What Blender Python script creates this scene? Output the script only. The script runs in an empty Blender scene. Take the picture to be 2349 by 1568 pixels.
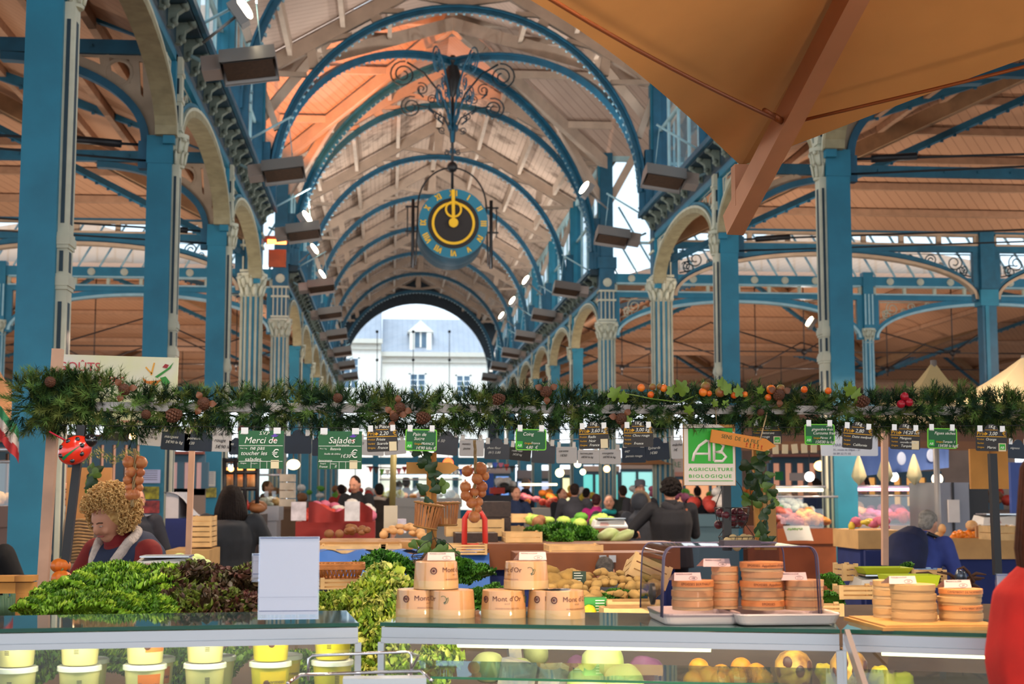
import bpy, math, random
from mathutils import Vector, Matrix, noise
R = math.radians
S = bpy.context.scene
COL = S.collection
rnd = random.Random(7)
# ---------------------------------------------------------------- camera
YAW, PIT, FPX = R(4.88), R(5.98), 3300.0
EYE = Vector((0, 0, 1.6))
FWD = Vector((math.sin(YAW)*math.cos(PIT), math.cos(YAW)*math.cos(PIT), math.sin(PIT)))
RGT = Vector((math.cos(YAW), -math.sin(YAW), 0)); UPV = RGT.cross(FWD)
cd = bpy.data.cameras.new('camera'); cam = bpy.data.objects.new('camera', cd); COL.objects.link(cam)
cam.matrix_world = Matrix((( RGT.x, UPV.x, -FWD.x, EYE.x), (RGT.y, UPV.y, -FWD.y, EYE.y), (RGT.z, UPV.z, -FWD.z, EYE.z), (0, 0, 0, 1)))
cd.sensor_width = 36; cd.lens = FPX/2349*36; cd.clip_start = 0.1; cd.clip_end = 600
cd.dof.use_dof = True; cd.dof.focus_distance = 5.4; cd.dof.aperture_fstop = 6.0
S.camera = cam
# ---------------------------------------------------------------- daylight and exposure
w = bpy.data.worlds.new('overcast_sky'); S.world = w; w.use_nodes = True
bg = w.node_tree.nodes['Background']; bg.inputs[0].default_value = (0.86, 0.93, 1.0, 1); bg.inputs[1].default_value = 2.4
sun = bpy.data.lights.new('hazy_sun', 'SUN'); sun.energy = 3.2; sun.angle = R(25); sun.color = (1, .97, .92); so = bpy.data.objects.new('hazy_sun', sun); COL.objects.link(so); so.location = (0, -40, 60); so.rotation_euler = Vector((.12, .5, -.86)).to_track_quat('-Z', 'Y').to_euler()
S.view_settings.view_transform = 'Standard'; S.view_settings.look = 'None'
S.view_settings.exposure = 0.0; S.view_settings.gamma = 1.0; S.view_settings.use_curve_mapping = False
S.cycles.max_bounces = 7; S.cycles.diffuse_bounces = 4; S.cycles.glossy_bounces = 3
S.cycles.transmission_bounces = 6; S.cycles.transparent_max_bounces = 24
S.cycles.caustics_reflective = False; S.cycles.caustics_refractive = False
S.cycles.sample_clamp_indirect = 4.0

def at(px, py, Y):                       # a photo pixel carried out to the vertical plane y = Y
    d = FWD*FPX + RGT*(px-1174.5) + UPV*(784-py)
    return EYE + d*(Y/d.y)
def atz(px, py, z):                      # the same, down to a level z
    d = FWD*FPX + RGT*(px-1174.5) + UPV*(784-py)
    return EYE + d*((z-EYE.z)/d.z)
def hexc(h):
    h = h.lstrip('#'); c = [int(h[i:i+2], 16)/255 for i in (0, 2, 4)]
    return tuple(x/12.92 if x <= .04045 else ((x+.055)/1.055)**2.4 for x in c) + (1,)
def area(name, loc, target, size, power, color, sy=None):
    l = bpy.data.lights.new(name, 'AREA'); l.energy = power; l.color = color; l.size = size
    if sy: l.shape = 'RECTANGLE'; l.size_y = sy
    o = bpy.data.objects.new(name, l); COL.objects.link(o); o.location = loc
    o.rotation_euler = (Vector(target)-Vector(loc)).to_track_quat('-Z', 'Y').to_euler(); return o
# fill lights without fittings are added further down, over the stalls
# ---------------------------------------------------------------- materials
MATS = {}
def mat(name, c, r=.6, metal=0, n=0, ns=6, bump=0, c2=None, spec=.5, emit=0, ecol=None, trans=0, ior=1.45, sss=0, alpha=None, coat=0):
    if name in MATS: return MATS[name]
    m = bpy.data.materials.new(name); m.use_nodes = True; nt = m.node_tree; b = nt.nodes['Principled BSDF']
    col = hexc(c); b.inputs['Base Color'].default_value = col; b.inputs['Roughness'].default_value = r
    b.inputs['Metallic'].default_value = metal; b.inputs['Specular IOR Level'].default_value = spec
    b.inputs['IOR'].default_value = ior
    if trans: b.inputs['Transmission Weight'].default_value = trans
    if coat: b.inputs['Coat Weight'].default_value = coat; b.inputs['Coat Roughness'].default_value = .08
    if emit: b.inputs['Emission Color'].default_value = hexc(ecol or c); b.inputs['Emission Strength'].default_value = emit
    if n or bump or c2:
        tc = nt.nodes.new('ShaderNodeTexCoord'); nz = nt.nodes.new('ShaderNodeTexNoise')
        nz.inputs['Scale'].default_value = ns; nz.inputs['Detail'].default_value = 4
        nt.links.new(tc.outputs['Object'], nz.inputs['Vector'])
        if n or c2:
            mx = nt.nodes.new('ShaderNodeMix'); mx.data_type = 'RGBA'
            rp = nt.nodes.new('ShaderNodeMapRange'); rp.inputs[1].default_value = .35; rp.inputs[2].default_value = .65
            nt.links.new(nz.outputs[0], rp.inputs[0]); nt.links.new(rp.outputs[0], mx.inputs[0])
            d = hexc(c2) if c2 else tuple(x*(1-n) for x in col[:3])+(1,)
            mx.inputs[6].default_value = col; mx.inputs[7].default_value = d
            nt.links.new(mx.outputs[2], b.inputs['Base Color'])
        if bump:
            bp = nt.nodes.new('ShaderNodeBump'); bp.inputs['Strength'].default_value = bump; bp.inputs['Distance'].default_value = .02
            nt.links.new(nz.outputs[0], bp.inputs['Height']); nt.links.new(bp.outputs[0], b.inputs['Normal'])
    MATS[name] = m; return m
def boards(name, c, dark, width, ang=0, axis='XY', dirt=None, dirt_amt=.5, grain=.25, rough=.75, ns=1.2):
    """painted boards: joints every `width` metres, grain, optional flaking dirt"""
    if name in MATS: return MATS[name]
    m = bpy.data.materials.new(name); m.use_nodes = True; nt = m.node_tree; L = nt.links.new; b = nt.nodes['Principled BSDF']
    b.inputs['Roughness'].default_value = rough
    tc = nt.nodes.new('ShaderNodeTexCoord'); mp = nt.nodes.new('ShaderNodeMapping')
    mp.inputs['Rotation'].default_value = {'XY': (0, 0, ang), 'XZ': (R(90), 0, ang), 'YZ': (0, R(90), ang)}[axis]
    L(tc.outputs['Object'], mp.inputs['Vector'])
    sp = nt.nodes.new('ShaderNodeSeparateXYZ'); L(mp.outputs[0], sp.inputs[0])
    dv = nt.nodes.new('ShaderNodeMath'); dv.operation = 'DIVIDE'; dv.inputs[1].default_value = width; L(sp.outputs[0], dv.inputs[0])
    fr = nt.nodes.new('ShaderNodeMath'); fr.operation = 'FRACT'; L(dv.outputs[0], fr.inputs[0])
    cr = nt.nodes.new('ShaderNodeValToRGB'); e = cr.color_ramp.elements
    e[0].position = 0; e[0].color = (0, 0, 0, 1); e[1].position = .1; e[1].color = (1, 1, 1, 1)
    L(fr.outputs[0], cr.inputs[0])
    nz = nt.nodes.new('ShaderNodeTexNoise'); nz.inputs['Scale'].default_value = ns; nz.inputs['Detail'].default_value = 6; L(mp.outputs[0], nz.inputs['Vector'])
    mx = nt.nodes.new('ShaderNodeMix'); mx.data_type = 'RGBA'; L(cr.outputs[0], mx.inputs[0])
    mx.inputs[6].default_value = hexc(dark)
    m2 = nt.nodes.new('ShaderNodeMix'); m2.data_type = 'RGBA'; L(nz.outputs[0], m2.inputs[0])
    col = hexc(c); m2.inputs[6].default_value = tuple(x*(1+grain*.4) for x in col[:3])+(1,); m2.inputs[7].default_value = tuple(x*(1-grain) for x in col[:3])+(1,)
    L(m2.outputs[2], mx.inputs[7]); out = mx
    if dirt:
        n2 = nt.nodes.new('ShaderNodeTexNoise'); n2.inputs['Scale'].default_value = 1.1; n2.inputs['Detail'].default_value = 9; n2.inputs['Roughness'].default_value = .72; L(tc.outputs['Object'], n2.inputs['Vector'])
        mr = nt.nodes.new('ShaderNodeMapRange'); mr.inputs[1].default_value = .5; mr.inputs[2].default_value = .62; mr.inputs[4].default_value = dirt_amt; L(n2.outputs[0], mr.inputs[0])
        m3 = nt.nodes.new('ShaderNodeMix'); m3.data_type = 'RGBA'; L(mr.outputs[0], m3.inputs[0]); L(mx.outputs[2], m3.inputs[6]); m3.inputs[7].default_value = hexc(dirt); out = m3
    L(out.outputs[2], b.inputs['Base Color'])
    bp = nt.nodes.new('ShaderNodeBump'); bp.inputs['Strength'].default_value = .5; bp.inputs['Distance'].default_value = .01; L(cr.outputs[0], bp.inputs['Height']); L(bp.outputs[0], b.inputs['Normal'])
    MATS[name] = m; return m
def clear(name, tint='#e8f2f4', gloss=.12, rough=.02, k=.75):
    """thin clear sheet: mostly lets light straight through, with a Fresnel-like sheen"""
    if name in MATS: return MATS[name]
    m = bpy.data.materials.new(name); m.use_nodes = True; nt = m.node_tree; nt.nodes.clear(); L = nt.links.new
    o = nt.nodes.new('ShaderNodeOutputMaterial'); t = nt.nodes.new('ShaderNodeBsdfTransparent'); g = nt.nodes.new('ShaderNodeBsdfGlossy')
    lw = nt.nodes.new('ShaderNodeLayerWeight'); lw.inputs[0].default_value = .35; ml = nt.nodes.new('ShaderNodeMath'); ml.operation = 'MULTIPLY_ADD'
    ml.inputs[1].default_value = k; ml.inputs[2].default_value = gloss*.4; L(lw.outputs[0], ml.inputs[0]); ge = nt.nodes.new('ShaderNodeNewGeometry'); iv = nt.nodes.new('ShaderNodeMath'); iv.operation = 'SUBTRACT'; iv.inputs[0].default_value = 1; L(ge.outputs['Backfacing'], iv.inputs[1]); m2 = nt.nodes.new('ShaderNodeMath'); m2.operation = 'MULTIPLY'; L(ml.outputs[0], m2.inputs[0]); L(iv.outputs[0], m2.inputs[1]); ml = m2
    mx = nt.nodes.new('ShaderNodeMixShader'); t.inputs[0].default_value = hexc(tint); g.inputs['Roughness'].default_value = rough
    L(ml.outputs[0], mx.inputs[0]); L(t.outputs[0], mx.inputs[1]); L(g.outputs[0], mx.inputs[2]); L(mx.outputs[0], o.inputs[0])
    MATS[name] = m; return m
def glow(name, c, s):
    return mat(name, c, .4, emit=s, ecol=c)
BLUE = mat('blue_paint', '#257f9c', .45, n=.2, ns=3)
BLUE2 = mat('deep_blue_paint', '#22627f', .45, n=.25, ns=4)
NAVY = mat('dark_petrol_paint', '#1c3a48', .5, n=.3, ns=3)
CREAM = mat('cream_paint', '#cfcfb8', .55, n=.15, ns=5)
PALE = mat('pale_blue_paint', '#a9d0d8', .5, n=.15, ns=5)
TAUPE = mat('taupe_paint', '#b9a48c', .6, n=.2, ns=3)
OLIVE = mat('olive_cream_paint', '#a39a78', .6, n=.25, ns=6)
WHITEW = mat('white_painted_wood', '#cdb9a6', .65, n=.18, ns=3)
BLACK = mat('black_iron', '#1b1b1e', .45)
STEEL = mat('brushed_steel', '#c0c4c6', .28, metal=1)
GREYM = mat('grey_metal', '#8f8984', .4, metal=.5)
# ---------------------------------------------------------------- mesh helpers
class MB:
    def __init__(s): s.v = []; s.f = []; s.sm = []; s.mi = []; s.cur = 0
    def add(s, vs, fs, smooth=False):
        b = len(s.v); s.v += [Vector(p) for p in vs]
        for f in fs: s.f.append([i+b for i in f]); s.sm.append(smooth); s.mi.append(s.cur)
        return s
    def box(s, c, d, M=None):
        x, y, z = [k/2 for k in d]; vs = [Vector((i*x, j*y, k*z)) for i in (-1, 1) for j in (-1, 1) for k in (-1, 1)]
        if M is not None: vs = [M @ p for p in vs]
        c = Vector(c); return s.add([p+c for p in vs], [(0, 1, 3, 2), (4, 6, 7, 5), (0, 4, 5, 1), (2, 3, 7, 6), (0, 2, 6, 4), (1, 5, 7, 3)])
    def bb(s, a, b): return s.box([(a[i]+b[i])/2 for i in range(3)], [abs(a[i]-b[i]) for i in range(3)])
    def beam(s, p, q, w, h, up=(0, 0, 1)):
        p, q = Vector(p), Vector(q); d = q-p; z = d.normalized(); x = Vector(up).cross(z)
        if x.length < 1e-4: x = Vector((1, 0, 0)).cross(z)
        x.normalize(); y = z.cross(x); M = Matrix((x, y, z)).transposed()
        return s.box((p+q)/2, (w, h, d.length), M)
    def tube(s, pts, r, n=8, closed=False, cap=True, smooth=True, sq=None):
        pts = [Vector(p) for p in pts]; m = len(pts); rs = r if isinstance(r, (list, tuple)) else [r]*m
        vs = []; up = None
        for i, p in enumerate(pts):
            a = pts[(i-1) % m] if (closed or i) else p; b = pts[(i+1) % m] if (closed or i < m-1) else p
            t = (b-a).normalized()
            if up is None: up = Vector((0, 0, 1)) if abs(t.z) < .9 else Vector((1, 0, 0))
            x = up.cross(t)
            if x.length < 1e-5: x = Vector((0, 1, 0)).cross(t)
            x.normalize(); y = t.cross(x); up = y
            for k in range(n):
                a_ = 2*math.pi*k/n; vs.append(p+(x*math.cos(a_)*(sq or 1)+y*math.sin(a_))*rs[i])
        fs = []
        for i in range(m if closed else m-1):
            for k in range(n):
                a0 = i*n+k; a1 = i*n+(k+1) % n; j = ((i+1) % m)*n; fs.append((a0, a1, j+(k+1) % n, j+k))
        if cap and not closed: fs += [tuple(reversed(range(n))), tuple(range((m-1)*n, m*n))]
        return s.add(vs, fs, smooth)
    def lathe(s, prof, c=(0, 0, 0), n=20, M=None, sx=1, sy=1, flute=0, nf=0, cap=True, smooth=True):
        c = Vector(c)
        def ring(r, z):
            o = []
            for k in range(n):
                a = 2*math.pi*k/n; q = r*(1+flute*math.cos(a*nf)) if nf else r
                p = Vector((q*math.cos(a)*sx, q*math.sin(a)*sy, z)); o.append((M @ p if M is not None else p)+c)
            return o
        runs = [[prof[0]]]
        for i in range(1, len(prof)):                  # a sharp corner in the profile starts a new run of its own vertices
            if i > 1:
                u = Vector((prof[i-1][0]-prof[i-2][0], prof[i-1][1]-prof[i-2][1])); v = Vector((prof[i][0]-prof[i-1][0], prof[i][1]-prof[i-1][1]))
                if u.length > 1e-7 and v.length > 1e-7 and u.angle(v) > .75: runs.append([prof[i-1]])
            runs[-1].append(prof[i])
        for run in runs:
            vs = [p for r, z in run for p in ring(r, z)]
            s.add(vs, [(i*n+k, i*n+(k+1) % n, (i+1)*n+(k+1) % n, (i+1)*n+k) for i in range(len(run)-1) for k in range(n)], smooth)
        if cap:
            if prof[0][0] > 1e-6: s.add(ring(*prof[0]), [tuple(reversed(range(n)))])
            if prof[-1][0] > 1e-6: s.add(ring(*prof[-1]), [tuple(range(n))])
        return s
    def prism(s, poly, M, d=.02):          # poly in local xy, extruded d along local z (centred), M to world
        n = len(poly); vs = [M @ Vector((x, y, -d/2)) for x, y in poly]+[M @ Vector((x, y, d/2)) for x, y in poly]
        return s.add(vs, [tuple(reversed(range(n))), tuple(range(n, 2*n))]+[(i, (i+1) % n, (i+1) % n+n, i+n) for i in range(n)])
    def band(s, A, B, M, d=.02, closed=False):   # plate between two point rows (2d), thickness d
        n = len(A); vs = []
        for z in (-d/2, d/2):
            for P in (A, B): vs += [M @ Vector((x, y, z)) for x, y in P]
        fs = []
        for i in range(n if closed else n-1):
            j = (i+1) % n
            fs += [(i, n+i, n+j, j), (2*n+i, 2*n+j, 3*n+j, 3*n+i), (i, j, 2*n+j, 2*n+i), (n+i, 3*n+i, 3*n+j, n+j)]
        if not closed: fs += [(0, 2*n, 3*n, n), (n-1, 2*n-1, 4*n-1, 3*n-1)]
        return s.add(vs, fs)
    def grid(s, fn, nu, nv, smooth=True, closed=False):
        vs = [fn(u/(nu if closed else nu-1), v/(nv-1)) for v in range(nv) for u in range(nu)]
        fs = [(v*nu+u, v*nu+(u+1) % nu, (v+1)*nu+(u+1) % nu, (v+1)*nu+u) for v in range(nv-1) for u in range(nu if closed else nu-1)]
        return s.add(vs, fs, smooth)
    def ball(s, c, r, n=12, m=8, M=None, wob=0, seed=0):
        c = Vector(c); r = (r, r, r) if not isinstance(r, (tuple, list)) else r
        vs = []
        for j in range(m+1):
            t = math.pi*j/m
            for k in range(n):
                a = 2*math.pi*k/n; u = Vector((math.sin(t)*math.cos(a), math.sin(t)*math.sin(a), -math.cos(t)))
                q = 1+(wob*noise.noise(u*1.7+Vector((seed, seed*.7, 0))) if wob else 0)
                p = Vector((u.x*r[0]*q, u.y*r[1]*q, u.z*r[2]*q)); vs.append((M @ p if M is not None else p)+c)
        return s.add(vs, [(j*n+k, j*n+(k+1) % n, (j+1)*n+(k+1) % n, (j+1)*n+k) for j in range(m) for k in range(n)], True)
    def build(s, name, m, parent=None, loc=None, rel=True, mods=None):
        me = bpy.data.meshes.new(name); off = Vector((0, 0, 0))
        if parent is not None and rel: off = Vector(parent.get('_o', (0, 0, 0)))
        elif loc is not None: off = Vector(loc)
        me.from_pydata([tuple(p-off) for p in s.v], [], s.f); 
        me.polygons.foreach_set('use_smooth', s.sm); me.polygons.foreach_set('material_index', s.mi)
        for q in (m if isinstance(m, (list, tuple)) else [m]): me.materials.append(q)
        me.validate(); me.update()
        o = bpy.data.objects.new(name, me); COL.objects.link(o)
        if parent is not None: o.parent = parent
        elif loc is not None: o.location = loc; 
        o['_o'] = tuple(off)
        return o
def tag(o, label=None, cat=None, group=None, kind=None):
    if label: o['label'] = label
    if cat: o['category'] = cat
    if group: o['group'] = group
    if kind: o['kind'] = kind
    return o
def thing(name, label, cat, loc=(0, 0, 0), rz=0, group=None, kind=None, world=False):
    o = bpy.data.objects.new(name, None); COL.objects.link(o); o.location = loc; o.rotation_euler = (0, 0, rz); o.empty_display_size = .1
    o['_o'] = tuple(loc) if world else (0, 0, 0)
    return tag(o, label, cat, group, kind)
def struct(name, mb, m, label=None, cat='building'):
    o = mb.build(name, m); tag(o, label, cat, None, 'structure'); return o
def dup(o, loc=None, rz=None, label=None, parent=None, group=None, scale=None):
    c = o.copy(); COL.objects.link(c); c.parent = parent
    if loc is not None: c.location = loc
    if rz is not None: c.rotation_euler = (0, 0, rz) if not isinstance(rz, (tuple, list)) else rz
    if scale is not None: c.scale = scale if isinstance(scale, (tuple, list)) else (scale,)*3
    if label: c['label'] = label
    if group: c['group'] = group
    for ch in list(o.children): dup(ch, parent=c)
    return c
def text(body, size, m, parent, loc, rot=(R(90), 0, 0), name='lettering', align='LEFT', ext=.0006, shear=0, sp=1, sx=1, off=0):
    cu = bpy.data.curves.new(name, 'FONT'); cu.body = body; cu.size = size; cu.extrude = ext; cu.align_x = align; cu.shear = shear
    cu.space_character = sp; cu.materials.append(m); cu.resolution_u = 3; cu.offset = off
    o = bpy.data.objects.new(name, cu); COL.objects.link(o); o.parent = parent; o.location = loc; o.rotation_euler = rot; o.scale = (sx, 1, 1)
    return o
def arcpts(cx, cy, rx, ry, a0, a1, n): return [(cx+rx*math.cos(R(a0+(a1-a0)*i/n)), cy+ry*math.sin(R(a0+(a1-a0)*i/n))) for i in range(n+1)]
def MYZ(x): return Matrix(((0, 0, 1, x), (1, 0, 0, 0), (0, 1, 0, 0), (0, 0, 0, 1)))   # local (u,v,w) -> (x+w, u, v)
def MXZ(y): return Matrix(((1, 0, 0, 0), (0, 0, 1, y), (0, 1, 0, 0), (0, 0, 0, 1)))   # local (u,v,w) -> (u, y+w, v)
# ================================================================ 1. THE HALL
XL, XR, XC, HW = -2.87, 5.76, 1.445, 4.315
YN, YF, YE = 30.0, 37.8, 78.0           # near and far side of the crossing, end wall
ZC, ZK, ZS, ZE = 5.72, 7.05, 7.55, 10.6 # capitals, top of arcade, sill, eaves
AB = 7.15                               # aisle bay
BOARD = boards('roof_boards', '#c9b09c', '#6a5344', .14, 0, 'XY', dirt='#5a4636', dirt_amt=.75)
BOARDN = boards('clean_roof_boards', '#c4ac9c', '#7c6556', .16, R(45), 'XY')
PEACH = boards('aisle_boards', '#b98c6c', '#7d5540', .17, R(40), 'XY', grain=.15)
fl = MB(); fl.bb((-40, -30, -.1), (60, 95, 0)); struct('floor', fl, mat('grey_floor', '#8a8079', .5, n=.25, ns=1.5), 'grey concrete floor of the market hall', 'floor')
g = MB(); g.bb((-300, 95, -.3), (300, 300, -.05)); struct('ground', g, mat('pavement', '#b5b0a8', .8), 'pale street paving beyond the end wall', 'ground')

SIDE = {-1: 'left', 1: 'right'}
ORD = ['nearest', 'second', 'third', 'fourth', 'fifth', 'sixth', 'seventh', 'eighth', 'ninth', 'tenth', 'eleventh', 'twelfth']
def capital(mb, c, r, h, n=8):
    x, y, z = c
    mb.lathe([(r*.9, 0), (r*1.0, h*.05), (r*.85, h*.1), (r*.95, h*.5), (r*1.25, h*.85), (r*1.45, h*.88), (r*1.45, h)], (x, y, z), 12)
    for row, (zz, rr, hh) in enumerate([(.08, .9, .42), (.42, 1.0, .45)]):
        for k in range(n):
            a = 2*math.pi*(k+row*.5)/n; ca, sa = math.cos(a), math.sin(a)
            pts = [(x+ca*r*(rr+t[0]), y+sa*r*(rr+t[0]), z+h*(zz+hh*t[1])) for t in ((0, 0), (.12, .35), (.22, .7), (.42, 1), (.5, .85))]
            mb.tube(pts, [r*.2, r*.22, r*.2, r*.13, r*.05], 5)
    for k in range(4):
        a = R(45+90*k); mb.ball((x+math.cos(a)*r*1.45, y+math.sin(a)*r*1.45, z+h*.82), r*.28, 8, 6)
def box_column(x, y, s, label, group=None):
    """riveted blue box pillar with a cream pilaster strip on the side that faces the nave (s = +1: nave lies to +x)"""
    t = thing('column', label, 'column', (x, y, 0), 0, group, world=True)
    m = MB(); m.bb((x-.15, y-.16, 0), (x+.15, y+.16, ZC+.25)); m.bb((x-.16, y-.17, ZC-.05), (x+.16, y+.17, ZC+.3)); m.bb((x-.2, y-.2, 0), (x+.2, y+.2, .25)); m.build('shaft', BLUE, t)
    xn = x+s*.19; m = MB()
    for a, b in ((.9, 3.28), (3.36, 3.62), (3.7, ZC-.05)): m.bb((xn-.045, y-.1, a), (xn+.045, y+.1, b))
    for z in (3.28, 3.62): m.bb((xn-.065, y-.13, z), (xn+.065, y+.13, z+.07)); m.bb((xn-.055, y-.12, z-.03), (xn+.055, y+.12, z+.1))
    m.build('pilaster', CREAM, t)
    m = MB()
    for a, b in ((1.05, 3.15), (3.4, 3.57), (3.8, ZC-.2)): m.bb((xn-.018, y-.107, a), (xn+.012, y-.095, b)); m.bb((xn+s*.047, y-.04, a), (xn+s*.04, y+.04, b))
    m.build('groove', NAVY, t)
    m = MB(); m.lathe([(.16, 0), (.16, .3), (.13, .33), (.15, .42), (.11, .5), (.13, .6), (.1, .75), (.11, .85), (.085, .9)], (xn, y, 0), 8); m.build('base', PALE, t)
    if s < 0 and y == 18: m = MB(); m.lathe([(.31, 0), (.31, .5), (.27, .75), (.17, .98)], (x, y, 0), 24); m.build('base_drum', BLUE, t)
    m = MB(); capital(m, (xn, y-.0, ZC-.08), .1, .42); m.build('capital', CREAM, t)
    m = MB(); m.bb((xn-.05, y-.09, ZC+.34), (xn+.05, y+.09, ZK)); 
    for z in (ZC+.38, ZC+.75, ZC+1.1): m.bb((xn-.065, y-.11, z), (xn+.065, y+.11, z+.05))
    m.build('upper_pilaster', CREAM, t)
    m = MB(); m.bb((xn-.02, y-.1, ZC+.48), (xn+.02, y-.085, ZC+.7)); m.bb((xn-.02, y-.1, ZC+.85), (xn+.02, y-.085, ZC+1.05)); m.build('inset', NAVY, t)
    return t
def fluted_column(x, y, label, r=.22, group=None):
    t = thing('fluted_column', label, 'column', (x, y, 0), 0, group, world=True)
    m = MB(); m.lathe([(r*.92, .8), (r*.92, ZC)], (x, y, 0), 16); m.build('shaft', BLUE, t)
    m = MB()
    for k in range(12):
        a = 2*math.pi*k/12; m.tube([(x+math.cos(a)*r*.95, y+math.sin(a)*r*.95, .85), (x+math.cos(a)*r*.95, y+math.sin(a)*r*.95, ZC)], r*.13, 6)
    for z in (3.2, 3.5): m.lathe([(r, z), (r*1.15, z+.03), (r*1.15, z+.06), (r, z+.09)], (x, y, 0), 16)
    m.build('flute', CREAM, t)
    m = MB(); m.lathe([(r*1.7, 0), (r*1.7, .4), (r*1.3, .45), (r*1.4, .6), (r*1.1, .8), (r, .88)], (x, y, 0), 8); m.build('base', PALE, t)
    m = MB(); capital(m, (x, y, ZC-.1), r, .5, 10); m.build('capital', CREAM, t)
    m = MB(); m.bb((x-.2, y-.2, ZC+.4), (x+.2, y+.2, ZS)); m.build('pier', BLUE2, t)
    m = MB()
    for dx in (-.16, -.05, .06, .17): m.bb((x+dx-.025, y-.225, ZC+.45), (x+dx+.005, y-.2, ZK-.1))
    for z in (ZC+.42, ZC+.95, ZC+1.2): m.bb((x-.23, y-.24, z), (x+.23, y+.24, z+.05))
    m.lathe([(.04, 0), (.12, .01), (.12, .02), (.07, .04)], (x, y-.2, ZK+.12), 10, Matrix.Rotation(R(90), 3, 'X')); m.build('moulding', CREAM, t)
    return t
def scroll(mb, M, cx, cy, r, turns=1.6, a0=0, w=.012, d=1, n=22, k=.75):
    pts = []
    for i in range(n+1):
        f = i/n; a = a0+d*turns*2*math.pi*f; q = r*(1-k*f); pts.append(M @ Vector((cx+q*math.cos(a), cy+q*math.sin(a), 0)))
    mb.tube(pts, w, 4, cap=False)
def filigree(mb, M, pts, w=.012):
    """scrollwork inside a triangle: pts = corner, horizontal tip, vertical tip"""
    (cx, cy), (hx, hy), (vx, vy) = pts
    Lh = hx-cx; Lv = vy-cy; sg = 1 if Lh > 0 else -1; sv = 1 if Lv > 0 else -1
    for f, q in ((.17, .5), (.42, .36), (.64, .24), (.82, .13)):
        scroll(mb, M, cx+Lh*f, cy+Lv*q*.75, min(abs(Lv)*q*.8, abs(Lh)*.13), a0=f*9, w=w, d=sg)
        scroll(mb, M, cx+Lh*(f-.1), cy+Lv*q*1.35, min(abs(Lv)*q*.4, abs(Lh)*.08), a0=f*5+2, w=w*.8, d=-sg)
    scroll(mb, M, cx+Lh*.1, cy+Lv*.75, abs(Lh)*.07, a0=1, w=w, d=sg)
CORB = None
def arcade_bay(x, y0, y1, s, label, n=9):
    """one bay of the nave arcade: arch, spandrels with scrollwork, bracketed cornice. s = +1: nave lies to +x"""
    global CORB
    t = thing('arcade_arch', label, 'arcade', (x, (y0+y1)/2, ZC), 0, world=True)
    a, b = y0+.2, y1-.2; ym = (a+b)/2; A = (b-a)/2; z0 = ZC+.28; H = .92; N = 24
    xn = x+s*.12; M = MYZ(xn)
    th = [180-180*i/N for i in range(N+1)]
    arc = [(ym+A*math.cos(R(q)), z0+H*math.sin(R(q))) for q in th]
    arc2 = [(ym+(A-.11)*math.cos(R(q)), z0+(H-.1)*math.sin(R(q))) for q in th]
    m = MB(); m.band(arc, arc2, MYZ(xn-s*.03), .26); m.build('arch_moulding', OLIVE, t)
    m = MB(); arc3 = [(ym+(A+.05)*math.cos(R(q)), z0+(H+.045)*math.sin(R(q))) for q in th]
    m.band([(p[0], min(p[1], ZK-.03)) for p in arc3], arc, MYZ(xn), .2); m.build('arch_rim', CREAM, t)
    m = MB(); fr = .09                                   # blue frame: top rail, jambs, ring
    m.bb((xn-.07, a-.05, ZK-.1), (xn+.07, b+.05, ZK)); m.bb((xn-.07, a-.05, z0-.1), (xn+.07, a+fr-.03, ZK)); m.bb((xn-.07, b-fr+.03, z0-.1), (xn+.07, b+.05, ZK))
    arc4 = [(ym+(A+.13)*math.cos(R(q)), min(z0+(H+.11)*math.sin(R(q)), ZK-.02)) for q in th]; m.band(arc4, arc3, MYZ(xn), .12)
    m.build('spandrel_frame', BLUE, t)
    m = MB()
    for sg, c in ((1, a+fr), (-1, b-fr)):
        P = [(c, ZK-.12), (c+sg*A*.72, ZK-.12), (c, z0+.35)]
        M2 = MYZ(xn); filigree(m, M2, P, .014)
        m.tube([M2 @ Vector((p[0], p[1], 0)) for p in P], .014, 4, closed=True)
    m.build('scrollwork', CREAM, t)
    m = MB()                                             # cornice
    prof = [(0, ZK), (.16, ZK), (.16, ZK+.06), (.2, ZK+.1), (.2, ZS-.16), (.42, ZS-.14), (.46, ZS-.03), (.42, ZS), (0, ZS)]
    vs = []; 
    for yy in (y0, y1): vs += [(x+s*(p[0]), yy, p[1]) for p in prof]
    k = len(prof); m.add(vs, [(i, (i+1) % k, (i+1) % k+k, i+k) for i in range(k)]+[tuple(range(k)), tuple(range(k, 2*k))]); m.build('cornice', NAVY, t)  # dark green; the shade of the underside is put into this colour too
    m = MB(); m.bb((x+s*.44, y0, ZS-.12), (x+s*.5, y1, ZS-.02)); m.bb((x+s*.14, y0, ZK+.0), (x+s*.19, y1, ZK+.035)); m.build('gutter_edge', BLUE2, t)
    if CORB is None:
        c = MB(); pts = [(0, 0), (.06, 0), (.1, .06), (.12, .16), (.2, .22), (.22, .3), (.16, .34), (0, .34)]
        c.prism(pts, Matrix(((1, 0, 0, 0), (0, 0, 1, 0), (0, 1, 0, 0), (0, 0, 0, 1))), .11); c.tube([(.2, -.07, .27), (.2, .07, .27)], .05, 8); c.tube([(.08, -.065, .07), (.08, .065, .07)], .04, 8)
        CORB = c.build('corbel', mat('corbel_grey_green', '#7f8a7c', .6, n=.3, ns=9), t, rel=False)
        CORB.location = (0, 0, 0); cc = CORB
    for i in range(n):
        yy = y0+(y1-y0)*(i+.5)/n; o = CORB if (i == 0 and CORB.location.length == 0) else CORB.copy()
        if o is not CORB: COL.objects.link(o)
        o.parent = t; o.location = (s*.19, yy-(y0+y1)/2, ZK+.08-ZC); o.scale = (s, 1, 1)
    return t
GL = clear('window_glass', '#dfe9ee', .1)
wi = [0]
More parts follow.
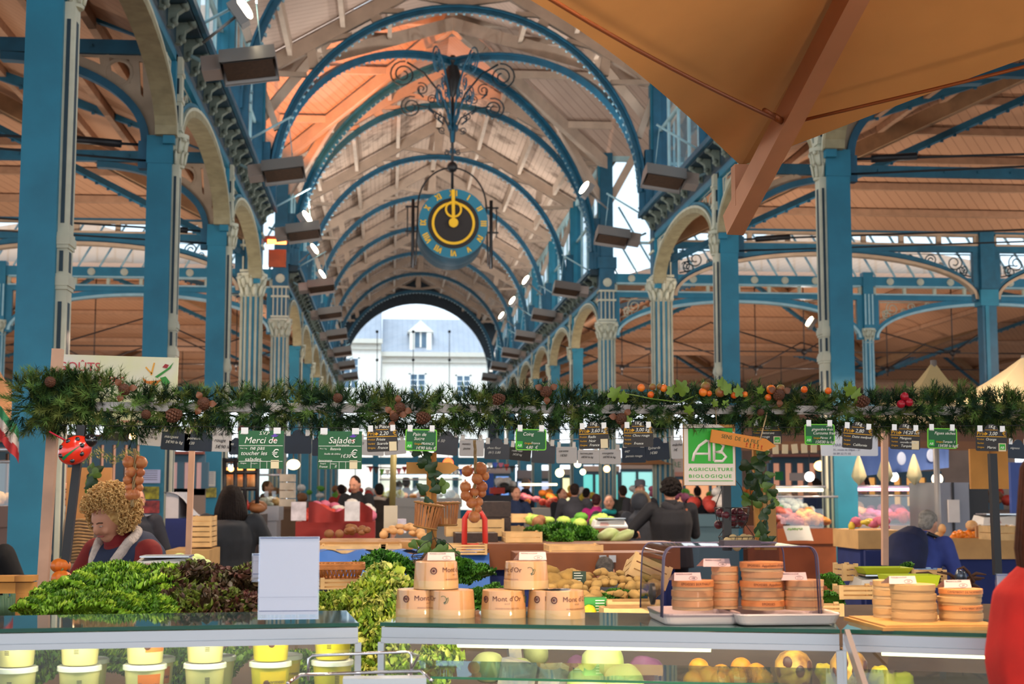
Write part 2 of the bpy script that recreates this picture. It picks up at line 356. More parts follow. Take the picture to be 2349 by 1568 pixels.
def clerestory(x, y0, y1, s, n=6):
    """tall glazed bay between sill and eaves on the nave side"""
    wi[0] += 1; m = MB()
    for i in range(1, n): yy = y0+(y1-y0)*i/n; m.bb((x-.03, yy-.028, ZS), (x+.03, yy+.028, ZE))
    m.bb((x-.06, y0, ZS), (x+.06, y1, ZS+.12)); m.bb((x-.06, y0, ZE-.15), (x+.06, y1, ZE)); m.bb((x-.035, y0, 9.3), (x+.035, y1, 9.36))
    o = struct(f'window_{wi[0]}', m, PALE, None, 'window')
    q = MB(); q.bb((x-.005, y0+.12, ZS+.1), (x+.005, y1-.12, ZE-.1)); q.build('pane', GL, o)
    p = MB(); p.bb((x-.12, y0-.13, ZS+.01), (x+.12, y0+.13, ZE)); p.build('frame', BLUE, o)
RZ = 13.2                                # ridge of the boarding
def roofz(dx): return RZ-(RZ-ZE-.05)*abs(dx)/HW
def rib(y, label, major=False, truss=True):
    """blue arched rib with a scalloped underside, and the white roof truss it carries"""
    t = thing('arch_rib', label, 'roof arch', (XC, y, 8), 0, world=True)
    r, zc, N = 3.98, 8.02, 40; M = MXZ(y)
    m = MB(); m.band(arcpts(XC, zc, r, r, 180, 0, N), arcpts(XC, zc, r-.13, r-.13, 180, 0, N), M, .1)
    m.band(arcpts(XC, zc, r+.01, r+.01, 180, 0, N), arcpts(XC, zc, r-.03, r-.03, 180, 0, N), M, .22)
    for s in (-1, 1): m.bb((XC+s*(r-.13), y-.05, ZS), (XC+s*r, y+.05, zc)); m.bb((XC+s*(r), y-.09, ZS), (XC+s*(HW-.05), y+.09, zc+.9))
    m.build('rib', BLUE2, t)
    m = MB()
    for i in range(70):
        a = R(2+176*i/69); c, s_ = math.cos(a), math.sin(a); m.box((XC+(r-.16)*c, y, zc+(r-.16)*s_), (.035, .11, .045), Matrix.Rotation(-a, 3, 'Y'))
    m.build('scalloped_edge', mat('rib_edge_blue', '#7fa6b4', .5), t)
    if truss:
        m = MB(); zt = lambda dx: roofz(dx)-.16
        for s in (-1, 1):
            m.beam((XC, y, zt(0)-.08), (XC+s*HW, y, zt(HW)-.08), .16, .3)
            m.beam((XC+s*.05, y, 12.05), (XC+s*1.2, y, zt(1.2)-.1), .1, .12); m.beam((XC+s*1.75, y, 11.6), (XC+s*1.95, y, zt(1.95)), .12, .22)
            m.beam((XC+s*1.2, y, 11.85), (XC+s*1.85, y, zt(1.85)-.1), .1, .1); m.beam((XC+s*3.1, y, 10.55), (XC+s*3.2, y, zt(3.2)), .12, .2); m.beam((XC+s*2.3, y, 11.3), (XC+s*3.1, y, zt(3.1)-.1), .1, .1)
            m.beam((XC+s*3.25, y, 10.4), (XC+s*4.25, y, zt(4.25)-.1), .1, .1); m.beam((XC+s*3.85, y, 9.2), (XC+s*4.25, y, 10.3), .1, .14)
        m.bb((XC-.12, y-.06, 11.98), (XC+.12, y+.06, zt(0))); m.build('truss', WHITEW, t)
        m = MB(); m.bb((XC-HW-.05, y-.12, zc+.9), (XC-HW+.22, y+.12, 10.4)); m.build('post', BLUE, t); m = MB(); m.bb((XC+HW-.22, y-.12, zc+.9), (XC+HW+.05, y+.12, 10.4)); m.build('post', BLUE, t)
    return t
# --- columns and arcades, both sides
ys_near = [6, 12, 18, 24, YN]; ys_far = [YF, 43.8, 49.8, 55.8, 61.8, 67.8, 73.8, YE]
for s, x in ((1, XL), (-1, XR)):
    sd = 'left' if s > 0 else 'right'
    for i, y in enumerate(ys_near):
        if y in (12, 18, 24): box_column(x, y, s, f'blue box column with cream pilaster in the {sd} arcade, '+{12: 'nearest' if s > 0 else 'nearest one, partly behind the tan canopy', 18: 'second from the front' if s > 0 else 'the one crossing the side hall arch', 24: 'third from the front' if s > 0 else 'just before the fluted crossing column'}[y]) if not (s < 0 and y == 12) else None
        if y == YN: fluted_column(x, y, f'near {sd} fluted column of the crossing with ornate capital')
        if i and not (s < 0 and i == 1): arcade_bay(x, ys_near[i-1], y, s, f'{sd} arcade arch under bracketed cornice, '+['', 'nearest, at the picture edge', 'second from the front', 'third from the front', 'last before the crossing'][i])
        if i > 1: clerestory(x, ys_near[i-1], y, s)
    for i, y in enumerate(ys_far):
        if y == YF: fluted_column(x, y, f'far {sd} fluted column of the crossing with ornate capital')
        elif i < 7: box_column(x, y, s, f'slim blue column in the far {sd} arcade, {ORD[i-1]} beyond the crossing')
        if i: arcade_bay(x, ys_far[i-1], y, s, f'{sd} arcade arch beyond the crossing, {ORD[i-1]} of the row', 7 if i < 4 else 4); clerestory(x, ys_far[i-1], y, s, 5)
for i, y in enumerate([YN, YF]+ys_far[1:-1]):
    rib(y, ['near cross arch of the crossing, cut by the picture top', 'blue scalloped arch rib just beyond the clock'][i] if i < 2 else f'blue scalloped arch rib of the far nave, {ORD[i-2]} behind the crossing')
rib(24, 'blue arch rib above the picture top, ahead of the crossing')
# --- roof boarding of the nave, purlins
def slope(mb, x0, z0, x1, z1, y0, y1, th=.05): mb.add([(x0, y0, z0), (x1, y0, z1), (x1, y1, z1), (x0, y1, z0), (x0, y0, z0+th), (x1, y0, z1+th), (x1, y1, z1+th), (x0, y1, z0+th)], [(0, 1, 2, 3), (7, 6, 5, 4), (0, 4, 5, 1), (1, 5, 6, 2), (2, 6, 7, 3), (3, 7, 4, 0)])
for nm, ya, yb, bm_ in (('near', 14, YN, BOARDN), ('far', YF, YE, BOARD)):
    for s, x in ((-1, XL), (1, XR)):
        m = MB(); slope(m, XC, RZ, x+s*.3, ZE-.1, ya, yb); struct(f'ceiling_{nm}_{SIDE[s]}', m, bm_, f'{SIDE[s]} boarded slope of the {nm} nave roof', 'ceiling')
    m = MB()
    for s in (-1, 1):
        for dx in (1.25, 2.5, 3.6): m.bb((XC+s*dx-.05, ya, roofz(dx)-.3), (XC+s*dx+.05, yb, roofz(dx)-.02))
    m.bb((XC-.08, ya, RZ-.35), (XC+.08, yb, RZ-.05)); struct(f'ceiling_purlins_{nm}', m, WHITEW, f'whitewashed purlins and ridge beam under the {nm} nave roof', 'ceiling')
# crossing roof: four triangles rising to one apex, transept roofs to both sides
YM = (YN+YF)/2; TH = (YF-YN)/2; m = MB(); ap = (XC, YM, RZ)
q = [(XL-.1, YN, ZE), (XR+.1, YN, ZE), (XR+.1, YF, ZE), (XL-.1, YF, ZE)]
m.add([(XC, YN, RZ), (XC, YF, RZ), (XL-.1, YM, RZ), (XR+.1, YM, RZ), ap]+q, [(4, 0, 5), (4, 5, 2), (4, 6, 0), (4, 3, 6), (4, 7, 3), (4, 1, 7), (4, 8, 1), (4, 2, 8)])
struct('ceiling_crossing', m, BOARDN, 'boarded roof over the crossing', 'ceiling')
for s, x in ((-1, XL), (1, XR)):
    m = MB(); xe = x+s*22
    m.add([(x, YM, RZ), (xe, YM, RZ), (xe, YN, ZE), (x, YN, ZE), (xe, YF, ZE), (x, YF, ZE)], [(0, 1, 2, 3), (0, 5, 4, 1)]); struct(f'ceiling_transept_{SIDE[s]}', m, BOARDN, f'boarded roof of the {SIDE[s]} transept', 'ceiling')
m = MB()
for c in q: m.beam((XC, YM, RZ-.3), (c[0], c[1], ZE-.25), .16, .3)
for s in (-1, 1):
    m.bb((XC if s > 0 else XL, YM-.08, RZ-.35), (XR if s > 0 else XC, YM+.08, RZ-.05))
    for f in (.35, .7):
        z = RZ-(RZ-ZE)*f-.2; xx = XC+s*HW*f; yy = YM-TH*f; y2 = YM+TH*f
        for yv in (yy, y2): m.beam((XC+s*HW*f, yv, z), (XC+s*HW*1.0, yv, z), .1, .18); m.beam((XC+s*.02, yv, z), (XC+s*.02, yv, z), .1, .18) if 0 else None
        m.beam((xx, yy, z), (xx, YN, z), .1, .18); m.beam((xx, y2, z), (xx, YF, z), .1, .18)
struct('ceiling_crossing_beams', m, WHITEW, 'white hip beams and purlins over the crossing', 'ceiling')
# diagonal ribs of the crossing
hd = math.hypot(HW-.35, TH)
for i, (sx, label) in enumerate(((1, 'blue diagonal rib of the crossing, near left to far right corner'), (-1, 'blue diagonal rib of the crossing, near right to far left corner'))):
    t = thing('diagonal_rib', label, 'roof arch', (XC, YM, 8), 0, world=True); m = MB(); N = 44
    M = Matrix(((sx*(HW-.35)/hd, 0, -sx*TH/hd, XC), (TH/hd, 0, (HW-.35)/hd, YM), (0, 1, 0, 0), (0, 0, 0, 1)))
    m.band(arcpts(0, 8.0, hd, 4.0, 180, 0, N), arcpts(0, 8.0, hd-.14, 3.86, 180, 0, N), M, .12); m.band(arcpts(0, 8.0, hd+.02, 4.02, 180, 0, N), arcpts(0, 8.0, hd-.02, 3.98, 180, 0, N), M, .26); m.build('rib', BLUE2, t)
    m = MB()
    for k in range(90):
        a = R(2+176*k/89); m.box(M @ Vector(((hd-.16)*math.cos(a), 8+(4-.16)*math.sin(a), 0)), (.04, .04, .04))
    m.build('scalloped_edge', MATS['rib_edge_blue'], t)
# tall braces standing from the far right crossing column to the roof, seen right of the clock
for s, x, w_ in ((1, XR, 'right'), (-1, XL, 'left')):
    for yy, nm in ((YF, 'far'), (YN, 'near')):
        t = thing('corner_post', f'tall blue corner post above the {nm} {w_} crossing column', 'post', (x, yy, ZS), 0, world=True)
        m = MB(); m.bb((x-.17, yy-.17, ZS), (x+.17, yy+.17, ZE+.1)); m.bb((x-.25, yy-.25, ZS), (x+.25, yy+.25, ZS+.3)); m.build('post', BLUE2, t)
        m = MB(); m.beam((x-s*.1, yy, 9.4), (x-s*1.5, yy+(.8 if yy == YN else -.8), 11.5), .14, .2); m.beam((x+s*.1, yy, 9.4), (x+s*1.2, yy, 11.4), .14, .2); m.build('brace', WHITEW, t)
# --- girders across the side halls
def girder(x0, x1, y, label, upper=True, solid=BLUE, n=8):
    t = thing('arched_girder', label, 'girder', ((x0+x1)/2, y, ZC), 0, world=True); M = MXZ(y)
    a, b = min(x0, x1)+.2, max(x0, x1)-.2; xm = (a+b)/2; A = (b-a)/2; z0 = ZC+.05; H = .98; N = 30; th = [180-180*i/N for i in range(N+1)]
    sg = lambda q: max(math.sin(R(q)), 0)**1.0
    arc = [(xm+A*math.cos(R(q)), z0+H*sg(q)) for q in th]; ar2 = [(xm+(A-.07)*math.cos(R(q)), z0+(H-.07)*sg(q)) for q in th]; ar3 = [(xm+(A+.06)*math.cos(R(q)), z0+(H+.14)*sg(q)) for q in th]
    m = MB(); m.band(arc, ar2, M, .2); m.build('arch_rim', TAUPE if upper else PALE, t)
    m = MB(); m.band(ar3, arc, M, .12); m.bb((a-.1, y-.08, ZK-.25), (b+.1, y+.08, ZK-.1)); m.bb((a-.1, y-.07, z0-.05), (a+.1, y+.07, ZK-.1)); m.bb((b-.1, y-.07, z0-.05), (b+.1, y+.07, ZK-.1))
    if upper: m.bb((a-.1, y-.1, ZK+.14), (b+.1, y+.1, ZK+.42))
    else: m.bb((a-.1, y-.1, ZK+.12), (b+.1, y+.1, ZK+.38))
    m.build('beam', solid, t)
    k = n
    for i in range(k+1): xx = a+(b-a)*i/k; MB().bb((xx-(.05 if upper else .04), y-.05, ZK-.1), (xx+(.05 if upper else .04), y+.05, ZK+.14)).build('baluster', TAUPE if upper else CREAM, t)
    if not upper:
        for i in range(k): xx = a+(b-a)*(i+.5)/k; MB().lathe([(.1, 0), (.1, .02), (.05, .04)], (xx, y-.1, ZK+.25), 10, Matrix.Rotation(R(90), 3, 'X')).build('rosette', CREAM, t)
    m = MB(); m.bb((a, y-.11, ZK-.12), (b, y+.11, ZK-.08)); m.bb((a, y-.11, ZK+.1), (b, y+.11, ZK+.14)); m.build('moulding', TAUPE if upper else PALE, t)
    m = MB()
    for s_, c in ((1, a+.14), (-1, b-.14)):
        P = [(c, ZK-.3), (c+s_*A*.62, ZK-.3), (c, z0+.5)]; filigree(m, M, P, .014); m.tube([M @ Vector((p[0], p[1], 0)) for p in P], .016, 4, closed=True)
    m.build('scrollwork', CREAM if not upper else NAVY, t)
    return t
for s, x in ((-1, XL), (1, XR)):
    sd = SIDE[s]
    for k in range(2):
        xa, xb = x+s*AB*k+s*.05*(k == 0), x+s*AB*(k+1)
        girder(xa, xb, YN, f'arched girder on the near side of the {sd} transept, {"next to the nave" if k == 0 else "outer bay"}', True, BLUE2)
        girder(xa, xb, YF, f'arched girder on the far side of the {sd} transept, {"next to the nave" if k == 0 else "outer bay"}', False, BLUE)
    for k in (1, 2):
        for yy, nm in ((YN, 'near'), (YF, 'far')):
            xx = x+s*AB*k; t = thing('transept_column', f'blue iron column on the {nm} side of the {sd} transept, {ORD[k]} out from the nave', 'column', (xx, yy, 0), 0, world=True)
            if nm == 'far':
                m = MB(); m.lathe([(.13, 0), (.13, ZC)], (xx, yy, 0), 12); m.bb((xx-.14, yy-.14, ZC+.3), (xx+.14, yy+.14, ZS)); m.build('shaft', BLUE, t)
                m = MB()
                for q_ in range(8): a = 2*math.pi*q_/8; m.tube([(xx+math.cos(a)*.135, yy+math.sin(a)*.135, .5), (xx+math.cos(a)*.135, yy+math.sin(a)*.135, ZC)], .028, 6)
                for dx in (-.1, 0, .1): m.bb((xx+dx-.02, yy-.16, ZC+.4), (xx+dx+.02, yy-.14, ZK-.1))
                m.build('flute', PALE, t); m = MB(); capital(m, (xx, yy, ZC-.1), .14, .4); m.build('capital', CREAM, t)
            else:
                m = MB(); m.bb((xx-.16, yy-.14, 0), (xx+.16, yy+.14, ZS)); m.build('shaft', BLUE2, t); m = MB(); m.bb((xx-.2, yy-.18, ZC-.1), (xx+.2, yy+.18, ZC+.25)); m.bb((xx-.1, yy-.16, 0), (xx-.02, yy-.14, ZC-.1)); m.build('capital', BLUE, t)
    # transept clerestory: slanting glazing bars, bright sky behind
    for yy in (YN, YF):
        wi[0] += 1; m = MB(); xe = x+s*14.4
        for i in range(27): xx = x+s*(.3+14.2*i/26); m.beam((xx, yy, ZS-.1), (xx+s*.0, yy, ZE), .07, .05) if yy == YN else m.beam((xx, yy, ZS-.1), (xx-s*1.0, yy+.25, 9.3), .09, .05)
        for z in (8.25,) if yy == YF else (8.6,): m.bb((min(x, xe), yy-.03, z), (max(x, xe), yy+.03, z+.07))
        m.bb((min(x, xe), yy-.06, ZE-.1), (max(x, xe), yy+.06, ZE+.1)); o = struct(f'window_{wi[0]}', m, PALE, None, 'window')
        q = MB(); q.bb((min(x, xe), yy-.005, ZS), (max(x, xe), yy+.005, ZE)); q.build('pane', GL, o)
# --- side hall roofs: hipped pavilions
def pavilion(x0, x1, y0, y1, nm, label, sl=.4, pur=8, hips=True, zt=7.2):
    xa, xb = min(x0, x1), max(x0, x1); h = min(xb-xa, y1-y0)/2; zz = zt+sl*h
    if xb-xa < y1-y0: r0, r1 = ((xa+xb)/2, y0+h), ((xa+xb)/2, y1-h)
    else: r0, r1 = (xa+h, (y0+y1)/2), (xb-h, (y0+y1)/2)
    m = MB(); V = [(xa, y0, zt), (xb, y0, zt), (xb, y1, zt), (xa, y1, zt), (*r0, zz), (*r1, zz)]
    F = [(0, 1, 4), (1, 2, 5, 4), (2, 3, 5), (3, 0, 4, 5)] if xb-xa < y1-y0 else [(3, 0, 4), (0, 1, 5, 4), (1, 2, 5), (2, 3, 4, 5)]
    m.add(V, F); m.add([(v[0], v[1], v[2]+.06) for v in V], [tuple(reversed(f)) for f in F])
    struct(f'ceiling_{nm}', m, PEACH, label, 'ceiling')
    m = MB(); LIP = .12
    for i in range(1, pur):
        t = h*i/pur; z = zt+sl*t-LIP
        m.bb((xa+t, y1-t-.05, z-.04), (xb-t, y1-t+.05, z+.1)); m.bb((xa+t, y0+t-.05, z-.04), (xb-t, y0+t+.05, z+.1))
        m.bb((xa+t-.05, y0+t, z-.04), (xa+t+.05, y1-t, z+.1)); m.bb((xb-t-.05, y0+t, z-.04), (xb-t+.05, y1-t, z+.1))
    struct(f'ceiling_purlins_{nm}', m, mat('peach_purlin', '#b08a6e', .7, n=.2), f'purlins of {label}', 'ceiling')
    m = MB()
    for c, r_ in zip(V[:4], ((V[4], V[4], V[5], V[5]) if xb-xa < y1-y0 else (V[4], V[5], V[5], V[4]))):
        c = Vector(c); r_ = Vector(r_); m.beam(c-Vector((0, 0, .3)), r_-Vector((0, 0, .3)), .14, .3)
    struct(f'ceiling_hips_{nm}', m, mat('tan_wood_paint', '#9c7a5a', .65, n=.2), f'hip beams of {label}', 'ceiling')
    m = MB()
    for c, r_ in zip(V[:4], ((V[4], V[4], V[5], V[5]) if xb-xa < y1-y0 else (V[4], V[5], V[5], V[4]))):
        c = Vector(c); r_ = Vector(r_); m.beam(c-Vector((0, 0, .75)), r_-Vector((0, 0, .8)), .1, .12)
        for k in range(40):
            f = k/40; p = c+(r_-c)*f-Vector((0, 0, .75+.05*f+.08)); m.box(p, (.05, .05, .05))
    struct(f'ceiling_chords_{nm}', m, BLUE2, f'blue riveted chords under {label}', 'ceiling')
    return V
for s, x in ((-1, XL), (1, XR)):
    sd = SIDE[s]; xo = x+s*AB*2
    pavilion(x, xo, 12, YN, f'side_{sd}_near', f'the boarded hipped roof over the near {sd} side hall', pur=8)
    pavilion(x, xo, YF, 57.8, f'side_{sd}_middle', f'the boarded hipped roof over the middle {sd} side hall', pur=7)
    pavilion(x, xo, 57.8, YE, f'side_{sd}_far', f'the boarded hipped roof over the far {sd} side hall', pur=7)
    pavilion(xo, xo+s*AB*2, 12, YN, f'outer_{sd}_near', f'the boarded roof over the outer {sd} side hall', pur=5)
    pavilion(xo, xo+s*AB*2, 57.8, YE, f'outer_{sd}_far', f'the boarded roof over the outer far {sd} side hall', pur=5)
    pavilion(xo, xo+s*AB*2, YF, 57.8, f'outer_{sd}_middle', f'the boarded roof over the outer middle {sd} side hall', pur=5)
    # aisle trusses at the near columns: girder, rafter, curved brace with pierced spandrel
    for yy, w_ in ((18, 'second'), (24, 'third')):
        t = thing('side_truss', f'blue truss with pierced curved brace over the {sd} side hall at the {w_} arcade column', 'truss', (x, yy, ZC), 0, world=True)
        z1 = ZK+.12; m = MB(); m.beam((x, yy, z1), (x+s*AB*2, yy, z1), .12, .18); m.beam((x, yy, z1+.12), (x+s*AB, yy, z1+.12+2.4), .1, .16); 
        N = 18; arc = arcpts(x+s*2.0, ZC+.25, -s*1.85, 1.1, 0, 90, N); m.band(arc, arcpts(x+s*2.0, ZC+.25, -s*1.75, 1.0, 0, 90, N), MXZ(yy), .16); m.bb((x+s*.17, yy-.07, ZC-.1), (x+s*.28, yy+.07, ZC+.25))
        for k in range(12): f = (k+.5)/12; m.box((x+s*AB*f, yy-.06, z1+.12+2.4*f-.1), (.05, .05, .05)); m.box((x+s*AB*f, yy-.07, z1), (.04, .04, .04))
        m.build('girder', BLUE2, t)
        # pierced plate: ribs between holes
        m = MB(); P = arc[:14]; top = [(x+s*.2+(p[0]-x-s*.15)*1.0, z1-.1) for p in P]
        m.band(P, arcpts(x+s*2.0, ZC+.25, -s*1.98, 1.24, 0, 90, N)[:14], MXZ(yy), .044)
        m.band([(p[0]*.1+q_[0]*.9, p[1]*.1+q_[1]*.9) for p, q_ in zip(P, top)], top, MXZ(yy), .056)
        for k in (1, 5, 9, 13): p, q_ = P[k], top[k]; m.beam((p[0], yy, p[1]), (q_[0], yy, q_[1]), .05, .12)
        m.tube([(x+s*(.55+.17*math.cos(a_)), yy, z1-.32+.17*math.sin(a_)) for a_ in [k*math.pi/8 for k in range(16)]], .035, 5, closed=True)
        m.build('pierced_brace', TAUPE, t)
        m = MB(); m.tube([(x, yy, ZC+.2), (x+s*AB*2, yy, ZC+.9)], .018, 6); m.tube([(x, yy, ZC+.0), (x+s*3, yy-1, ZC-.02), (x+s*AB*2, yy-3, ZC+.2)], .015, 6); m.tube([(x+s*.5, yy, ZC+.2+.02), (x+s*1.1, yy, ZC+.27)], .05, 8); m.build('tie_rod', BLACK, t)
    # tie rods and hanging joints under the far side halls
    for j, yy in enumerate((44, 50, 64, 71)):
        t = thing('roof_tie', f'dark iron tie rods with hanging joints under the far {sd} side hall, {ORD[j]} row', 'tie rod', (x, yy, 6), 0, world=True); m = MB()
        for k in range(3):
            xx = x+s*(2.4+4.8*k); m.tube([(xx, yy, 6.0), (xx, yy, 9.0)], .02, 5); m.ball((xx, yy, 6.0), .1, 8, 6); m.box((xx, yy, 6.05), (.5, .06, .08)); m.tube([(xx, yy, 6), (xx, yy, 5.75)], .03, 5)
            m.tube([(xx, yy, 6.0), (xx+s*2.4, yy+2.5, 7.2)], .025, 5); m.tube([(xx, yy, 6.0), (xx-s*2.4, yy+2.5, 7.2)], .025, 5); m.tube([(xx, yy, 6), (xx+s*4.8, yy, 6)], .02, 5)
        m.build('rod', BLACK, t)
    # lantern glazing of the far side hall: two rows of bright panes
    t = thing('lantern_light', f'double row of bright roof-light panes in the far {sd} side hall', 'skylight', (x+s*AB*.5, 57.5, 8), 0, world=True)
    c0, c1 = (at(150, 0, 57.5).x, at(375, 0, 57.5).x) if s < 0 else (at(1560, 0, 57.5).x, at(1790, 0, 57.5).x)
    m = MB(); za, zb = at(260, 735, 57.5).z, at(260, 692, 57.5).z; zm = (za+zb)/2
    m.bb((c0, 57.4, zb), (c1, 57.6, zb+.12)); m.bb((c0, 57.4, zm-.04), (c1, 57.6, zm+.06)); m.bb((c0, 57.4, za-.3), (c1, 57.6, za)); 
    for k in range(8): xx = c0+(c1-c0)*k/7; m.bb((xx-.08, 57.42, za), (xx+.08, 57.58, zm))
    for k in range(4): xx = c0+(c1-c0)*k/3; m.bb((xx-.08, 57.42, zm), (xx+.08, 57.58, zb))
    m.build('frame', NAVY, t); m = MB(); m.bb((c0, 57.62, za), (c1, 57.64, zb)); m.build('pane', glow('lit_roof_pane', '#eef4ff', 1.6), t)
# outer side walls, glazed
for s, x in ((-1, XL-2*AB), (1, XR+2*AB)):
    xx = x+s*AB*2; m = MB()
    for k in range(12): yy = 12+6*k; m.bb((xx-.2, yy-.2, 0), (xx+.2, yy+.2, 7.3))
    m.bb((xx-.1, 12, 6.9), (xx+.1, YE, 7.3)); m.bb((xx-.1, 12, 0), (xx+.1, YE, 1.0)); struct(f'wall_{SIDE[s]}', m, BLUE2, f'{SIDE[s]} outer wall of blue posts and glazing', 'wall')
# --- end wall
m = MB(); M = MXZ(YE); N = 32; zc, r = 7.95, 3.9
inner = arcpts(XC, zc, r, r, 180, 0, N); outer = []
for p in inner:
    dx = p[0]-XC; outer.append((XC+dx*(HW+.3)/r, max(RZ+.25-(RZ-ZE)*abs(dx*(HW+.3)/r)/HW, p[1]+.0)))
m.band(outer, inner, M, .3); 
for s in (-1, 1): m.bb((XC+s*r, YE-.15, 4.3), (XC+s*(HW+.4), YE+.15, zc+.2))
struct('wall_end', m, mat('slate_blue_panel', '#33424e', .6, n=.2), 'dark gable surround of the glazed end arch', 'wall')
wi[0] += 1; m = MB(); m.bb((XC-r, YE-.05, 4.2), (XC+r, YE+.05, 4.3)); 
for i in range(-1, 2):
    for j, py in enumerate((760, 825)):
        p = at(948+i*83, py, YE-.3); m.ball((p.x, YE-.25, p.z), .085, 8, 6)
    p0, p1 = at(948+i*83, 760, YE).z, at(948+i*83, 930, YE).z; m.tube([(p.x, YE-.25, p1), (p.x, YE-.25, p0)], .02, 5)
o = struct(f'window_{wi[0]}', m, BLACK, 'arched glass end wall with dark fixing points', 'window'); q = MB(); q.prism([(XC-r, 4.2)]+inner+[(XC+r, 4.2)], MXZ(YE+.02), .02); q.build('pane', clear('arch_glass', '#eef5fa', .1), o)
m = MB()
for k in range(-9, 12):
    xx = XC+k*2.15; m.bb((xx-.16, YE-.15, 0), (xx+.16, YE+.15, 4.3 if abs(xx-XC) < 4.4 else 7.2)); m.bb((xx-.03+1.07, YE-.05, 0), (xx+.03+1.07, YE+.05, 4.2))
m.bb((XC-22, YE-.12, 3.1), (XC+24, YE+.12, 3.5)); m.bb((XC-22, YE-.12, 4.0), (XC+24, YE+.12, 4.3)); m.bb((XC-22, YE-.12, 0), (XC+24, YE+.12, .7)); 
for s in (-1, 1): m.bb((XC+s*HW, YE-.1, 6.6), (XC+s*24, YE+.1, 7.4))
struct('wall_end_lower', m, BLUE, 'blue posts and rails of the glazed end wall', 'wall')
for s_, xa_, xb_ in (('left', XL-4*AB, XL-2*AB), ('right', XR+2*AB-1, XR+4*AB)):
    m = MB(); m.bb((xa_, YE-1.2, 0), (xb_, YE-1.0, 7.3)); struct('wall_outer_'+s_, m, mat('taupe_wall', '#8c7466', .8, n=.3, ns=.6), f'dull brown end wall of the outer {s_} side hall', 'wall')
# --- houses across the street
def house(x0, x1, y, z1, lab, roofh=0, cols=(), dorm=None, wz=((1.2, 3.2),), eave=.35):
    t = thing('town_house', lab, 'building', ((x0+x1)/2, y, 0), 0, world=True)
    m = MB(); m.bb((x0, y, 0), (x1, y+10, z1)); m.build('wall', mat('limestone', '#f4eee2', .8, n=.06), t)
    m = MB(); m.bb((x0-.1, y-.35, z1-.3), (x1+.1, y+.1, z1)); m.bb((x0, y-.15, z1-.7), (x1, y, z1-.55)); m.build('cornice', mat('limestone_trim', '#d8d2c4', .8), t)
    if roofh:
        m = MB(); m.add([(x0, y-.3, z1), (x1, y-.3, z1), (x1, y+2.6, z1+roofh), (x0, y+2.6, z1+roofh), (x0, y+9, z1), (x1, y+9, z1)], [(0, 1, 2, 3), (3, 2, 5, 4), (0, 3, 4), (1, 5, 2)]); m.build('roof', boards('slate_roof', '#9aa0aa', '#7d838f', .35, 0, 'XY'), t)
    for cx, z0, zh, ww in cols:
        w_ = MB(); w_.bb((cx-ww/2-.12, y-.06, z0-.1), (cx-ww/2, y+.02, z0+zh+.1)); w_.bb((cx+ww/2, y-.06, z0-.1), (cx+ww/2+.12, y+.02, z0+zh+.1)); w_.bb((cx-ww/2-.12, y-.06, z0+zh), (cx+ww/2+.12, y+.02, z0+zh+.12)); w_.bb((cx-.05, y-.06, z0), (cx+.05, y+.02, z0+zh))
        for q_ in (1, 2, 3): w_.bb((cx-ww/2, y-.04, z0+zh*q_/4-.02), (cx+ww/2, y, z0+zh*q_/4+.03))
        f = w_.build('window', MATS.get('white_sash') or mat('white_sash', '#f4f4f0', .5), t); q_ = MB(); q_.bb((cx-ww/2, y-.015, z0), (cx+ww/2, y+.02, z0+zh)); q_.build('pane', mat('dark_window_pane', '#5b7386', .15), f)
    if dorm:
        cx, z0, zh, ww = dorm; m = MB(); m.bb((cx-ww/2-.35, y-.1, z0-.2), (cx-ww/2, y+2, z0+zh)); m.bb((cx+ww/2, y-.1, z0-.2), (cx+ww/2+.35, y+2, z0+zh)); m.prism([(cx-ww/2-.5, z0+zh), (cx+ww/2+.5, z0+zh), (cx, z0+zh+.8)], MXZ(y+.8), 1.9); m.bb((cx-.06, y, z0), (cx+.06, y+.1, z0+zh)); d_ = m.build('dormer', MATS['limestone'], t)
        q_ = MB(); q_.bb((cx-ww/2, y+.05, z0), (cx+ww/2, y+.1, z0+zh)); q_.build('pane', MATS['dark_window_pane'], d_)
YH = 98
A = lambda px, py: at(px, py, YH)
house(A(884, 0).x, A(1180, 0).x, YH, A(0, 800).z, 'cream town house with slate roof and dormer seen through the end arch', 2.6,
      [(A(964, 0).x, A(0, 903).z, .04*0+A(0, 852).z-A(0, 903).z, .95), (A(1066, 0).x, A(0, 903).z, A(0, 855).z-A(0, 903).z, .85)], (A(970, 0).x, A(0, 788).z, A(0, 752).z-A(0, 788).z, .8))
house(A(740, 0).x, A(882, 0).x, YH-.6, A(0, 772).z, 'taller cream town house at the left of the end arch', 3.6, [(A(815, 0).x, A(0, 885).z, A(0, 818).z-A(0, 885).z, .95)])
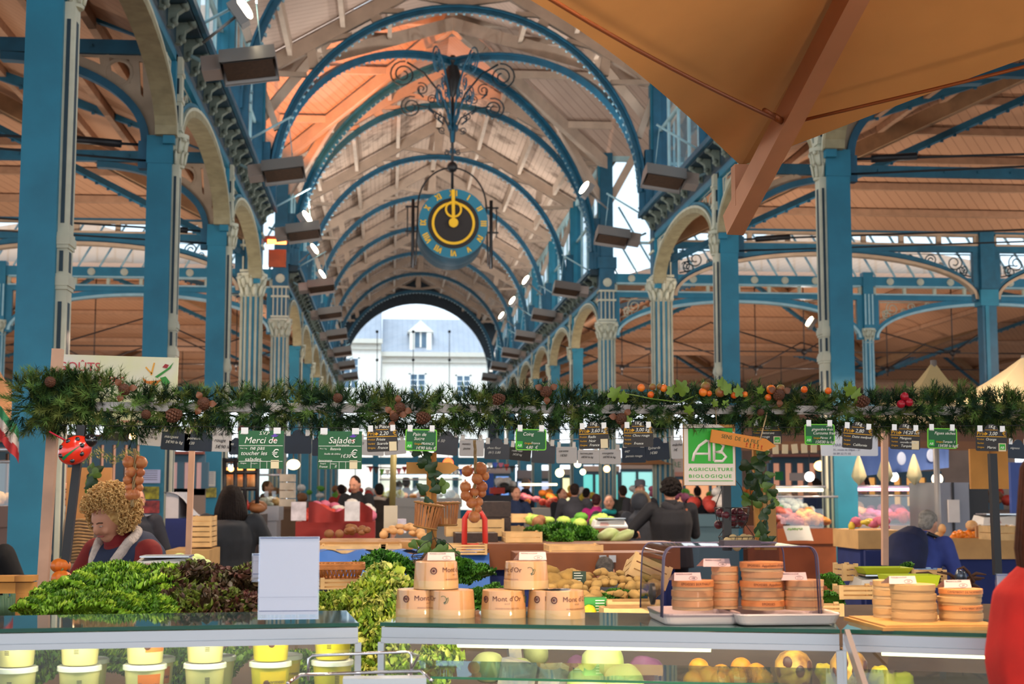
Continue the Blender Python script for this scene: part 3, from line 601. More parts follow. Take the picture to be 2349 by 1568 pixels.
# ================================================================ 2. CLOCK, LAMPS, HEATERS, CANOPY
YEL = mat('gilt_yellow', '#e0b020', .4); DIAL = mat('dial_blue', '#1f6d86', .5); DARKBR = mat('dial_dark', '#1d1614', .5)
def clock():
    c = at(1040, 512, 33.2); k = 33.2/3300; t = thing('hanging_clock', 'round blue clock with gilt roman numerals hanging at the crossing, hands at twelve', 'clock', (c.x, c.y, c.z), 0, world=True)
    Ry = Matrix.Rotation(R(90), 3, 'X'); x, y, z = c; r = 81*k
    m = MB(); m.lathe([(r*.99, 0), (r, .04), (r, 1.3), (r*.97, 1.34)], (x, y+1.36, z), 48, Ry, cap=True); m.lathe([(r*.99, 0), (r, .04), (r, .6)], (x, y+1.95, z), 48, Ry); m.build('drum', NAVY, t)
    m = MB(); N = 64
    m.band(arcpts(x, z, r, r, 0, 360, N), arcpts(x, z, r*.74, r*.74, 0, 360, N), MXZ(y-.0), .04); m.build('dial_ring', DIAL, t)
    m = MB(); m.prism(arcpts(x, z, r*.74, r*.74, 0, 350, 40), MXZ(y+.005), .02); m.build('dial_centre', DARKBR, t)
    m = MB(); m.band(arcpts(x, z, r*.62, r*.62, 0, 360, N), arcpts(x, z, r*.55, r*.55, 0, 360, N), MXZ(y-.02), .03); m.build('gilt_ring', YEL, t)
    for h in range(12):
        a = R(90-30*h); n = [('X', 'I', 'I'), ('I',), ('I', 'I'), ('I', 'I', 'I'), ('I', 'V'), ('V',), ('V', 'I'), ('V', 'I', 'I'), ('V', 'I', 'I', 'I'), ('I', 'X'), ('X',), ('X', 'I')][h]
        m = MB(); wd = {'I': .05, 'V': .09, 'X': .09}; tot = sum(wd[q] for q in n); u = -tot/2
        ca, sa = math.cos(a), math.sin(a)
        def P(u_, v_): rr = r*.87+v_; return (x+ca*rr+sa*u_, z+sa*rr-ca*u_)
        def bar(u0, v0, u1, v1, w_=.014): m.band([P(u0-w_, v0), P(u1-w_, v1)], [P(u0+w_, v0), P(u1+w_, v1)], MXZ(y-.03), .02)
        H = r*.085
        for q in n:
            cc = u+wd[q]/2
            if q == 'I': bar(cc, -H, cc, H)
            elif q == 'V': bar(cc, -H, cc-.035, H); bar(cc, -H, cc+.035, H)
            else: bar(cc-.035, -H, cc+.035, H); bar(cc+.035, -H, cc-.035, H)
            u += wd[q]
        m.build('numeral', YEL, t)
    m = MB(); m.band([(x-.035, z), (x-.05, z+r*.97)], [(x+.035, z), (x+.03, z+r*.97)], MXZ(y-.06), .02); m.lathe([(.11, 0), (.11, .03)], (x, y-.08, z), 20, Ry); m.build('minute_hand', YEL, t)
    m = MB(); m.band(arcpts(x, z+r*.4, .2, .2, 0, 360, 30), arcpts(x, z+r*.4, .155, .155, 0, 360, 30), MXZ(y-.05), .02); m.band([(x-.03, z), (x-.02, z+r*.62)], [(x+.03, z), (x+.02, z+r*.62)], MXZ(y-.045), .02); m.build('hour_hand', YEL, t)
    m = MB(); yc = y+.7; m.tube([(x, yc, z+r), (x, yc, z+4.1)], .035, 8); m.ball((x, yc, z+1.5), .13, 12, 8); m.lathe([(.0, 0), (.06, .1), (.2, .4), (.2, .6), (.12, .85), (.16, .95), (.05, 1.1)], (x, yc, z+3.15), 10); m.build('suspension_rod', BLACK, t)
    m = MB(); m.tube([(p[0], yc, p[1]) for p in arcpts(x, z+.55, r, .93, 0, 180, 28)], .022, 6); 
    for s in (-1, 1): m.tube([(x+s*r, yc, z+.55), (x+s*(r+.05), yc, z-.9)], .02, 5); m.tube([(x+s*(r+.12), yc, z+.7), (x+s*(r+.12), yc, z-.95)], .045, 6); m.tube([(x+s*(r+.25), yc, z+.55), (x+s*(r+.25), yc, z-.2)], .016, 5); m.bb((x+s*r, yc-.02, z+.5), (x+s*(r+.3), yc+.02, z+.54)); m.bb((x+s*r, yc-.02, z-.1), (x+s*(r+.3), yc+.02, z-.06))
    m.build('hoop_frame', BLACK, t)
    for q, (dx, dy) in enumerate(((-1, 0), (1, 0), (-.35, -1), (.35, -1))):
        m = MB(); M = Matrix(((dx, 0, 0, x), (dy, 0, 1, yc), (0, 1, 0, z+2.2), (0, 0, 0, 1))); V = lambda u, v: M @ Vector((u, v, 0))
        m.tube([V(.03, -.1), V(.08, .5), V(.3, 1.1), V(.7, 1.6), V(1.1, 1.85)], .025, 5); m.tube([V(.03, .1), V(.2, .5), V(.6, .75), V(.9, .8)], .02, 5)
        scroll(m, M, 1.2, 1.55, .33, 2, R(100), .02, -1, 30); scroll(m, M, 1.0, .75, .27, 2, R(110), .018, -1, 28); scroll(m, M, .75, 1.2, .16, 1.5, 1, .015, 1); scroll(m, M, .5, .95, .12, 1.5, 3, .014, -1); scroll(m, M, .36, .55, .1, 1.5, 2, .014, 1); scroll(m, M, .25, .2, .09, 1.4, 4, .013, 1); scroll(m, M, .14, -.35, .07, 1.4, 1, .013, 1)
        for u, v in ((.3, .9), (.45, .6), (.7, 1.0), (.22, .35)): m.tube([V(u, v), V(u+.12, v+.1), V(u+.1, v+.25)], [.02, .03, .005], 5)
        m.build('iron_scroll', BLUE2 if q > 1 else NAVY, t)
clock()
LAMPON = glow('lamp_white', '#fff1cf', 14)
def heater(side, y, label, n=0):
    s = 1 if side == 'left' else -1; x0 = (XL if s > 0 else XR)+s*.42; zc = 7.02
    t = thing('radiant_heater', label, 'heater', (x0, y, zc), 0, 'heaters along the cornices', world=True)
    Rt = Matrix.Rotation(R(-8*s), 3, 'Y') @ Matrix.Rotation(R(-14), 3, 'X'); c = Vector((x0+s*.5, y, zc))
    def W(p): return c+Rt @ Vector((p[0]*s, p[1], p[2]))
    m = MB(); pr_ = [(-.3, -.12), (-.18, .14), (.18, .14), (.3, -.12)]
    vs = [W((a, b, q)) for a in (-.22, .48) for b, q in pr_]; m.add(vs, [(0, 1, 2, 3), (7, 6, 5, 4), (0, 4, 5, 1), (1, 5, 6, 2), (2, 6, 7, 3)]); 
    vs = [W((a, b*.86, q*.9-.01)) for a in (-.21, .47) for b, q in pr_]; m.add(vs, [(0, 4, 5, 1), (1, 5, 6, 2), (2, 6, 7, 3)]); m.build('reflector', GREYM, t)
    m = MB(); m.box(W((-.34, 0, -.0)), (.24, .26, .22), Rt); m.build('burner_box', mat('warm_grey_metal', '#a89c94', .4, metal=.3), t)
    m = MB(); m.box(W((.13, 0, -.08)), (.62, .42, .02), Rt); m.build('ceramic_plate', mat('heater_brown', '#4a3524', .7, n=.3, ns=20), t)
    m = MB(); m.tube([(x0-s*.1, y, zc+.1), W((-.3, 0, 0))], .025, 6); m.tube([(x0-s*.05, y, ZS-.05), (x0+s*.75, y, zc+.95)], .02, 6); m.tube([(x0+s*.7, y, zc+.9), W((.3, 0, .14))], .008, 4); m.build('bracket_arm', PALE, t)
    return t
def flood(px, py, Y, label, power=90, col=(1, .96, .92)):
    p = at(px, py, Y); t = thing('floodlight', label, 'lamp', tuple(p), 0, world=True); s = 1 if p.x < XC else -1
    m = MB(); Rm = Matrix.Rotation(R(-35*s), 3, 'Y'); m.box(p+Vector((-s*.06, 0, -.06)), (.12, .2, .34), Rm); m.tube([p+Vector((-s*.1, 0, -.1)), (p.x-s*.5, p.y, p.z-.45)], .02, 6); m.build('housing', GREYM, t)
    m = MB(); m.ball(p+Vector((s*.02, 0, .02)), (.055, .1, .16), 10, 8, Rm); m.build('bulb', LAMPON, t)
    l = area('floodlight_beam', p+Vector((s*.12, 0, .12)), (XC+s*.4, Y+2, 13.0), .3, power*.75, col); l.parent = t; l.location = Vector((s*.16, 0, .16)); return t
for i, y in enumerate((18.1, 24.2, 30.0, 38.0, 43.8, 49.8, 55.8, 61.8, 67.8)):
    for sd in ('left', 'right'):
        if sd == 'right' and y < 20: continue
        heater(sd, y, f'grey radiant heater box bracketed off the {sd} cornice, '+{18.1: 'nearest and largest', 24.2: 'above the third arcade column', 30.0: 'at the near crossing column', 38.0: 'at the far crossing column'}.get(y, f'{ORD[max(i-4, 0)]} beyond the crossing'))
for a in ((558, 22, 18.0, 'bright floodlight above the nearest left heater', 100), (703, 500, 30.0, 'bright floodlight beside the left crossing heater', 120), (720, 572, 38.0, 'bright floodlight on the far left crossing post', 180),
          (738, 630, 43.8, 'small bright floodlight on the far left cornice', 160), (1342, 432, 30.2, 'bright floodlight at the right foot of the crossing arches', 120), (1207, 643, 43.8, 'bright floodlight on the far right cornice, largest of three', 180),
          (1176, 690, 49.8, 'bright floodlight on the far right cornice, middle of three', 150), (1151, 724, 55.8, 'bright floodlight on the far right cornice, smallest of three', 150), (1858, 738, 40.0, 'bright lamp under the right transept girder', 60)): flood(*a)
# glowing infrared heater on the left, throwing orange light up the crossing roof
p = at(636, 556, 32.6); t = thing('infrared_heater', 'glowing orange infrared heater beside the left crossing columns', 'heater', tuple(p), 0, world=True)
m = MB(); m.box(p+Vector((0, .04, .08)), (.62, .24, .12)); m.beam(p+Vector((-.1, .1, 0)), (XL+.05, p.y+.1, p.z), .05, .05); m.box(p+Vector((0, .1, -.35)), (.4, .1, .4)); m.build('housing', mat('rust_metal', '#6b3a26', .6, n=.3), t); m = MB(); m.box(p+Vector((0, -.1, 0)), (.42, .06, .1)); m.build('element', glow('hot_orange', '#ff7a3a', 9), t)
for nm, loc, tgt, pw, ang in (('infrared_beam', (-2.2, 32.4, 7.6), (-1.35, 35.2, 12.0), 2300, 66), ('infrared_beam_low', (-2.3, 31.6, 6.6), (-2.75, 33.6, 7.4), 60, 70)):
    l = bpy.data.lights.new(nm, 'SPOT'); l.energy = pw; l.color = (1, .27, .05); l.spot_size = R(ang); l.spot_blend = .25; l.shadow_soft_size = .06
    o = bpy.data.objects.new(nm, l); COL.objects.link(o); o.location = loc; o.rotation_euler = (Vector(tgt)-Vector(loc)).to_track_quat('-Z', 'Y').to_euler()
# added fill lights that brighten the side hall ceilings, no fittings built
for s, x in ((-1, XL), (1, XR)):
    for Y in (20, 27, 41, 50, 60, 70):
        for k in (.35, 1.25) if Y < 60 else (.8,):
            xx = x+s*AB*k; pw = {20: 70, 27: 110}.get(Y, 190)
            area('side_ceiling_fill', (xx, Y, 4.3), (xx+s*.4, Y+2.2, 9), .35, pw, (1, .78, .62) if Y > 38 else (1, .84, .7))
for Y, pw in ((20, 90), (26, 110), (33, 150), (47, 90), (59, 90), (71, 90)): area('nave_roof_fill', (XC, Y, 4.0), (XC, Y+1, 12), .5, pw, (1, .95, .92))  # more added fill along the nave to lift its roof, without fittings

# ---- tan canopy overhead
CANV = mat('tan_canvas', '#d89e60', .85, n=.16, ns=2, bump=.15); CPOLE = mat('canopy_wood', '#c88c68', .55, n=.2, ns=3)
def canopy(T, dl, dr, side, H, label, mC, mP):
    t = thing('market_canopy', label, 'canopy', tuple(H), 0, world=True); T = Vector(T); H = Vector(H)
    C1 = T+Vector(dl)*side; C3 = T+Vector(dr)*side; C2 = C1+Vector(dr)*side; cs = [T, C1, C2, C3]
    for i in range(4):
        a, b = cs[i], cs[(i+1) % 4]
        def f(u, v, a=a, b=b):
            e = a+(b-a)*u; bow = math.sin(math.pi*u); e = e+(H-e)*.06*bow+Vector((0, 0, .02*bow)); w_ = v**1.0; p = H+(e-H)*w_; return p+Vector((0, 0, -.10*math.sin(math.pi*v)))
        m = MB(); m.grid(f, 25, 14); o = m.build('canvas_panel', mC, t)
    for c in cs:
        d = (c-H); m = MB(); e = c+d.normalized()*.10+Vector((0, 0, -.155)); m.beam(H+Vector((0, 0, -.22)), e, .064, .085); m.beam(c+Vector((0, 0, -.0)), c+Vector((0, 0, -.15)), .06, .06); m.build('rafter', mP, t)
    for i in range(4):
        m = MB(); a = cs[i]+(H-cs[i])*.17+Vector((0, 0, -.17)); b = cs[(i+1) % 4]+(H-cs[(i+1) % 4])*.17+Vector((0, 0, -.17)); m.tube([a+(b-a)*f_+Vector((0, 0, -.05*math.sin(math.pi*f_))) for f_ in [k/12 for k in range(13)]], .006, 6); d = (b-a).normalized(); m.tube([a, a+d*.12], .012, 8); m.tube([a+d*.12, a+d*.2], .009, 8); m.ball(a, .02, 8, 6); m.build('tie_cable', mat('rust_cable', '#8a4a22', .5, metal=.4), t)
    m = MB(); m.tube([H+Vector((0, 0, .15)), (H.x, H.y, 0)], .035, 12); m.build('mast', mP, t)
canopy((1.255, 5.0, 2.77), (-.59, -.81, 0), (.86, -.5, .18), 3.3, (1.56, 2.55, 4.05), 'big tan canvas market canopy overhead with wooden rafter pointing down', CANV, CPOLE)

# ================================================================ 3. FRONT RAIL: GARLAND, SIGNS
YG = 6.5; KG = YG/3300
PINK = mat('pinkish_wood', '#c49a80', .6, n=.15, ns=8); OAK = boards('honey_wood', '#c98a3e', '#8f5a22', .4, 0, 'XZ', grain=.35, ns=9); CRATE = mat('poplar_wood', '#d9b27a', .75, n=.25, ns=9); CHALK = mat('chalk_white', '#e6e6dd', .8); INK = mat('dark_ink', '#2a2a30', .7)
ZR = at(1100, 937, YG).z
m = MB(); m.bb((at(128, 0, YG).x, YG-.03, ZR-.02), (3.4, YG+.03, ZR+.02)); o = m.build('stall_rail', mat('rail_metal', '#a8a09a', .4, metal=.4), loc=(0, YG, ZR)); tag(o, 'grey metal rail carrying the fir garland across the stall front', 'rail')
GR = [mat('needle_green', '#38562a', .7, spec=.2), mat('needle_olive', '#5f6a32', .7, spec=.2), mat('needle_dark', '#1c3220', .7, spec=.2), mat('needle_light', '#62803e', .7, spec=.2)]
def sprig(mb, p, d, L, nn, nl):
    d = d.normalized(); e = p+d*L; a = d.orthogonal().normalized(); b = d.cross(a); mb.tube([p, e], [.003, .001], 3, smooth=False)
    for i in range(nn):
        f = rnd.random(); q = p+d*L*f; an = rnd.uniform(0, 6.283); out = (a*math.cos(an)+b*math.sin(an)); v = (out*.8+d*rnd.uniform(.35, 1)).normalized(); ln = nl*rnd.uniform(.7, 1.1)*(1.15-.5*f); s_ = v.cross(d).normalized()*.0018
        mb.add([q-s_, q+s_, q+v*ln], [(0, 1, 2)])
mb = MB(); x0, x1 = at(75, 0, YG).x, at(2349, 0, YG).x+.25
n = 2300
for i in range(n):
    f = i/n; x = x0+(x1-x0)*f+rnd.uniform(-.03, .03); a = rnd.uniform(0, 6.283); thick = .042; px = 892+3300*x/YG
    if px < 330: thick = .085
    z = ZR+.0+math.sin(px*.012)*.012-(.012 if 500 < px < 1500 else 0); p = Vector((x, YG+math.cos(a)*thick*.7-.02, z+math.sin(a)*thick)); d = Vector((rnd.uniform(-1, 1), math.cos(a)*.5-.3, math.sin(a)*.9+rnd.uniform(-.4, .4)))
    mb.cur = rnd.choice((0, 0, 1, 2, 2, 2, 3)) if px > 300 else rnd.choice((0, 1, 1, 2, 3)); sprig(mb, p, d, rnd.uniform(.05, .1), 38, .052)
for px, py, up in [(x_, y_, u_) for x_ in range(85, 215, 11) for y_, u_ in ((852+abs(x_-150)*.3, 1), (885, 1), (958, -1), (925, -1))]+[(110, 850, 1), (150, 860, 1), (175, 850, 1), (95, 900, 0), (870, 890, 1), (890, 895, 1), (885, 880, 1), (1100, 905, 1), (1190, 895, 1), (1240, 900, 1), (1930, 880, 1), (2090, 905, 1), (2150, 895, 1), (2235, 905, 1), (2330, 900, 1), (2250, 950, -1), (230, 975, -1), (130, 985, -1), (450, 985, -1), (470, 1000, -1), (1290, 960, -1), (340, 880, 1), (590, 900, 1), (1330, 975, -1), (1810, 960, -1), (2280, 985, -1), (2310, 1000, -1)]:
    p = at(px, py+40*up, YG-.05)
    for k in range(5): mb.cur = rnd.choice((0, 1, 2, 3)); sprig(mb, p+Vector((rnd.uniform(-.03, .03), 0, 0)), Vector((rnd.uniform(-.5, .5), rnd.uniform(-.4, .2), up*1.0 or rnd.uniform(-.5, .5))), .09, 50, .045)
GA = thing('fir_garland', 'long green fir garland wound along the stall rail', 'garland', (0, YG, ZR), 0, world=True); mb.build('needles', GR, GA)
m = MB()
for i in range(60):
    a = i*2.4; f = i/60; z = -.03+.06*f; r = .022*math.sin(math.pi*min(.95, .12+f*.86))**.7; m.lathe([(.0015, 0), (.008, .004), (.0085, .008), (.002, .012)], (math.cos(a)*r, math.sin(a)*r, z), 6, Matrix.Rotation(a, 3, 'Z') @ Matrix.Rotation(R(70-60*f), 3, 'Y'), smooth=False)
m.ball((0, 0, 0), (.017, .017, .03), 8, 6)
CONE = mat('cone_brown', '#5a3420', .6, n=.4, ns=60); cone0 = m.build('pine_cone', CONE, GA, rel=False); first = True
LEAFB = mat('copper_leaf', '#74452a', .5, n=.3, ns=20)
for px, py, rz, sc, fl_ in [(285, 893, 0, 1, 1), (467, 925, .4, 1.1, 1), (398, 952, 1.3, 1.2, 0), (775, 912, .6, .8, 0), (917, 935, .2, 1, 1), (970, 958, 1.5, 1.1, 0), (905, 955, .3, .8, 1), (1143, 915, 1.3, 1, 0), (1253, 898, .8, 1, 1), (1425, 960, .5, 1, 1), (1787, 905, .3, 1, 1), (1745, 945, .6, .6, 0), (1978, 920, 1.5, 1.1, 0), (335, 950, .2, .8, 0), (555, 985, .6, .7, 0), (115, 875, .3, .9, 0)]:
    p = at(px, py, YG-.12)-Vector((0, YG, ZR)); o = cone0 if first else cone0.copy()
    if not first: COL.objects.link(o); o.parent = GA
    first = False; o.location = p; o.rotation_euler = (R(70 if rz < 1 else 90), rz, 0) if rz < 1 else (0, rz, 0); o.scale = (sc*.82,)*3
    if fl_:
        for k in range(3):
            l = MB(); a0 = k*2.1+px
            def f(u, v, a0=a0, p=p): w_ = .015*math.sin(math.pi*min(1, v*.95+.03)); return Vector((p.x+math.cos(a0)*(.02+.038*v)-math.sin(a0)*w_*(u-.5)*2, p.y-.005-.01*math.sin(v*3), p.z+math.sin(a0)*(.02+.038*v)+math.cos(a0)*w_*(u-.5)*2))
            l.grid(f, 5, 7); l.build('dry_leaf', LEAFB, GA, rel=False)
FR = {'o': mat('gourd_orange', '#e88a1a', .35, n=.1, c2='#d8541a', ns=14), 'r': mat('gourd_red', '#d0481e', .35, c2='#e88028', ns=12), 'g': mat('gourd_green', '#7d8a3a', .4, c2='#8a4a2a', ns=10), 'c': mat('berry_red', '#9c1428', .3)}
for px, py, r, c in [(1471, 889, 9, 'r'), (1497, 887, 8, 'g'), (1493, 905, 8, 'o'), (1523, 890, 9, 'r'), (1513, 886, 7, 'g'), (1619, 886, 11, 'g'), (1613, 899, 10, 'r'), (1627, 902, 7, 'o'), (1652, 899, 12, 'g'), (1684, 906, 8, 'o'), (1709, 904, 7, 'r'), (1769, 893, 11, 'o'), (1791, 891, 10, 'g'), (1762, 911, 8, 'o'), (1845, 893, 8, 'o'), (1900, 896, 8, 'o'), (2075, 909, 10, 'c'), (2067, 926, 10, 'c'), (2085, 922, 10, 'c')]:
    p = at(px, py, YG-.1); o = MB().ball((0, 0, 0), r*KG, 16, 10, wob=.06).build('fruit', FR[c], loc=(0, 0, 0)); o.parent = GA; o.location = p-Vector((0, YG, ZR))
GLEAF = mat('vine_leaf', '#6c8a2c', .5, n=.25, ns=15); IVY = mat('ivy_leaf', '#24401e', .4, n=.35, ns=15); IVY2 = mat('ivy_light', '#5d7a34', .45, n=.3, ns=15)
def leafmesh(mb, p, s, rot, tilt=0, lobes=5):
    pts = []; n = 20
    for i in range(n):
        a = 2*math.pi*i/n; r = s*(.62+.38*abs(math.cos(a*lobes/2)))*(1.0 if i else 1.3); pts.append((r*math.sin(a), r*math.cos(a)*1.1))
    M = Matrix.Translation(p) @ Matrix.Rotation(rot, 4, 'Y') @ Matrix.Rotation(tilt, 4, 'X') @ Matrix.Rotation(rnd.uniform(-.5, .5), 4, 'Z')
    vs = [M @ Vector((0, -.12*s, 0))]+[M @ Vector((x_, .25*abs(x_)+.1*abs(z_)*rnd.uniform(-1, 1), z_)) for x_, z_ in pts]
    mb.add(vs, [(0, i+1, (i+1) % n+1) for i in range(n)], True)
m = MB()
for px, py, s in [(1410, 903, 17), (1430, 912, 14), (1565, 890, 20), (1540, 897, 14), (1655, 878, 12), (1668, 890, 16), (1695, 897, 14), (1580, 940, 12), (1640, 925, 9), (1665, 925, 10), (1950, 895, 16), (1965, 905, 14), (1745, 895, 10), (1440, 965, 12)]:
    leafmesh(m, at(px, py, YG-.13), s*KG, rnd.uniform(-1, 1), rnd.uniform(-.5, .5))
m.tube([at(1405, 900, YG-.1), at(1450, 905, YG-.12), at(1500, 915, YG-.12), at(1560, 922, YG-.1), at(1600, 905, YG-.1)], .003, 5); m.build('vine_leaves', GLEAF, GA)

LINEY = YG-.15
GRNB = mat('chalkboard_green', '#1d5a34', .6, n=.15, ns=3); BLKB = mat('slate_black', '#241f1e', .5); YLT = mat('print_yellow', '#d8a018', .6); LIME = mat('lime_border', '#6cc030', .5); NAVB = mat('slate_navy', '#1f2c3e', .5, n=.2, ns=9); GRYB = mat('slate_grey', '#474a52', .5, n=.2, ns=9); PAPR = mat('paper_white', '#cdc9c6', .8, n=.05); CLIP = mat('silver_tape', '#c8c2bc', .3, metal=.6); LAB = mat('label_cream', '#d8c8a4', .8); ABG = mat('logo_green', '#2aa52a', .5)
def rrect(w_, h_, r, n=4):
    o = []
    for cx, cy, a0 in ((w_/2-r, h_/2-r, 0), (-w_/2+r, h_/2-r, 90), (-w_/2+r, -h_/2+r, 180), (w_/2-r, -h_/2+r, 270)): o += [(cx+r*math.cos(R(a0+90*i/n)), cy+r*math.sin(R(a0+90*i/n))) for i in range(n+1)]
    return o
def sign(px, py, w_, h_, kind, lines, label, Y=LINEY, tilt=0, sticker=None, board=None, txtm=None, clips=True, tab=None, fs=None):
    k = Y/3300; p = at(px, py, Y); W, H = w_*k, h_*k; t = thing('price_sign', label, 'sign', tuple(p)); t.rotation_euler = (0, R(tilt), 0); F = MXZ(0)
    bm = {'prix': BLKB, 'bio': GRNB, 'green': GRNB, 'slate': board or NAVB, 'paper': PAPR}[kind]
    m = MB(); m.prism(rrect(W, H, .008 if kind != 'green' else .002), F, .004)
    if kind in ('prix', 'slate') and tab != 0: m.prism([(q[0], q[1]+H*.42) for q in arcpts(0, 0, W*.24, W*.24, 0, 180, 14)]+[(-W*.24, H*.3), (W*.24, H*.3)], F, .0036)
    m.build('board', bm, t, rel=False)
    def B(nm, mt, *rects):
        q = MB()
        y_ = -.0046 if nm in ('logo', 'clip') else -.0035
        for (a, b, c, d) in rects: q.bb((a*W, y_, b*H), (c*W, -.002, d*H))
        return q.build(nm, mt, t, rel=False)
    def T(s, u, v, sz, mt=CHALK, sh=.25, al='LEFT', ro=0): return text(s, sz*H*min(1, 12/max(1, len(s))), mt, t, (u*W, -.0054, v*H), (R(90), R(-ro), 0), shear=sh, align=al)
    if clips:
        for sx in (-.36, .36): B('clip', CLIP, (sx-.09, .42, sx+.07, .42+14*k/H))
    if kind == 'prix':
        B('rule', YLT, (-.49, .17, .48, .2), (-.2, .49, .2, .51)); T('Prix', -.48, .24, .26, YLT, 0); q = MB(); q.prism([(-.2*W, .24*H), (-.12*W, .31*H), (-.2*W, .4*H)], MXZ(-.003), .002); q.build('pointer', YLT, t, rel=False); T('€', .34, .24, .3, YLT, 0)
        T(tab or '1Kg', 0, .58 if not tab else .56, .22, CHALK, .1, 'CENTER'); T(lines[0], -.1, .25, .24)
        for i, w2 in enumerate(('Produit', 'Variété', 'Origine')): T(w2, -.47, .02-i*.19, .11, YLT, 0)
        for i, l in enumerate(lines[1:]): T(l, -.2+.02*i, .0-i*.19, .17)
        if sticker == 'ab': B('sticker', LAB, (.22, -.5, .46, -.12)); B('logo', ABG, (.25, -.42, .43, -.16)); T('AB', .26, -.38, .16, CHALK, .2)
        elif sticker: B('sticker', LAB, (.22, -.48, .46, -.06))
    elif kind == 'bio':
        q = MB(); q.band([(a, b) for a, b in rrect(W*1.03, H*1.04, .01)]+[rrect(W*1.03, H*1.04, .01)[0]], [(a, b) for a, b in rrect(W*.96, H*.94, .008)]+[rrect(W*.96, H*.94, .008)[0]], MXZ(-.0005), .006); q.build('border', LIME, t, rel=False)
        T('Produit', -.45, .38, .08, CHALK, 0); T('Prix au Kg', .22, .38, .07, CHALK, 0); T('Origine', -.22, -.22, .12, YLT, 0); B('logo', ABG, (-.47, -.4, -.28, -.08)); T('AB', -.46, -.34, .17, CHALK, .2)
        for i, l in enumerate(lines[:-2]): T(l, -.28+.04*i, .2-.2*i, .22)
        T(lines[-2], .0, -.22, .16); T(lines[-1], -.18, -.44, .2)
    elif kind == 'green':
        B('rule', CHALK, (-.49, .1, .48, .112), (-.49, -.31, .48, -.298), (-.22, -.49, -.213, -.3), (-.02, -.49, -.013, -.3), (.13, -.49, .137, -.3)); B('sticker', LAB, (.22, -.49, .4, -.27)); T('€', .24, -.2, .3, CHALK, 0); T('Produit', -.46, .4, .06, CHALK, 0); T('Prix 1 kg', -.46, .02, .05, CHALK, 0); T('Origine', -.45, -.37, .05, CHALK, 0); T('Catégorie', -.21, -.37, .04, CHALK, 0)
        for (s_, u, v, z_) in lines: T(s_, u, v, z_)
        q = MB(); q.prism([(.3*W+a*.06*W, .38*H+b*.05*H) for a, b in ((-1.6, -.3), (-.6, .1), (-.3, 1.2), (.3, 1.2), (.6, .1), (1.6, .3), (.5, -.9), (-.5, -.9))], MXZ(-.003), .002); q.build('emblem', mat('violet_print', '#5a3aa0', .6), t, rel=False); q = MB(); q.lathe([(.03*W, 0), (.03*W, .002)], (.3*W, -.003, .25*H), 10, Matrix.Rotation(R(90), 3, 'X')); q.build('emblem', mat('red_print', '#c0303a', .6), t, rel=False)
    else:
        for i, l in enumerate(lines): T(l, -.4+.05*i, .12-.27*i if kind == 'slate' else .18-.27*i, (fs or .2), txtm or (CHALK if kind == 'slate' else INK), .3)
    return t
ln = MB(); ln.tube([at(140, 975, LINEY), at(1200, 985, LINEY), at(2349, 975, LINEY)], .0015, 4); tag(ln.build('sign_wire', BLACK, loc=(0, LINEY, ZR-.1)), 'thin wire under the garland carrying the front row of price signs', 'wire')
ln = MB(); ln.tube([at(200, 985, 7.9), at(1200, 1010, 7.9), at(2349, 985, 7.9)], .002, 4); tag(ln.build('sign_wire', BLACK, loc=(0, 7.9, 1.9)), 'thin wire behind the front signs carrying the slates and paper tags', 'wire')
sign(599, 1031, 101, 86, 'green', [('S.V.P', -.05, .39, .13), ('Merci de', -.38, .17, .24), ('ne pas', -.25, .0, .15), ('toucher les', -.45, -.14, .15), ('salades.', -.36, -.3, .15)], 'large green chalkboard reading Merci de ne pas toucher les salades')
sign(780, 1032, 99, 86, 'green', [('Salades', -.27, .18, .24), ('Bourgogne', -.1, .11, .08), ('Batavia', -.23, .0, .1), ('feuille de chêne', -.36, -.12, .09), ('1€30', .0, -.2, .13), ('bourgogne', -.48, -.3, .08), ('France', -.47, -.46, .08), ('II', -.12, -.46, .1)], 'large green chalkboard headed Salades with 1,30 price')
sign(877, 1010, 70, 50, 'prix', ['2,20', 'Frisée', 'Scarole', 'France'], 'black price slate for Frisée Scarole at 2,20', tilt=-2, sticker='p', tab='la Pièce')
sign(966, 1009, 70, 48, 'bio', ['Pain de', 'Sucre', 'FRANCE', '1€90 kilo €'], 'lime-edged green sign reading Pain de Sucre', tilt=1)
sign(1218, 1008, 69, 47, 'bio', ['Coing', '', 'France', '4,80  €'], 'lime-edged green sign reading Coing 4,80', tilt=.5)
sign(1362, 1004, 70, 50, 'prix', ['3,60 kg', 'Radis', 'Noir', 'France'], 'black price slate for Radis Noir at 3,60', tilt=-2, sticker='p')
sign(1464, 1001, 70, 48, 'prix', ['3,00 kg', 'Chou rouge', '', 'France'], 'black price slate for red cabbage at 3,00', tilt=-1)
sign(1759, 995, 70, 46, 'prix', ['4,50', 'Betterave', 'rouge', 'I'], 'black price slate for Betterave rouge, partly behind the wooden arrow', Y=YG-.03, sticker='ab')
sign(1880, 996, 70, 47, 'bio', ['gingembre frais', 'Curcuma frais', 'Pérou  II', '15€00 le kg€'], 'lime-edged green sign for gingembre and curcuma')
sign(1967, 1004, 72, 50, 'prix', ['2,80', 'Datte medjool', '', 'Californie'], 'black price slate for dates at 2,80', tilt=4)
sign(2076, 1007, 72, 48, 'prix', ['1€20 les', 'Mangues', 'nouvelle récolte', 'Turquie'], 'black price slate with 1,20 and a blank sticker', tilt=2, sticker='p')
sign(2161, 1005, 70, 46, 'bio', ['Figues sèches', '', 'Turquie  I', '15€00 le kg€'], 'lime-edged green sign reading Figues sèches', tilt=1)
sign(2274, 1010, 76, 50, 'prix', ['3,00', 'Orange', '', 'Maroc'], 'black price slate for oranges at 3,00', tilt=1, sticker='ab')
YB = 7.9
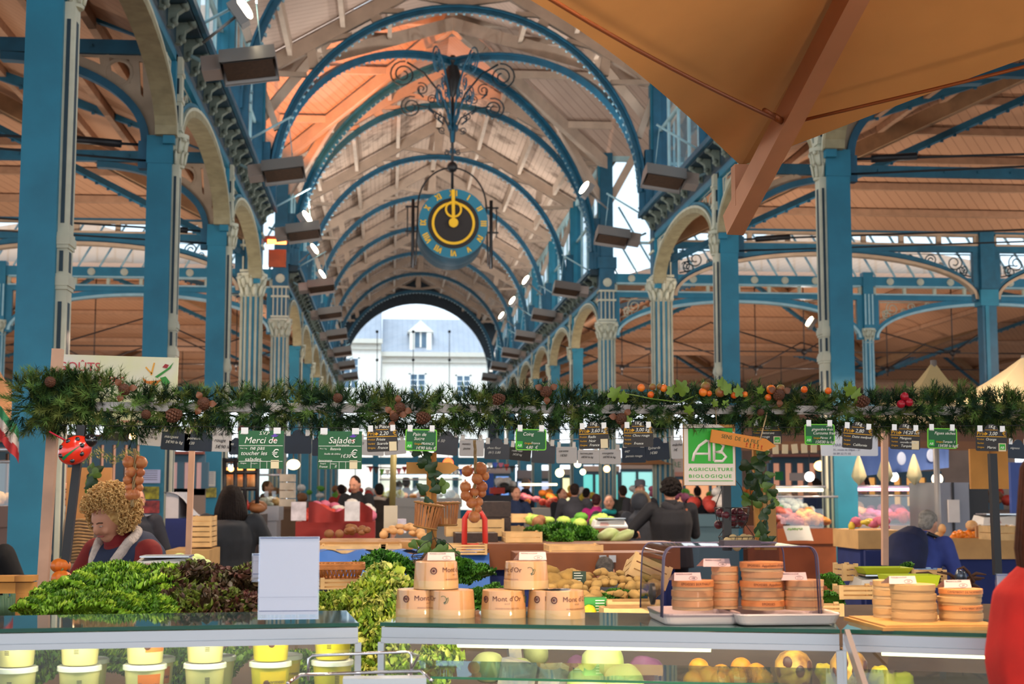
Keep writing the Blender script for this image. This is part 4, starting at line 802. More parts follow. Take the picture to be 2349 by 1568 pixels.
for px, py, w_, h_, kd, ls, tl, bd, lb in [(266, 996, 58, 28, 'slate', ['Tomate cerise', '1€75'], 4, BLKB, 'small black slate reading Tomate cerise by the lit bulb'), (344, 1001, 52, 40, 'paper', ['petits pois', '5€90 le kg'], 5, 0, 'white paper tag reading petits pois'), (403, 1010, 64, 44, 'slate', ['mangues', '5€90 le kg'], 4, NAVB, 'navy slate with round top reading mangues'), (455, 1013, 62, 42, 'slate', ['poireaux', '120'], 2, NAVB, 'navy slate beside the p. de terre tag'), (508, 1008, 46, 54, 'paper', ['p. de terre', 'rouge', '5€90 le kg'], 2, 0, 'upright white paper tag reading p. de terre'), (541, 1025, 30, 34, 'slate', ['90'], 0, NAVB, 'narrow navy slate left of the Merci board'), (684, 1018, 60, 44, 'slate', [''], 0, NAVB, 'blank navy slate between the two green chalkboards'), (725, 1025, 18, 40, 'slate', [''], 0, NAVB, 'narrow dark slate left of the Salades board'),
    (851, 1026, 60, 36, 'paper', ['25'], 2, 0, 'white paper tag behind the Frisée slate'), (906, 1026, 50, 32, 'paper', ['le kg'], -6, 0, 'tilted white paper tag between Frisée and Pain de Sucre signs'), (962, 1028, 44, 22, 'paper', [''], 3, 0, 'white paper tag showing under the Pain de Sucre sign'), (1024, 1020, 54, 46, 'slate', ['6 50'], 5, GRYB, 'grey round-topped slate with faint chalk beside Pain de Sucre'), (1082, 1027, 56, 38, 'paper', ['navets', 'jaune'], 1, 0, 'grey-white paper tag behind the onion string'), (1140, 1034, 58, 38, 'slate', ['chou fleur', '(61) 3,80'], 1, GRYB, 'grey round-topped slate reading chou fleur'), (1193, 1040, 50, 32, 'slate', ['radis noir', '2€50 kg'], 5, BLKB, 'black slate right of the chou fleur slate'), (1247, 1040, 54, 44, 'slate', ['90'], 3, GRYB, 'grey slate below the Coing sign'),
    (1300, 1043, 48, 38, 'paper', ['carotte', '1€50'], 0, 0, 'white paper tag priced 1,50'), (1350, 1047, 50, 32, 'paper', ['haricots plats', '6€50 le kg'], 0, 0, 'white paper tag reading haricots plats'), (1400, 1047, 50, 34, 'paper', ['courgette', '6€90 le kg'], 0, 0, 'white paper tag reading courgette'), (1454, 1042, 56, 38, 'slate', ['447', 'panais rouge'], -1, NAVB, 'navy slate numbered 447 below the red cabbage slate'), (1508, 1034, 56, 42, 'slate', ['Epinards', '1€80'], -4, NAVB, 'navy round-topped slate left of the big AB sign'), (1553, 1030, 28, 44, 'paper', ['mâche', '1€'], -3, 0, 'paper tag half hidden behind the AB sign'), (2335, 1034, 50, 36, 'slate', ['oignons'], 3, NAVB, 'navy slate at the picture edge beside the orange slate')]:
    sign(px, py, w_, h_, kd, ls, lb, Y=YB, tilt=tl, board=bd or None, fs=.2)
# AB sign
p = at(1628, 1043, YG-.06); k = (YG-.06)/3300; t = thing('organic_sign', 'green and white AB Agriculture Biologique sign on a board', 'sign', tuple(p)); W, H = 123*k, 142*k
m = MB(); m.bb((-W/2, .004, -H/2), (W/2, .014, H/2)); m.build('backing_board', mat('plywood', '#c98f4a', .7, n=.2, ns=6), t, rel=False)
m = MB(); m.prism([(-W/2+.002, -H/2+.002), (W/2-.004, -H/2+.002), (W/2-.004, H*.37), (W*.17, H/2), (-W/2+.002, H/2)], MXZ(0), .004); m.build('poster', mat('poster_white', '#ded0c4', .5), t, rel=False)
m = MB(); m.bb((-W*.41, -.004, -H*.14), (W*.44, -.002, H*.44)); m.build('green_panel', ABG, t, rel=False)
PW = mat('print_white', '#e8ddd2', .5); w_ = W*.03
m = MB(); m.tube([(-W*.33, -.005, -H*.1), (-W*.3, -.005, .02*H), (-W*.2, -.005, .15*H), (-W*.06, -.005, .235*H), (-.01*W, -.005, .24*H), (-.01*W, -.005, -.1*H)], w_, 6, sq=1); m.tube([(-W*.28, -.005, .02*H), (-.01*W, -.005, .02*H)], w_*.8, 6); m.tube([(W*.08, -.005, -.1*H), (W*.08, -.005, .2*H), (W*.2, -.005, .2*H), (W*.27, -.005, .15*H), (W*.22, -.005, .06*H), (W*.1, -.005, .05*H), (W*.24, -.005, .04*H), (W*.31, -.005, -.03*H), (W*.24, -.005, -.1*H), (W*.08, -.005, -.1*H)], w_, 6)
for v_ in range(len(m.v)): m.v[v_].y = -.0045+(m.v[v_].y+.005)*.1
m.build('logo_letters', PW, t, rel=False)
text('AGRICULTURE', H*.075, ABG, t, (-W*.41, -.003, -H*.26), sp=1.2, sx=1.3, off=.0002); text('BIOLOGIQUE', H*.075, ABG, t, (-W*.41, -.003, -H*.37), sp=1.3, sx=1.3, off=.0002); m = MB(); m.bb((-W*.41, -.004, -H*.425), (W*.44, -.002, -H*.415)); m.build('green_rule', ABG, t, rel=False)
m = MB(); m.tube([(-W*.05, 0, H/2), (-W*.06, .02, H*.8)], .002, 5); m.tube([(W*.14, 0, H/2), (W*.14, .02, H*.86)], .002, 5); m.build('string', mat('twine', '#c8a880', .9), t, rel=False)
# arrow board
p = at(1705, 1012, YG-.1); k = (YG-.1)/3300; t = thing('arrow_sign', 'tilted wooden arrow reading Sens de la file with stick figures', 'sign', tuple(p)); t.rotation_euler = (0, R(9.5), 0)
m = MB(); m.prism([(-78*k, -15*k), (52*k, -15*k), (78*k, 2*k), (52*k, 15*k), (-78*k, 15*k)], MXZ(0), .014); m.build('board', mat('arrow_wood', '#d8862c', .55, n=.15, ns=8), t, rel=False)
text('SENS  DE  LA FILE', 13*k, mat('green_ink', '#1d5030', .7), t, (-54*k, -.0075, -.5*k), shear=.05, sx=.9)
for i in range(5):
    m = MB(); u = (8+9*i)*k; v = -8*k; m.ball((u, -.008, v+5*k), 1.5*k, 8, 6); m.tube([(u, -.0075, v+4*k), (u, -.0075, v)], .6*k, 5); m.tube([(u-1.8*k, -.0075, v-4*k), (u, -.0075, v), (u+1.8*k, -.0075, v-4*k)], .6*k, 5); m.tube([(u-2*k, -.0075, v+1.5*k), (u, -.0075, v+3*k), (u+2*k, -.0075, v+2.5*k)], .5*k, 5); m.build('stick_figure', mat('red_ink', '#c03020', .7) if i % 2 == 0 else MATS['green_ink'], t, rel=False)
m = MB(); m.tube([(38*k, -.008, 10*k), (46*k, 0, 76*k)], .003, 6); m.build('string', MATS['twine'], t, rel=False)
# vertical posts of the stall
def pole(px0, py0, px1, py1, Y, w_, mt, label, nm='post', cat='post', d=None):
    a, b = at(px0, py0, Y), at(px1, py1, Y); m = MB(); m.beam(a, b, w_, d or w_, (0, 1, 0)); o = m.build(nm, mt, loc=tuple(b)); return tag(o, label, cat)
pole(133, 800, 97, 1365, 6.56, .045, PINK, 'pinkish wooden post of the stall at the foot of the garland')
pole(443, 960, 431, 1300, 8.4, .032, PINK, 'thin pinkish post behind the onions, left of the dark-haired woman')
pole(2029, 965, 2030, 1296, 8.6, .035, PINK, 'thin pinkish post before the shopper with blue backpack')
pole(188, 975, 143, 1350, 6.35, .034, BLACK, 'black square pole carrying the ladybird, leaning left')
pole(1664, 935, 1668, 1262, 6.7, .036, BLACK, 'black square pole behind the AB sign'); pole(2276, 1040, 2288, 1318, 6.7, .034, BLACK, 'black square pole in front of the hanging wooden board')
m = MB(); a = at(2268, 1078, 6.9); k = 6.9/3300; m.bb((a.x-46*k, 6.89, a.z-44*k), (a.x+46*k, 6.91, a.z+50*k)); tag(m.build('wooden_panel', OAK, loc=tuple(a)), 'square plywood panel hanging behind the right black pole', 'board')
# banner
p = at(262, 902, 7.4); k = 7.4/3300; t = thing('stall_banner', 'painted cream banner reading Goûts et Saveurs behind the garland', 'banner', tuple(p)); t.rotation_euler = (0, R(1.3), 0); W, H = 278*k, 170*k
m = MB(); m.bb((-W/2, 0, -H*.42), (W/2, .01, H/2)); m.build('panel', mat('banner_paint', '#dcd6c8', .6, c2='#d3d48c', ns=2.4), t, rel=False)
RD = mat('banner_red', '#c4404e', .6)
text('GOÛTS', 28*k, RD, t, (-128*k, -.004, 49*k), sx=1.02); text('ET SAVEURS', 28*k, RD, t, (-128*k, -.004, 18*k), sx=1.0); text('AGRICULTURE BIOLOGIQUE', 15*k, INK, t, (-85*k, -.004, -12*k), sx=.85); text('LÉGUMES  FRUITS', 14*k, INK, t, (-85*k, -.004, -30*k)); m = MB(); [m.tube([((-30+12*i+10*q/6)*k, -.004, (-62+4*math.sin(q*2.1+i*1.7))*k) for q in range(7)], .7*k, 4) for i in range(9)]; m.build('painted_script', RD, t, rel=False)
m = MB(); m.prism([(60*k, 38*k), (72*k, 30*k), (96*k, 32*k), (104*k, 36*k), (92*k, 20*k), (66*k, 26*k)], MXZ(-.002), .003); m.build('painted_carrots', mat('paint_orange', '#dc7a2c', .7), t, rel=False)
m = MB(); m.prism([(88*k, 40*k), (118*k, 62*k), (128*k, 74*k), (122*k, 60*k), (94*k, 38*k)], MXZ(-.002), .003); m.prism([(100*k, 38*k), (112*k, 42*k), (122*k, 30*k), (116*k, 18*k), (106*k, 22*k)], MXZ(-.002), .003); m.build('painted_leek', mat('paint_green', '#3a8a3a', .7), t, rel=False)
m = MB(); m.prism([(104*k, 62*k), (110*k, 70*k), (118*k, 68*k), (114*k, 60*k)], MXZ(-.003), .003); m.build('painted_ladybird', mat('paint_red', '#9c2c34', .7), t, rel=False); m = MB(); m.prism([(78*k, 44*k), (84*k, 72*k), (87*k, 72*k), (82*k, 44*k)], MXZ(-.002), .003); m.prism([(66*k, 60*k), (80*k, 46*k), (82*k, 48*k), (68*k, 63*k)], MXZ(-.002), .003); m.build('painted_wheat', mat('paint_ochre', '#e0a040', .7), t, rel=False)
# ladybird
p = at(172, 1032, 6.25); k = 6.25/3300; t = thing('ladybird_ornament', 'shiny red wooden ladybird hung by a red ribbon', 'ornament', tuple(p)); t.rotation_euler = (0, R(-32), 0)
LR = mat('gloss_red', '#d8301c', .2, coat=.6); m = MB(); m.ball((0, 0, 0), (39*k, 24*k, 31*k), 24, 14); m.build('body', LR, t, rel=False)
m = MB(); m.ball((41*k, -4*k, 0), (15*k, 14*k, 15*k), 16, 10); m.build('head', mat('gloss_black', '#141418', .15, coat=.6), t, rel=False)
def onell(u, v): x_, z_ = u*39*k, v*31*k; return Vector((x_, -24*k*math.sqrt(max(0, 1-u*u-v*v)), z_))
for u, v in ((-.5, .62), (0, .72), (-.75, .1), (.55, -.05), (.3, -.55), (-.35, -.62), (.5, .5)): c = onell(u, v); MB().ball(c, (5.5*k, 2*k, 5.5*k), 10, 6).build('spot', MATS['gloss_black'], t, rel=False)
m = MB(); vs = [onell(-.8, -.28), onell(.45, -.03), onell(.45, .02), onell(-.8, -.02), onell(-.2, -.25), onell(-.2, .03)]; q_ = lambda a_, b_, f_: onell(a_[0]+(b_[0]-a_[0])*f_, a_[1]+(b_[1]-a_[1])*f_)+Vector((0, -.0015, 0)); vs = [q_((-.8, -.28), (.45, -.03), f_/8) for f_ in range(9)]+[q_((-.8, -.05), (.45, .0), f_/8) for f_ in range(9)]; m.add(vs, [(i, i+1, i+10, i+9) for i in range(8)]); m.build('wing_gap', mat('gloss_green', '#1d7a44', .3), t, rel=False)
m = MB(); a_ = Matrix.Rotation(R(32), 3, 'Y'); m.tube([a_.inverted() @ Vector((10*k, 0, 28*k)), a_.inverted() @ Vector((12*k, .0, 70*k))], .004, 5); m.build('ribbon', mat('red_ribbon', '#b01830', .5), t, rel=False)
# onion strings
ONI = mat('onion_skin', '#d68a52', .38, n=.3, ns=25, c2='#b8643a')
def onions(px, py, Y, items, label, top, seed):
    k = Y/3300; t = thing('onion_string', label, 'onions', tuple(at(px, py, Y)))
    for i, (dx, dy, r) in enumerate(items):
        m = MB(); r *= k; A_ = Matrix.Rotation(rnd.uniform(-.8, .8), 3, 'Y') @ Matrix.Rotation(rnd.uniform(-.6, .6), 3, 'X')
        m.lathe([(0, -r*.98), (r*.5, -r*.9), (r*.9, -r*.5), (r, 0), (r*.92, r*.4), (r*.6, r*.8), (r*.2, r*1.02), (r*.08, r*1.4), (0, r*1.45)], (dx*k, rnd.uniform(-.3, .3)*r*2, -dy*k), 16, A_); m.build('onion', ONI, t, rel=False)
    m = MB(); 
    for q in (0, 2.1, 4.2): m.tube([(math.sin(q+i*.9)*2.5*k+ (2*k*math.sin(i*.3)), -.012+math.cos(q+i*.9)*2.5*k, -(top+i*(abs(top)+70)/16)*k) for i in range(17)], 1.6*k, 5)
    m.build('straw_braid', mat('straw', '#b09468', .9, n=.2, ns=30), t, rel=False)
onions(308, 1090, 7.0, [(-13, -30, 14), (13, -29, 15), (-7, -8, 13), (14, -7, 10), (-14, 10, 11), (9, 10, 12), (-9, 26, 11), (12, 27, 9), (-6, 43, 13), (4, 42, 12)], 'string of ten brown onions hanging left of the blonde woman', -60, 1)
onions(1088, 1120, 6.9, [(-16, -40, 13), (14, -46, 15), (25, -28, 10), (6, -22, 13), (-20, -4, 13), (18, -4, 13), (-20, 16, 12), (0, 8, 11), (18, 10, 10), (-12, 22, 11), (-6, 32, 13), (10, 30, 11), (8, 46, 9), (0, 64, 14)], 'plaited string of brown onions hanging right of the wooden signpost', -110, 2)
# ================================================================ 4. NEAR COUNTERS AND WHAT STANDS ON THEM
ZT = 1.27
def wrap(body, size, m, parent, r, z, a0=0, name='lettering', yc=0, xc=0, sx=1, shear=0, taper=0):
    """lettering laid around a round box; a0 = angle of its middle, 0 faces -y"""
    cu = bpy.data.curves.new('t', 'FONT'); cu.body = body; cu.size = size; cu.align_x = 'CENTER'; cu.resolution_u = 2; cu.shear = shear
    o = bpy.data.objects.new('t', cu); me = o.to_mesh(); mb = MB(); vs = []
    for v in me.vertices:
        a = v.co.x*sx/r+a0; rr = r+.0006; vs.append((xc+rr*math.sin(a), yc-rr*math.cos(a), z+v.co.y))
    mb.add(vs, [tuple(p.vertices) for p in me.polygons]); o.to_mesh_clear(); bpy.data.objects.remove(o); bpy.data.curves.remove(cu)
    return mb.build(name, m, parent, rel=False)
GEDGE = mat('glass_edge_green', '#1c5a4c', .15, trans=.3); CGL = clear('case_glass', '#eef6f2', .25); ALU = mat('aluminium', '#b9bcc0', .32, metal=.9); SHELFG = clear('shelf_glass', '#dcf0e4', .5)
TUBE = glow('tube_light', '#fff0b4', 5)
def case(P0, P1, label, tube=None, post=(), depth=.40, sz=1.128):
    P0 = Vector(P0); P1 = Vector(P1); u = (P1-P0).normalized(); v = Vector((-u.y, u.x, 0)); L = (P1-P0).length
    t = thing('display_counter', label, 'display counter', tuple((P0+P1)/2-Vector((0, 0, ZT))), 0, world=True)
    W = lambda a, b, z: P0+u*a+v*b+Vector((0, 0, z-ZT)); M3 = Matrix((u, v, (0, 0, 1))).transposed()
    def bx(mb, a0, a1, b0, b1, z0, z1): mb.box(W((a0+a1)/2, (b0+b1)/2, (z0+z1)/2), (abs(a1-a0), abs(b1-b0), abs(z1-z0)), M3)
    m = MB(); bx(m, 0, L, .004, depth, ZT-.008, ZT); m.build('glass_top', mat('mirror_glass', '#5d7d80', .03, spec=1, metal=.55), t)
    m = MB(); bx(m, -.002, L+.002, -.002, .004, ZT-.009, ZT+.0005); m.build('glass_edge', GEDGE, t)
    m = MB(); bx(m, 0, L, .006, .035, ZT-.036, ZT-.012); bx(m, 0, L, .0, .035, ZT-.052, ZT-.038); bx(m, 0, L, .012, .03, ZT-.04, ZT-.034); m.build('rail', ALU, t)
    m = MB(); bx(m, 0, L, .012, .016, .95, ZT-.05); m.build('front_glass', CGL, t)
    m = MB(); bx(m, 0, L, .03, depth-.03, sz, sz+.006); m.build('glass_shelf', SHELFG, t); m = MB(); bx(m, 0, L, .026, .03, sz, sz+.006); m.build('shelf_edge', mat('shelf_edge', '#2f9a6a', .2), t)
    m = MB(); bx(m, 0, L, 0, depth, 0, .93); m.build('cabinet', mat('counter_white', '#c8c4c0', .4), t)
    for a in (0, L)+tuple(post):
        m = MB(); bx(m, a-.008, a+.008, .0, .016, .93, ZT-.05); m.build('corner_post', STEEL, t)
    if tube:
        for a0, a1 in tube: m = MB(); m.tube([W(a0, .2, 1.205), W(a1, .2, 1.205)], .016, 10); m.build('light_tube', TUBE, t)
    l = area('counter_light', W(L/2, .15, ZT-.04), W(L/2, .17, 1.0), L*.9, 1.9 if not tube else 10, (1, .9, .66), .03); l.parent = t; l.location = W(L/2, .045 if not tube else .3, ZT-.045)-Vector(t['_o']); l.rotation_euler = (R(24 if not tube else 48), 0, math.atan2(u.y, u.x))
    return t, W
cA = atz(-60, 1443, ZT); cB = atz(822, 1428, ZT); cC = atz(874, 1427, ZT); cD = atz(1925, 1443, ZT); cE = atz(2440, 1457, ZT)
tA, WA = case(cA, cB, 'left glass-topped display counter holding the yoghurt pots', sz=1.06); tB, WB = case(cC, cD, 'middle glass-topped display counter under the round cheese boxes', [(.16, .83)]); tC, WC = case(cD+Vector((.008, 0, 0)), cE, 'right display counter with bright strip, below the camembert boxes', [(.08, .5)])
m = MB(); a, b = at(1942, 1455, 3.36), at(1990, 1600, 3.1); m.beam(a, b, .028, .012, (1, 0, 0)); tag(m.build('counter_strut', mat('satin_metal', '#b9b0ae', .25, metal=.6), loc=tuple(b)), 'slanted metal strut joining the middle and right counters', 'strut')
# yoghurt pots
POTW = mat('pot_cream', '#f2e29c', .35, sss=0); POTY = mat('pot_yellow', '#e8d23a', .35); LID = mat('lid_white', '#f2efe6', .35)
def pot(loc, label, wrapc, body=POTW, script=True):
    t = thing('yoghurt_pot', label, 'pot', loc, rnd.uniform(-.3, .3), 'tubs in the left counter'); r = .052; h = .098
    m = MB(); m.lathe([(r*.8, 0), (r*.84, .004), (r*.97, h-.012), (r*.99, h-.01)], (0, 0, 0), 28); m.build('cup', body, t, rel=False)
    m = MB(); m.lathe([(r*1.0, h-.014), (r*1.06, h-.013), (r*1.06, h-.002), (r*.98, h), (r*.9, h-.002)], (0, 0, 0), 28); m.build('lid', LID, t, rel=False)
    rr = r*.93
    def lab(u, v, a0=0.1, a1=1.3, z0=.03, z1=.075): a = a0+(a1-a0)*u; z = z0+(z1-z0)*v; q = r*(.835+.145*z/h)+.0008; return Vector((q*math.sin(a), -q*math.cos(a), z))
    if wrapc: m = MB(); m.grid(lambda u, v: lab(u, v, -.2 if wrapc == 'y' else .05), 9, 3); m.build('label', {'o': mat('label_orange', '#e87a2a', .5), 'y': mat('label_yellow', '#f0c81e', .5)}[wrapc], t, rel=False); wrap('Lormeau', .014, INK, t, r*.93, .045, .65, shear=.4); m = MB(); m.ball((math.sin(.15)*rr, -math.cos(.15)*rr, .045), (.009, .003, .009), 12, 6); m.build('medallion', mat('medal_brown', '#5a3418', .5), t, rel=False)
    else:
        m = MB()
        for i in range(9): z = .03+.004*i; a = -.1; q = r*(.835+.145*z/h)+.0008; m.add([(q*math.sin(a), -q*math.cos(a), z), (q*math.sin(a+.25), -q*math.cos(a+.25), z), (q*math.sin(a+.25), -q*math.cos(a+.25), z+.002), (q*math.sin(a), -q*math.cos(a), z+.002)], [(0, 1, 2, 3)])
        m.build('bar_code', INK, t, rel=False)
    return t
for i, (px, wc, bd, nm) in enumerate([(18, None, POTW, 'at the picture edge'), (165, None, POTW, 'first full stack from the edge'), (316, 'o', POTW, 'with orange label'), (456, None, POTW, 'plain stack right of the orange-labelled one'), (610, 'y', POTY, 'yellow tub with yellow label'), (757, None, POTY, 'yellow tub beside the gap between counters')]):
    for k in (0, 1):
        p = at(px, 1540, 3.72-.0002*px*0); pot((p.x, cA.y+(cB.y-cA.y)*(p.x-cA.x)/(cB.x-cA.x)+.14, 1.0665+.1*k), f'{"upper" if k else "lower"} white-lidded yoghurt tub, {nm}', wc, bd)
    if i in (1, 2, 3, 4): p = at(px+22, 1540, 3.95); pot((p.x+.012, cA.y+(cB.y-cA.y)*(p.x-cA.x)/(cB.x-cA.x)+.3, 1.0665), f'back-row yoghurt tub half hidden behind the {["", "first full stack", "orange-labelled stack", "plain stack", "yellow stack"][i]}', wc, bd)
m = MB(); 
# shelf tag strips
for px in (265, 410, 560): p = at(px, 1562, 3.6); tag(MB().box((0, 0, 0), (.06, .003, .018)).build('shelf_tag', PAPR, loc=(p.x, cA.y+(cB.y-cA.y)*(p.x-cA.x)/(cB.x-cA.x)+.04, 1.0755)), {265: 'small white shelf tag left of the orange-labelled tubs', 410: 'small white shelf tag right of the orange-labelled tubs', 560: 'small white shelf tag left of the yellow tubs'}[px], 'tag')
# clear sign holders
def holder(px, py, w_, h_, Y, label, marks=None, lean=-3):
    k = Y/3300; p = at(px, py+h_/2, Y); t = thing('sign_holder', label, 'sign holder', tuple(p)); t.rotation_euler = (R(lean), 0, R(2)); W, H = w_*k, h_*k
    m = MB(); m.bb((-W/2-.003, -.004, 0), (W/2+.003, -.002, H+.004)); m.bb((-W/2-.003, .003, 0), (W/2+.003, .005, H+.004)); m.bb((-W/2, .0, 0), (W/2, .06, .003)); m.build('acrylic_stand', clear('acrylic', '#eef2fa', .4), t, rel=False)
    m = MB(); m.bb((-W/2, -.001, .012), (W/2, .001, H)); m.build('paper', mat('paper_lilac', '#cfc9cf', .8), t, rel=False)
    m = MB(); m.bb((-W/2, -.005, H-.001), (W/2, .004, H+.002)); m.bb((-W/2, -.0045, .02), (W/2, -.0035, .022)); m.bb((-W/2, -.0045, .055), (W/2, -.0035, .0555)); m.build('blue_edge', mat('edge_violet', '#5a6890', .3), t, rel=False)
    if marks: text(marks, H*.22, INK, t, (-W*.4, -.006, H*.5))
    return t
holder(661, 1330, 130, 180, 3.70, 'large blank back of a white notice in a clear stand on the left counter'); t = holder(592, 1304, 24, 60, 3.9, 'small white notice just left of the big blank one', None, 0)
holder(2302, 1374, 24, 112, 3.42, 'white notice with handwriting at the right edge beside the red sleeve', 'M', 0)
# cheese boxes
CW = mat('cheese_wood', '#dba873', .5, n=.12, ns=14, coat=.2); CW2 = mat('cheese_wood_pale', '#e0c08c', .55, n=.1, ns=14); BRN = mat('print_brown', '#5a2a2a', .6); ORG = mat('label_peach', '#e89a58', .5)
def montdor(px, py, label, Y=None, z=ZT, ang=0, w_=.058, turn=0):
    p = atz(px, py, z) if Y is None else at(px, py, Y); t = thing('cheese_box', label, 'cheese box', (p.x, p.y, z)); r = w_; h = .072
    m = MB(); m.lathe([(r*1.04, 0), (r*1.04, .022), (r*1.0, .0225)], (0, 0, 0), 40); m.build('base', CW2, t, rel=False)
    m = MB(); m.lathe([(r*1.03, .022), (r*.97, .0705), (r*.94, h)], (0, 0, 0), 40); m.build('lid', CW, t, rel=False)
    m = MB(); m.lathe([(r*1.055, 0), (r*1.05, .024), (r*.985, h+.0006), (r*.9, h+.0012)], (0, 0, 0), 40); m.build('shrink_film', clear('film', '#fcf8f2', .1, .06, .16), t, rel=False)
    rr = r*1.01; wrap("Mont d'Or", .019, BRN, t, rr*1.0, .045, turn); wrap('A.O.P.', .006, BRN, t, rr, .036, turn); wrap('FROMAGE DE FRANCHE-COMTE', .0045, BRN, t, rr*1.02, .0245, turn)
    for a_ in (-1.15, 1.15):
        a = turn+a_*.95; q = MB(); M = Matrix.Translation((rr*1.004*math.sin(a), -rr*1.004*math.cos(a), .049)) @ Matrix.Rotation(a, 4, 'Z'); V = lambda u, v: M @ Vector((u, 0, v))
        if a_ > 0: q.tube([V(.009*math.cos(b_)-.001, .010*math.sin(b_)) for b_ in [k*.5-1.2 for k in range(8)]], .0008, 4); q.tube([V(.000, -.008), V(.007, -.004), V(.010, .004), V(.013, .006), V(.014, .001), V(.010, -.008), V(.002, -.011)], .0008, 4); q.build('animal_print', mat('print_green', '#5a7a58', .7), t, rel=False)
        else: q.band(*[[((V(s_*math.cos(b_), s_*math.sin(b_)))[:2]) for b_ in (0,)] for s_ in (1, 1)], Matrix.Identity(4)) if 0 else q.tube([V(.008*math.cos(b_), .008*math.sin(b_)) for b_ in [k*2*math.pi/12 for k in range(12)]], .0016, 4, closed=True); q.ball(V(0, 0), (.004, .001, .004), 8, 6); q.build('seal_print', BRN, t, rel=False)
    return t
montdor(959, 1412, "Mont d'Or cheese box, bottom row of the left stack, outer side", turn=.5); montdor(1036, 1414, "Mont d'Or cheese box, bottom row of the left stack, inner side", turn=-1.5, w_=.06); montdor(1000, 1412, "Mont d'Or cheese box crowning the left stack", z=ZT+.074, Y=atz(1000, 1412, ZT).y, turn=.95)
montdor(1155, 1414, "Mont d'Or cheese box, bottom row of the right-hand stack, left", turn=.1); montdor(1262, 1414, "Mont d'Or cheese box, bottom row of the right-hand stack, middle", turn=.35); montdor(1290, 1405, "Mont d'Or cheese box peeping out behind the right-hand stack", turn=.6, Y=3.86); montdor(1207, 1412, "Mont d'Or cheese box crowning the right-hand stack", z=ZT+.074, Y=atz(1207, 1412, ZT).y, turn=-1.0)
def card(px, py, Y, w_, num, label, z=None, txt='FROMAGE A LA COUPE', h_=18):
    k = Y/3300; p = at(px, py+h_/2, Y); t = thing('price_card', label, 'price card', (p.x, p.y, p.z if z is None else z)); W, H = w_*k, h_*k
    m = MB(); m.add([(-W/2, 0, 0), (W/2, 0, 0), (W/2-.002, .006, H), (-W/2+.002, .006, H), (-W/2-.012, .03, 0), (W/2-.012, .03, 0)], [(0, 1, 2, 3), (3, 2, 5, 4)]); m.build('card', mat('card_pink', '#e6cfc8', .7), t, rel=False)
    text(txt, H*.2, INK, t, (-W*.42, .0035, H*.76), (R(75), 0, 0), ext=.0002); text(num, H*.36, INK, t, (W*.2, .001, H*.18), (R(75), 0, 0), align='CENTER', ext=.0002)
    m = MB(); m.tube([(W*.2+W*.15*math.cos(a_), -.0003+.006*(.3+.2*math.sin(a_)), H*(.3+.23*math.sin(a_))) for a_ in [k_*math.pi/8 for k_ in range(16)]], .0004, 4, closed=True); m.build('oval', INK, t, rel=False); return t
YM1 = atz(1000, 1412, ZT).y
card(1012, 1297, YM1, 64, '31', 'folded price card 31 on the left cheese stack', ZT+.148); card(1222, 1299, YM1, 64, '34', 'folded price card 34 on the right-hand cheese stack', ZT+.148)
def disc_stack(px, pyb, ptop, rpx, n, Y, what, place, texts={}, group=None, zb=None, mats=(CW, CW2)):
    k = Y/3300; p = at(px, pyb, Y); z = p.z if zb is None else zb; h = (pyb-ptop)*k/n
    for i in range(n):
        t = thing('cheese_box', f'{what}, {["lowest", "second up", "third up", "fourth up", "top"][i if i < n-1 else 4]}, {place}', 'cheese box', (p.x+rnd.uniform(-.0025, .0025), p.y, z+h*i)); r = rpx*k
        m = MB(); m.lathe([(r*.97, 0.0003), (r*.97, h*.5), (r*.97, h*.6)], (0, 0, 0), 32); m.build('base', mats[1], t, rel=False)
        m = MB(); m.lathe([(r, h*.38), (r, h-.0008), (r*.985, h-.0003)], (0, 0, 0), 32); m.build('lid', ORG if i in texts else mats[0], t, rel=False)
        if i in texts: wrap(texts[i][0], h*.36, BRN, t, r, h*.56, texts[i][1]) 
    return z+h*n, p
TR = mat('tray_white', '#dccdc8', .35)
def tray(pxa, pxb, Y, z, label, d=.25):
    a, b = at(pxa, 1420, Y), at(pxb, 1420, Y); W = (b.x-a.x)/2; t = thing('plastic_tray', label, 'tray', ((a.x+b.x)/2, Y+d/2-.02, z)); m = MB()
    rings = []
    for s_, zz in ((.9, 0), (.93, .004), (.985, .022), (1.0, .024), (1.0, .028), (.96, .026), (.9, .006)): rings.append([Vector((x_*s_, y_*(1-(1-s_)*2*W/d), zz)) for x_, y_ in rrect(2*W, d, .025)])
    n = len(rings[0]); vs = [v for r_ in rings for v in r_]; m.add(vs, [(i*n+k_, i*n+(k_+1) % n, (i+1)*n+(k_+1) % n, (i+1)*n+k_) for i in range(len(rings)-1) for k_ in range(n)]+[tuple(reversed(range(n))), tuple(range((len(rings)-1)*n, len(rings)*n))], False); m.build('tray_shell', TR, t, rel=False); return t
tray(1518, 1700, 3.62, ZT+.001, 'white plastic tray under the left half of the clear cover'); tray(1688, 1928, 3.57, ZT+.003, 'white plastic tray under the right half of the clear cover')
ZB = ZT+.03; YE1 = 3.72
disc_stack(1590, 1408, 1341, 48, 3, YE1, 'round Epoisses box', 'at the left inside the cover', {2: ('EPOISSES BERTHAUT', 0)}, zb=ZB); disc_stack(1664, 1408, 1312, 31, 5, YE1+.03, 'small round cheese box', 'second inside the cover', zb=ZB)
disc_stack(1750, 1408, 1300, 50, 5, YE1, 'round Epoisses box', 'in the middle of the cover, tallest', {4: ('EPOISSES  Appellation d\'Origine', .1), 2: ('EPOISSES  Appellation', .1), 0: ('EPOISSES', .0)}, zb=ZB); disc_stack(1845, 1408, 1340, 45, 3, YE1-.02, 'plain round cheese box', 'at the right inside the cover', zb=ZB)
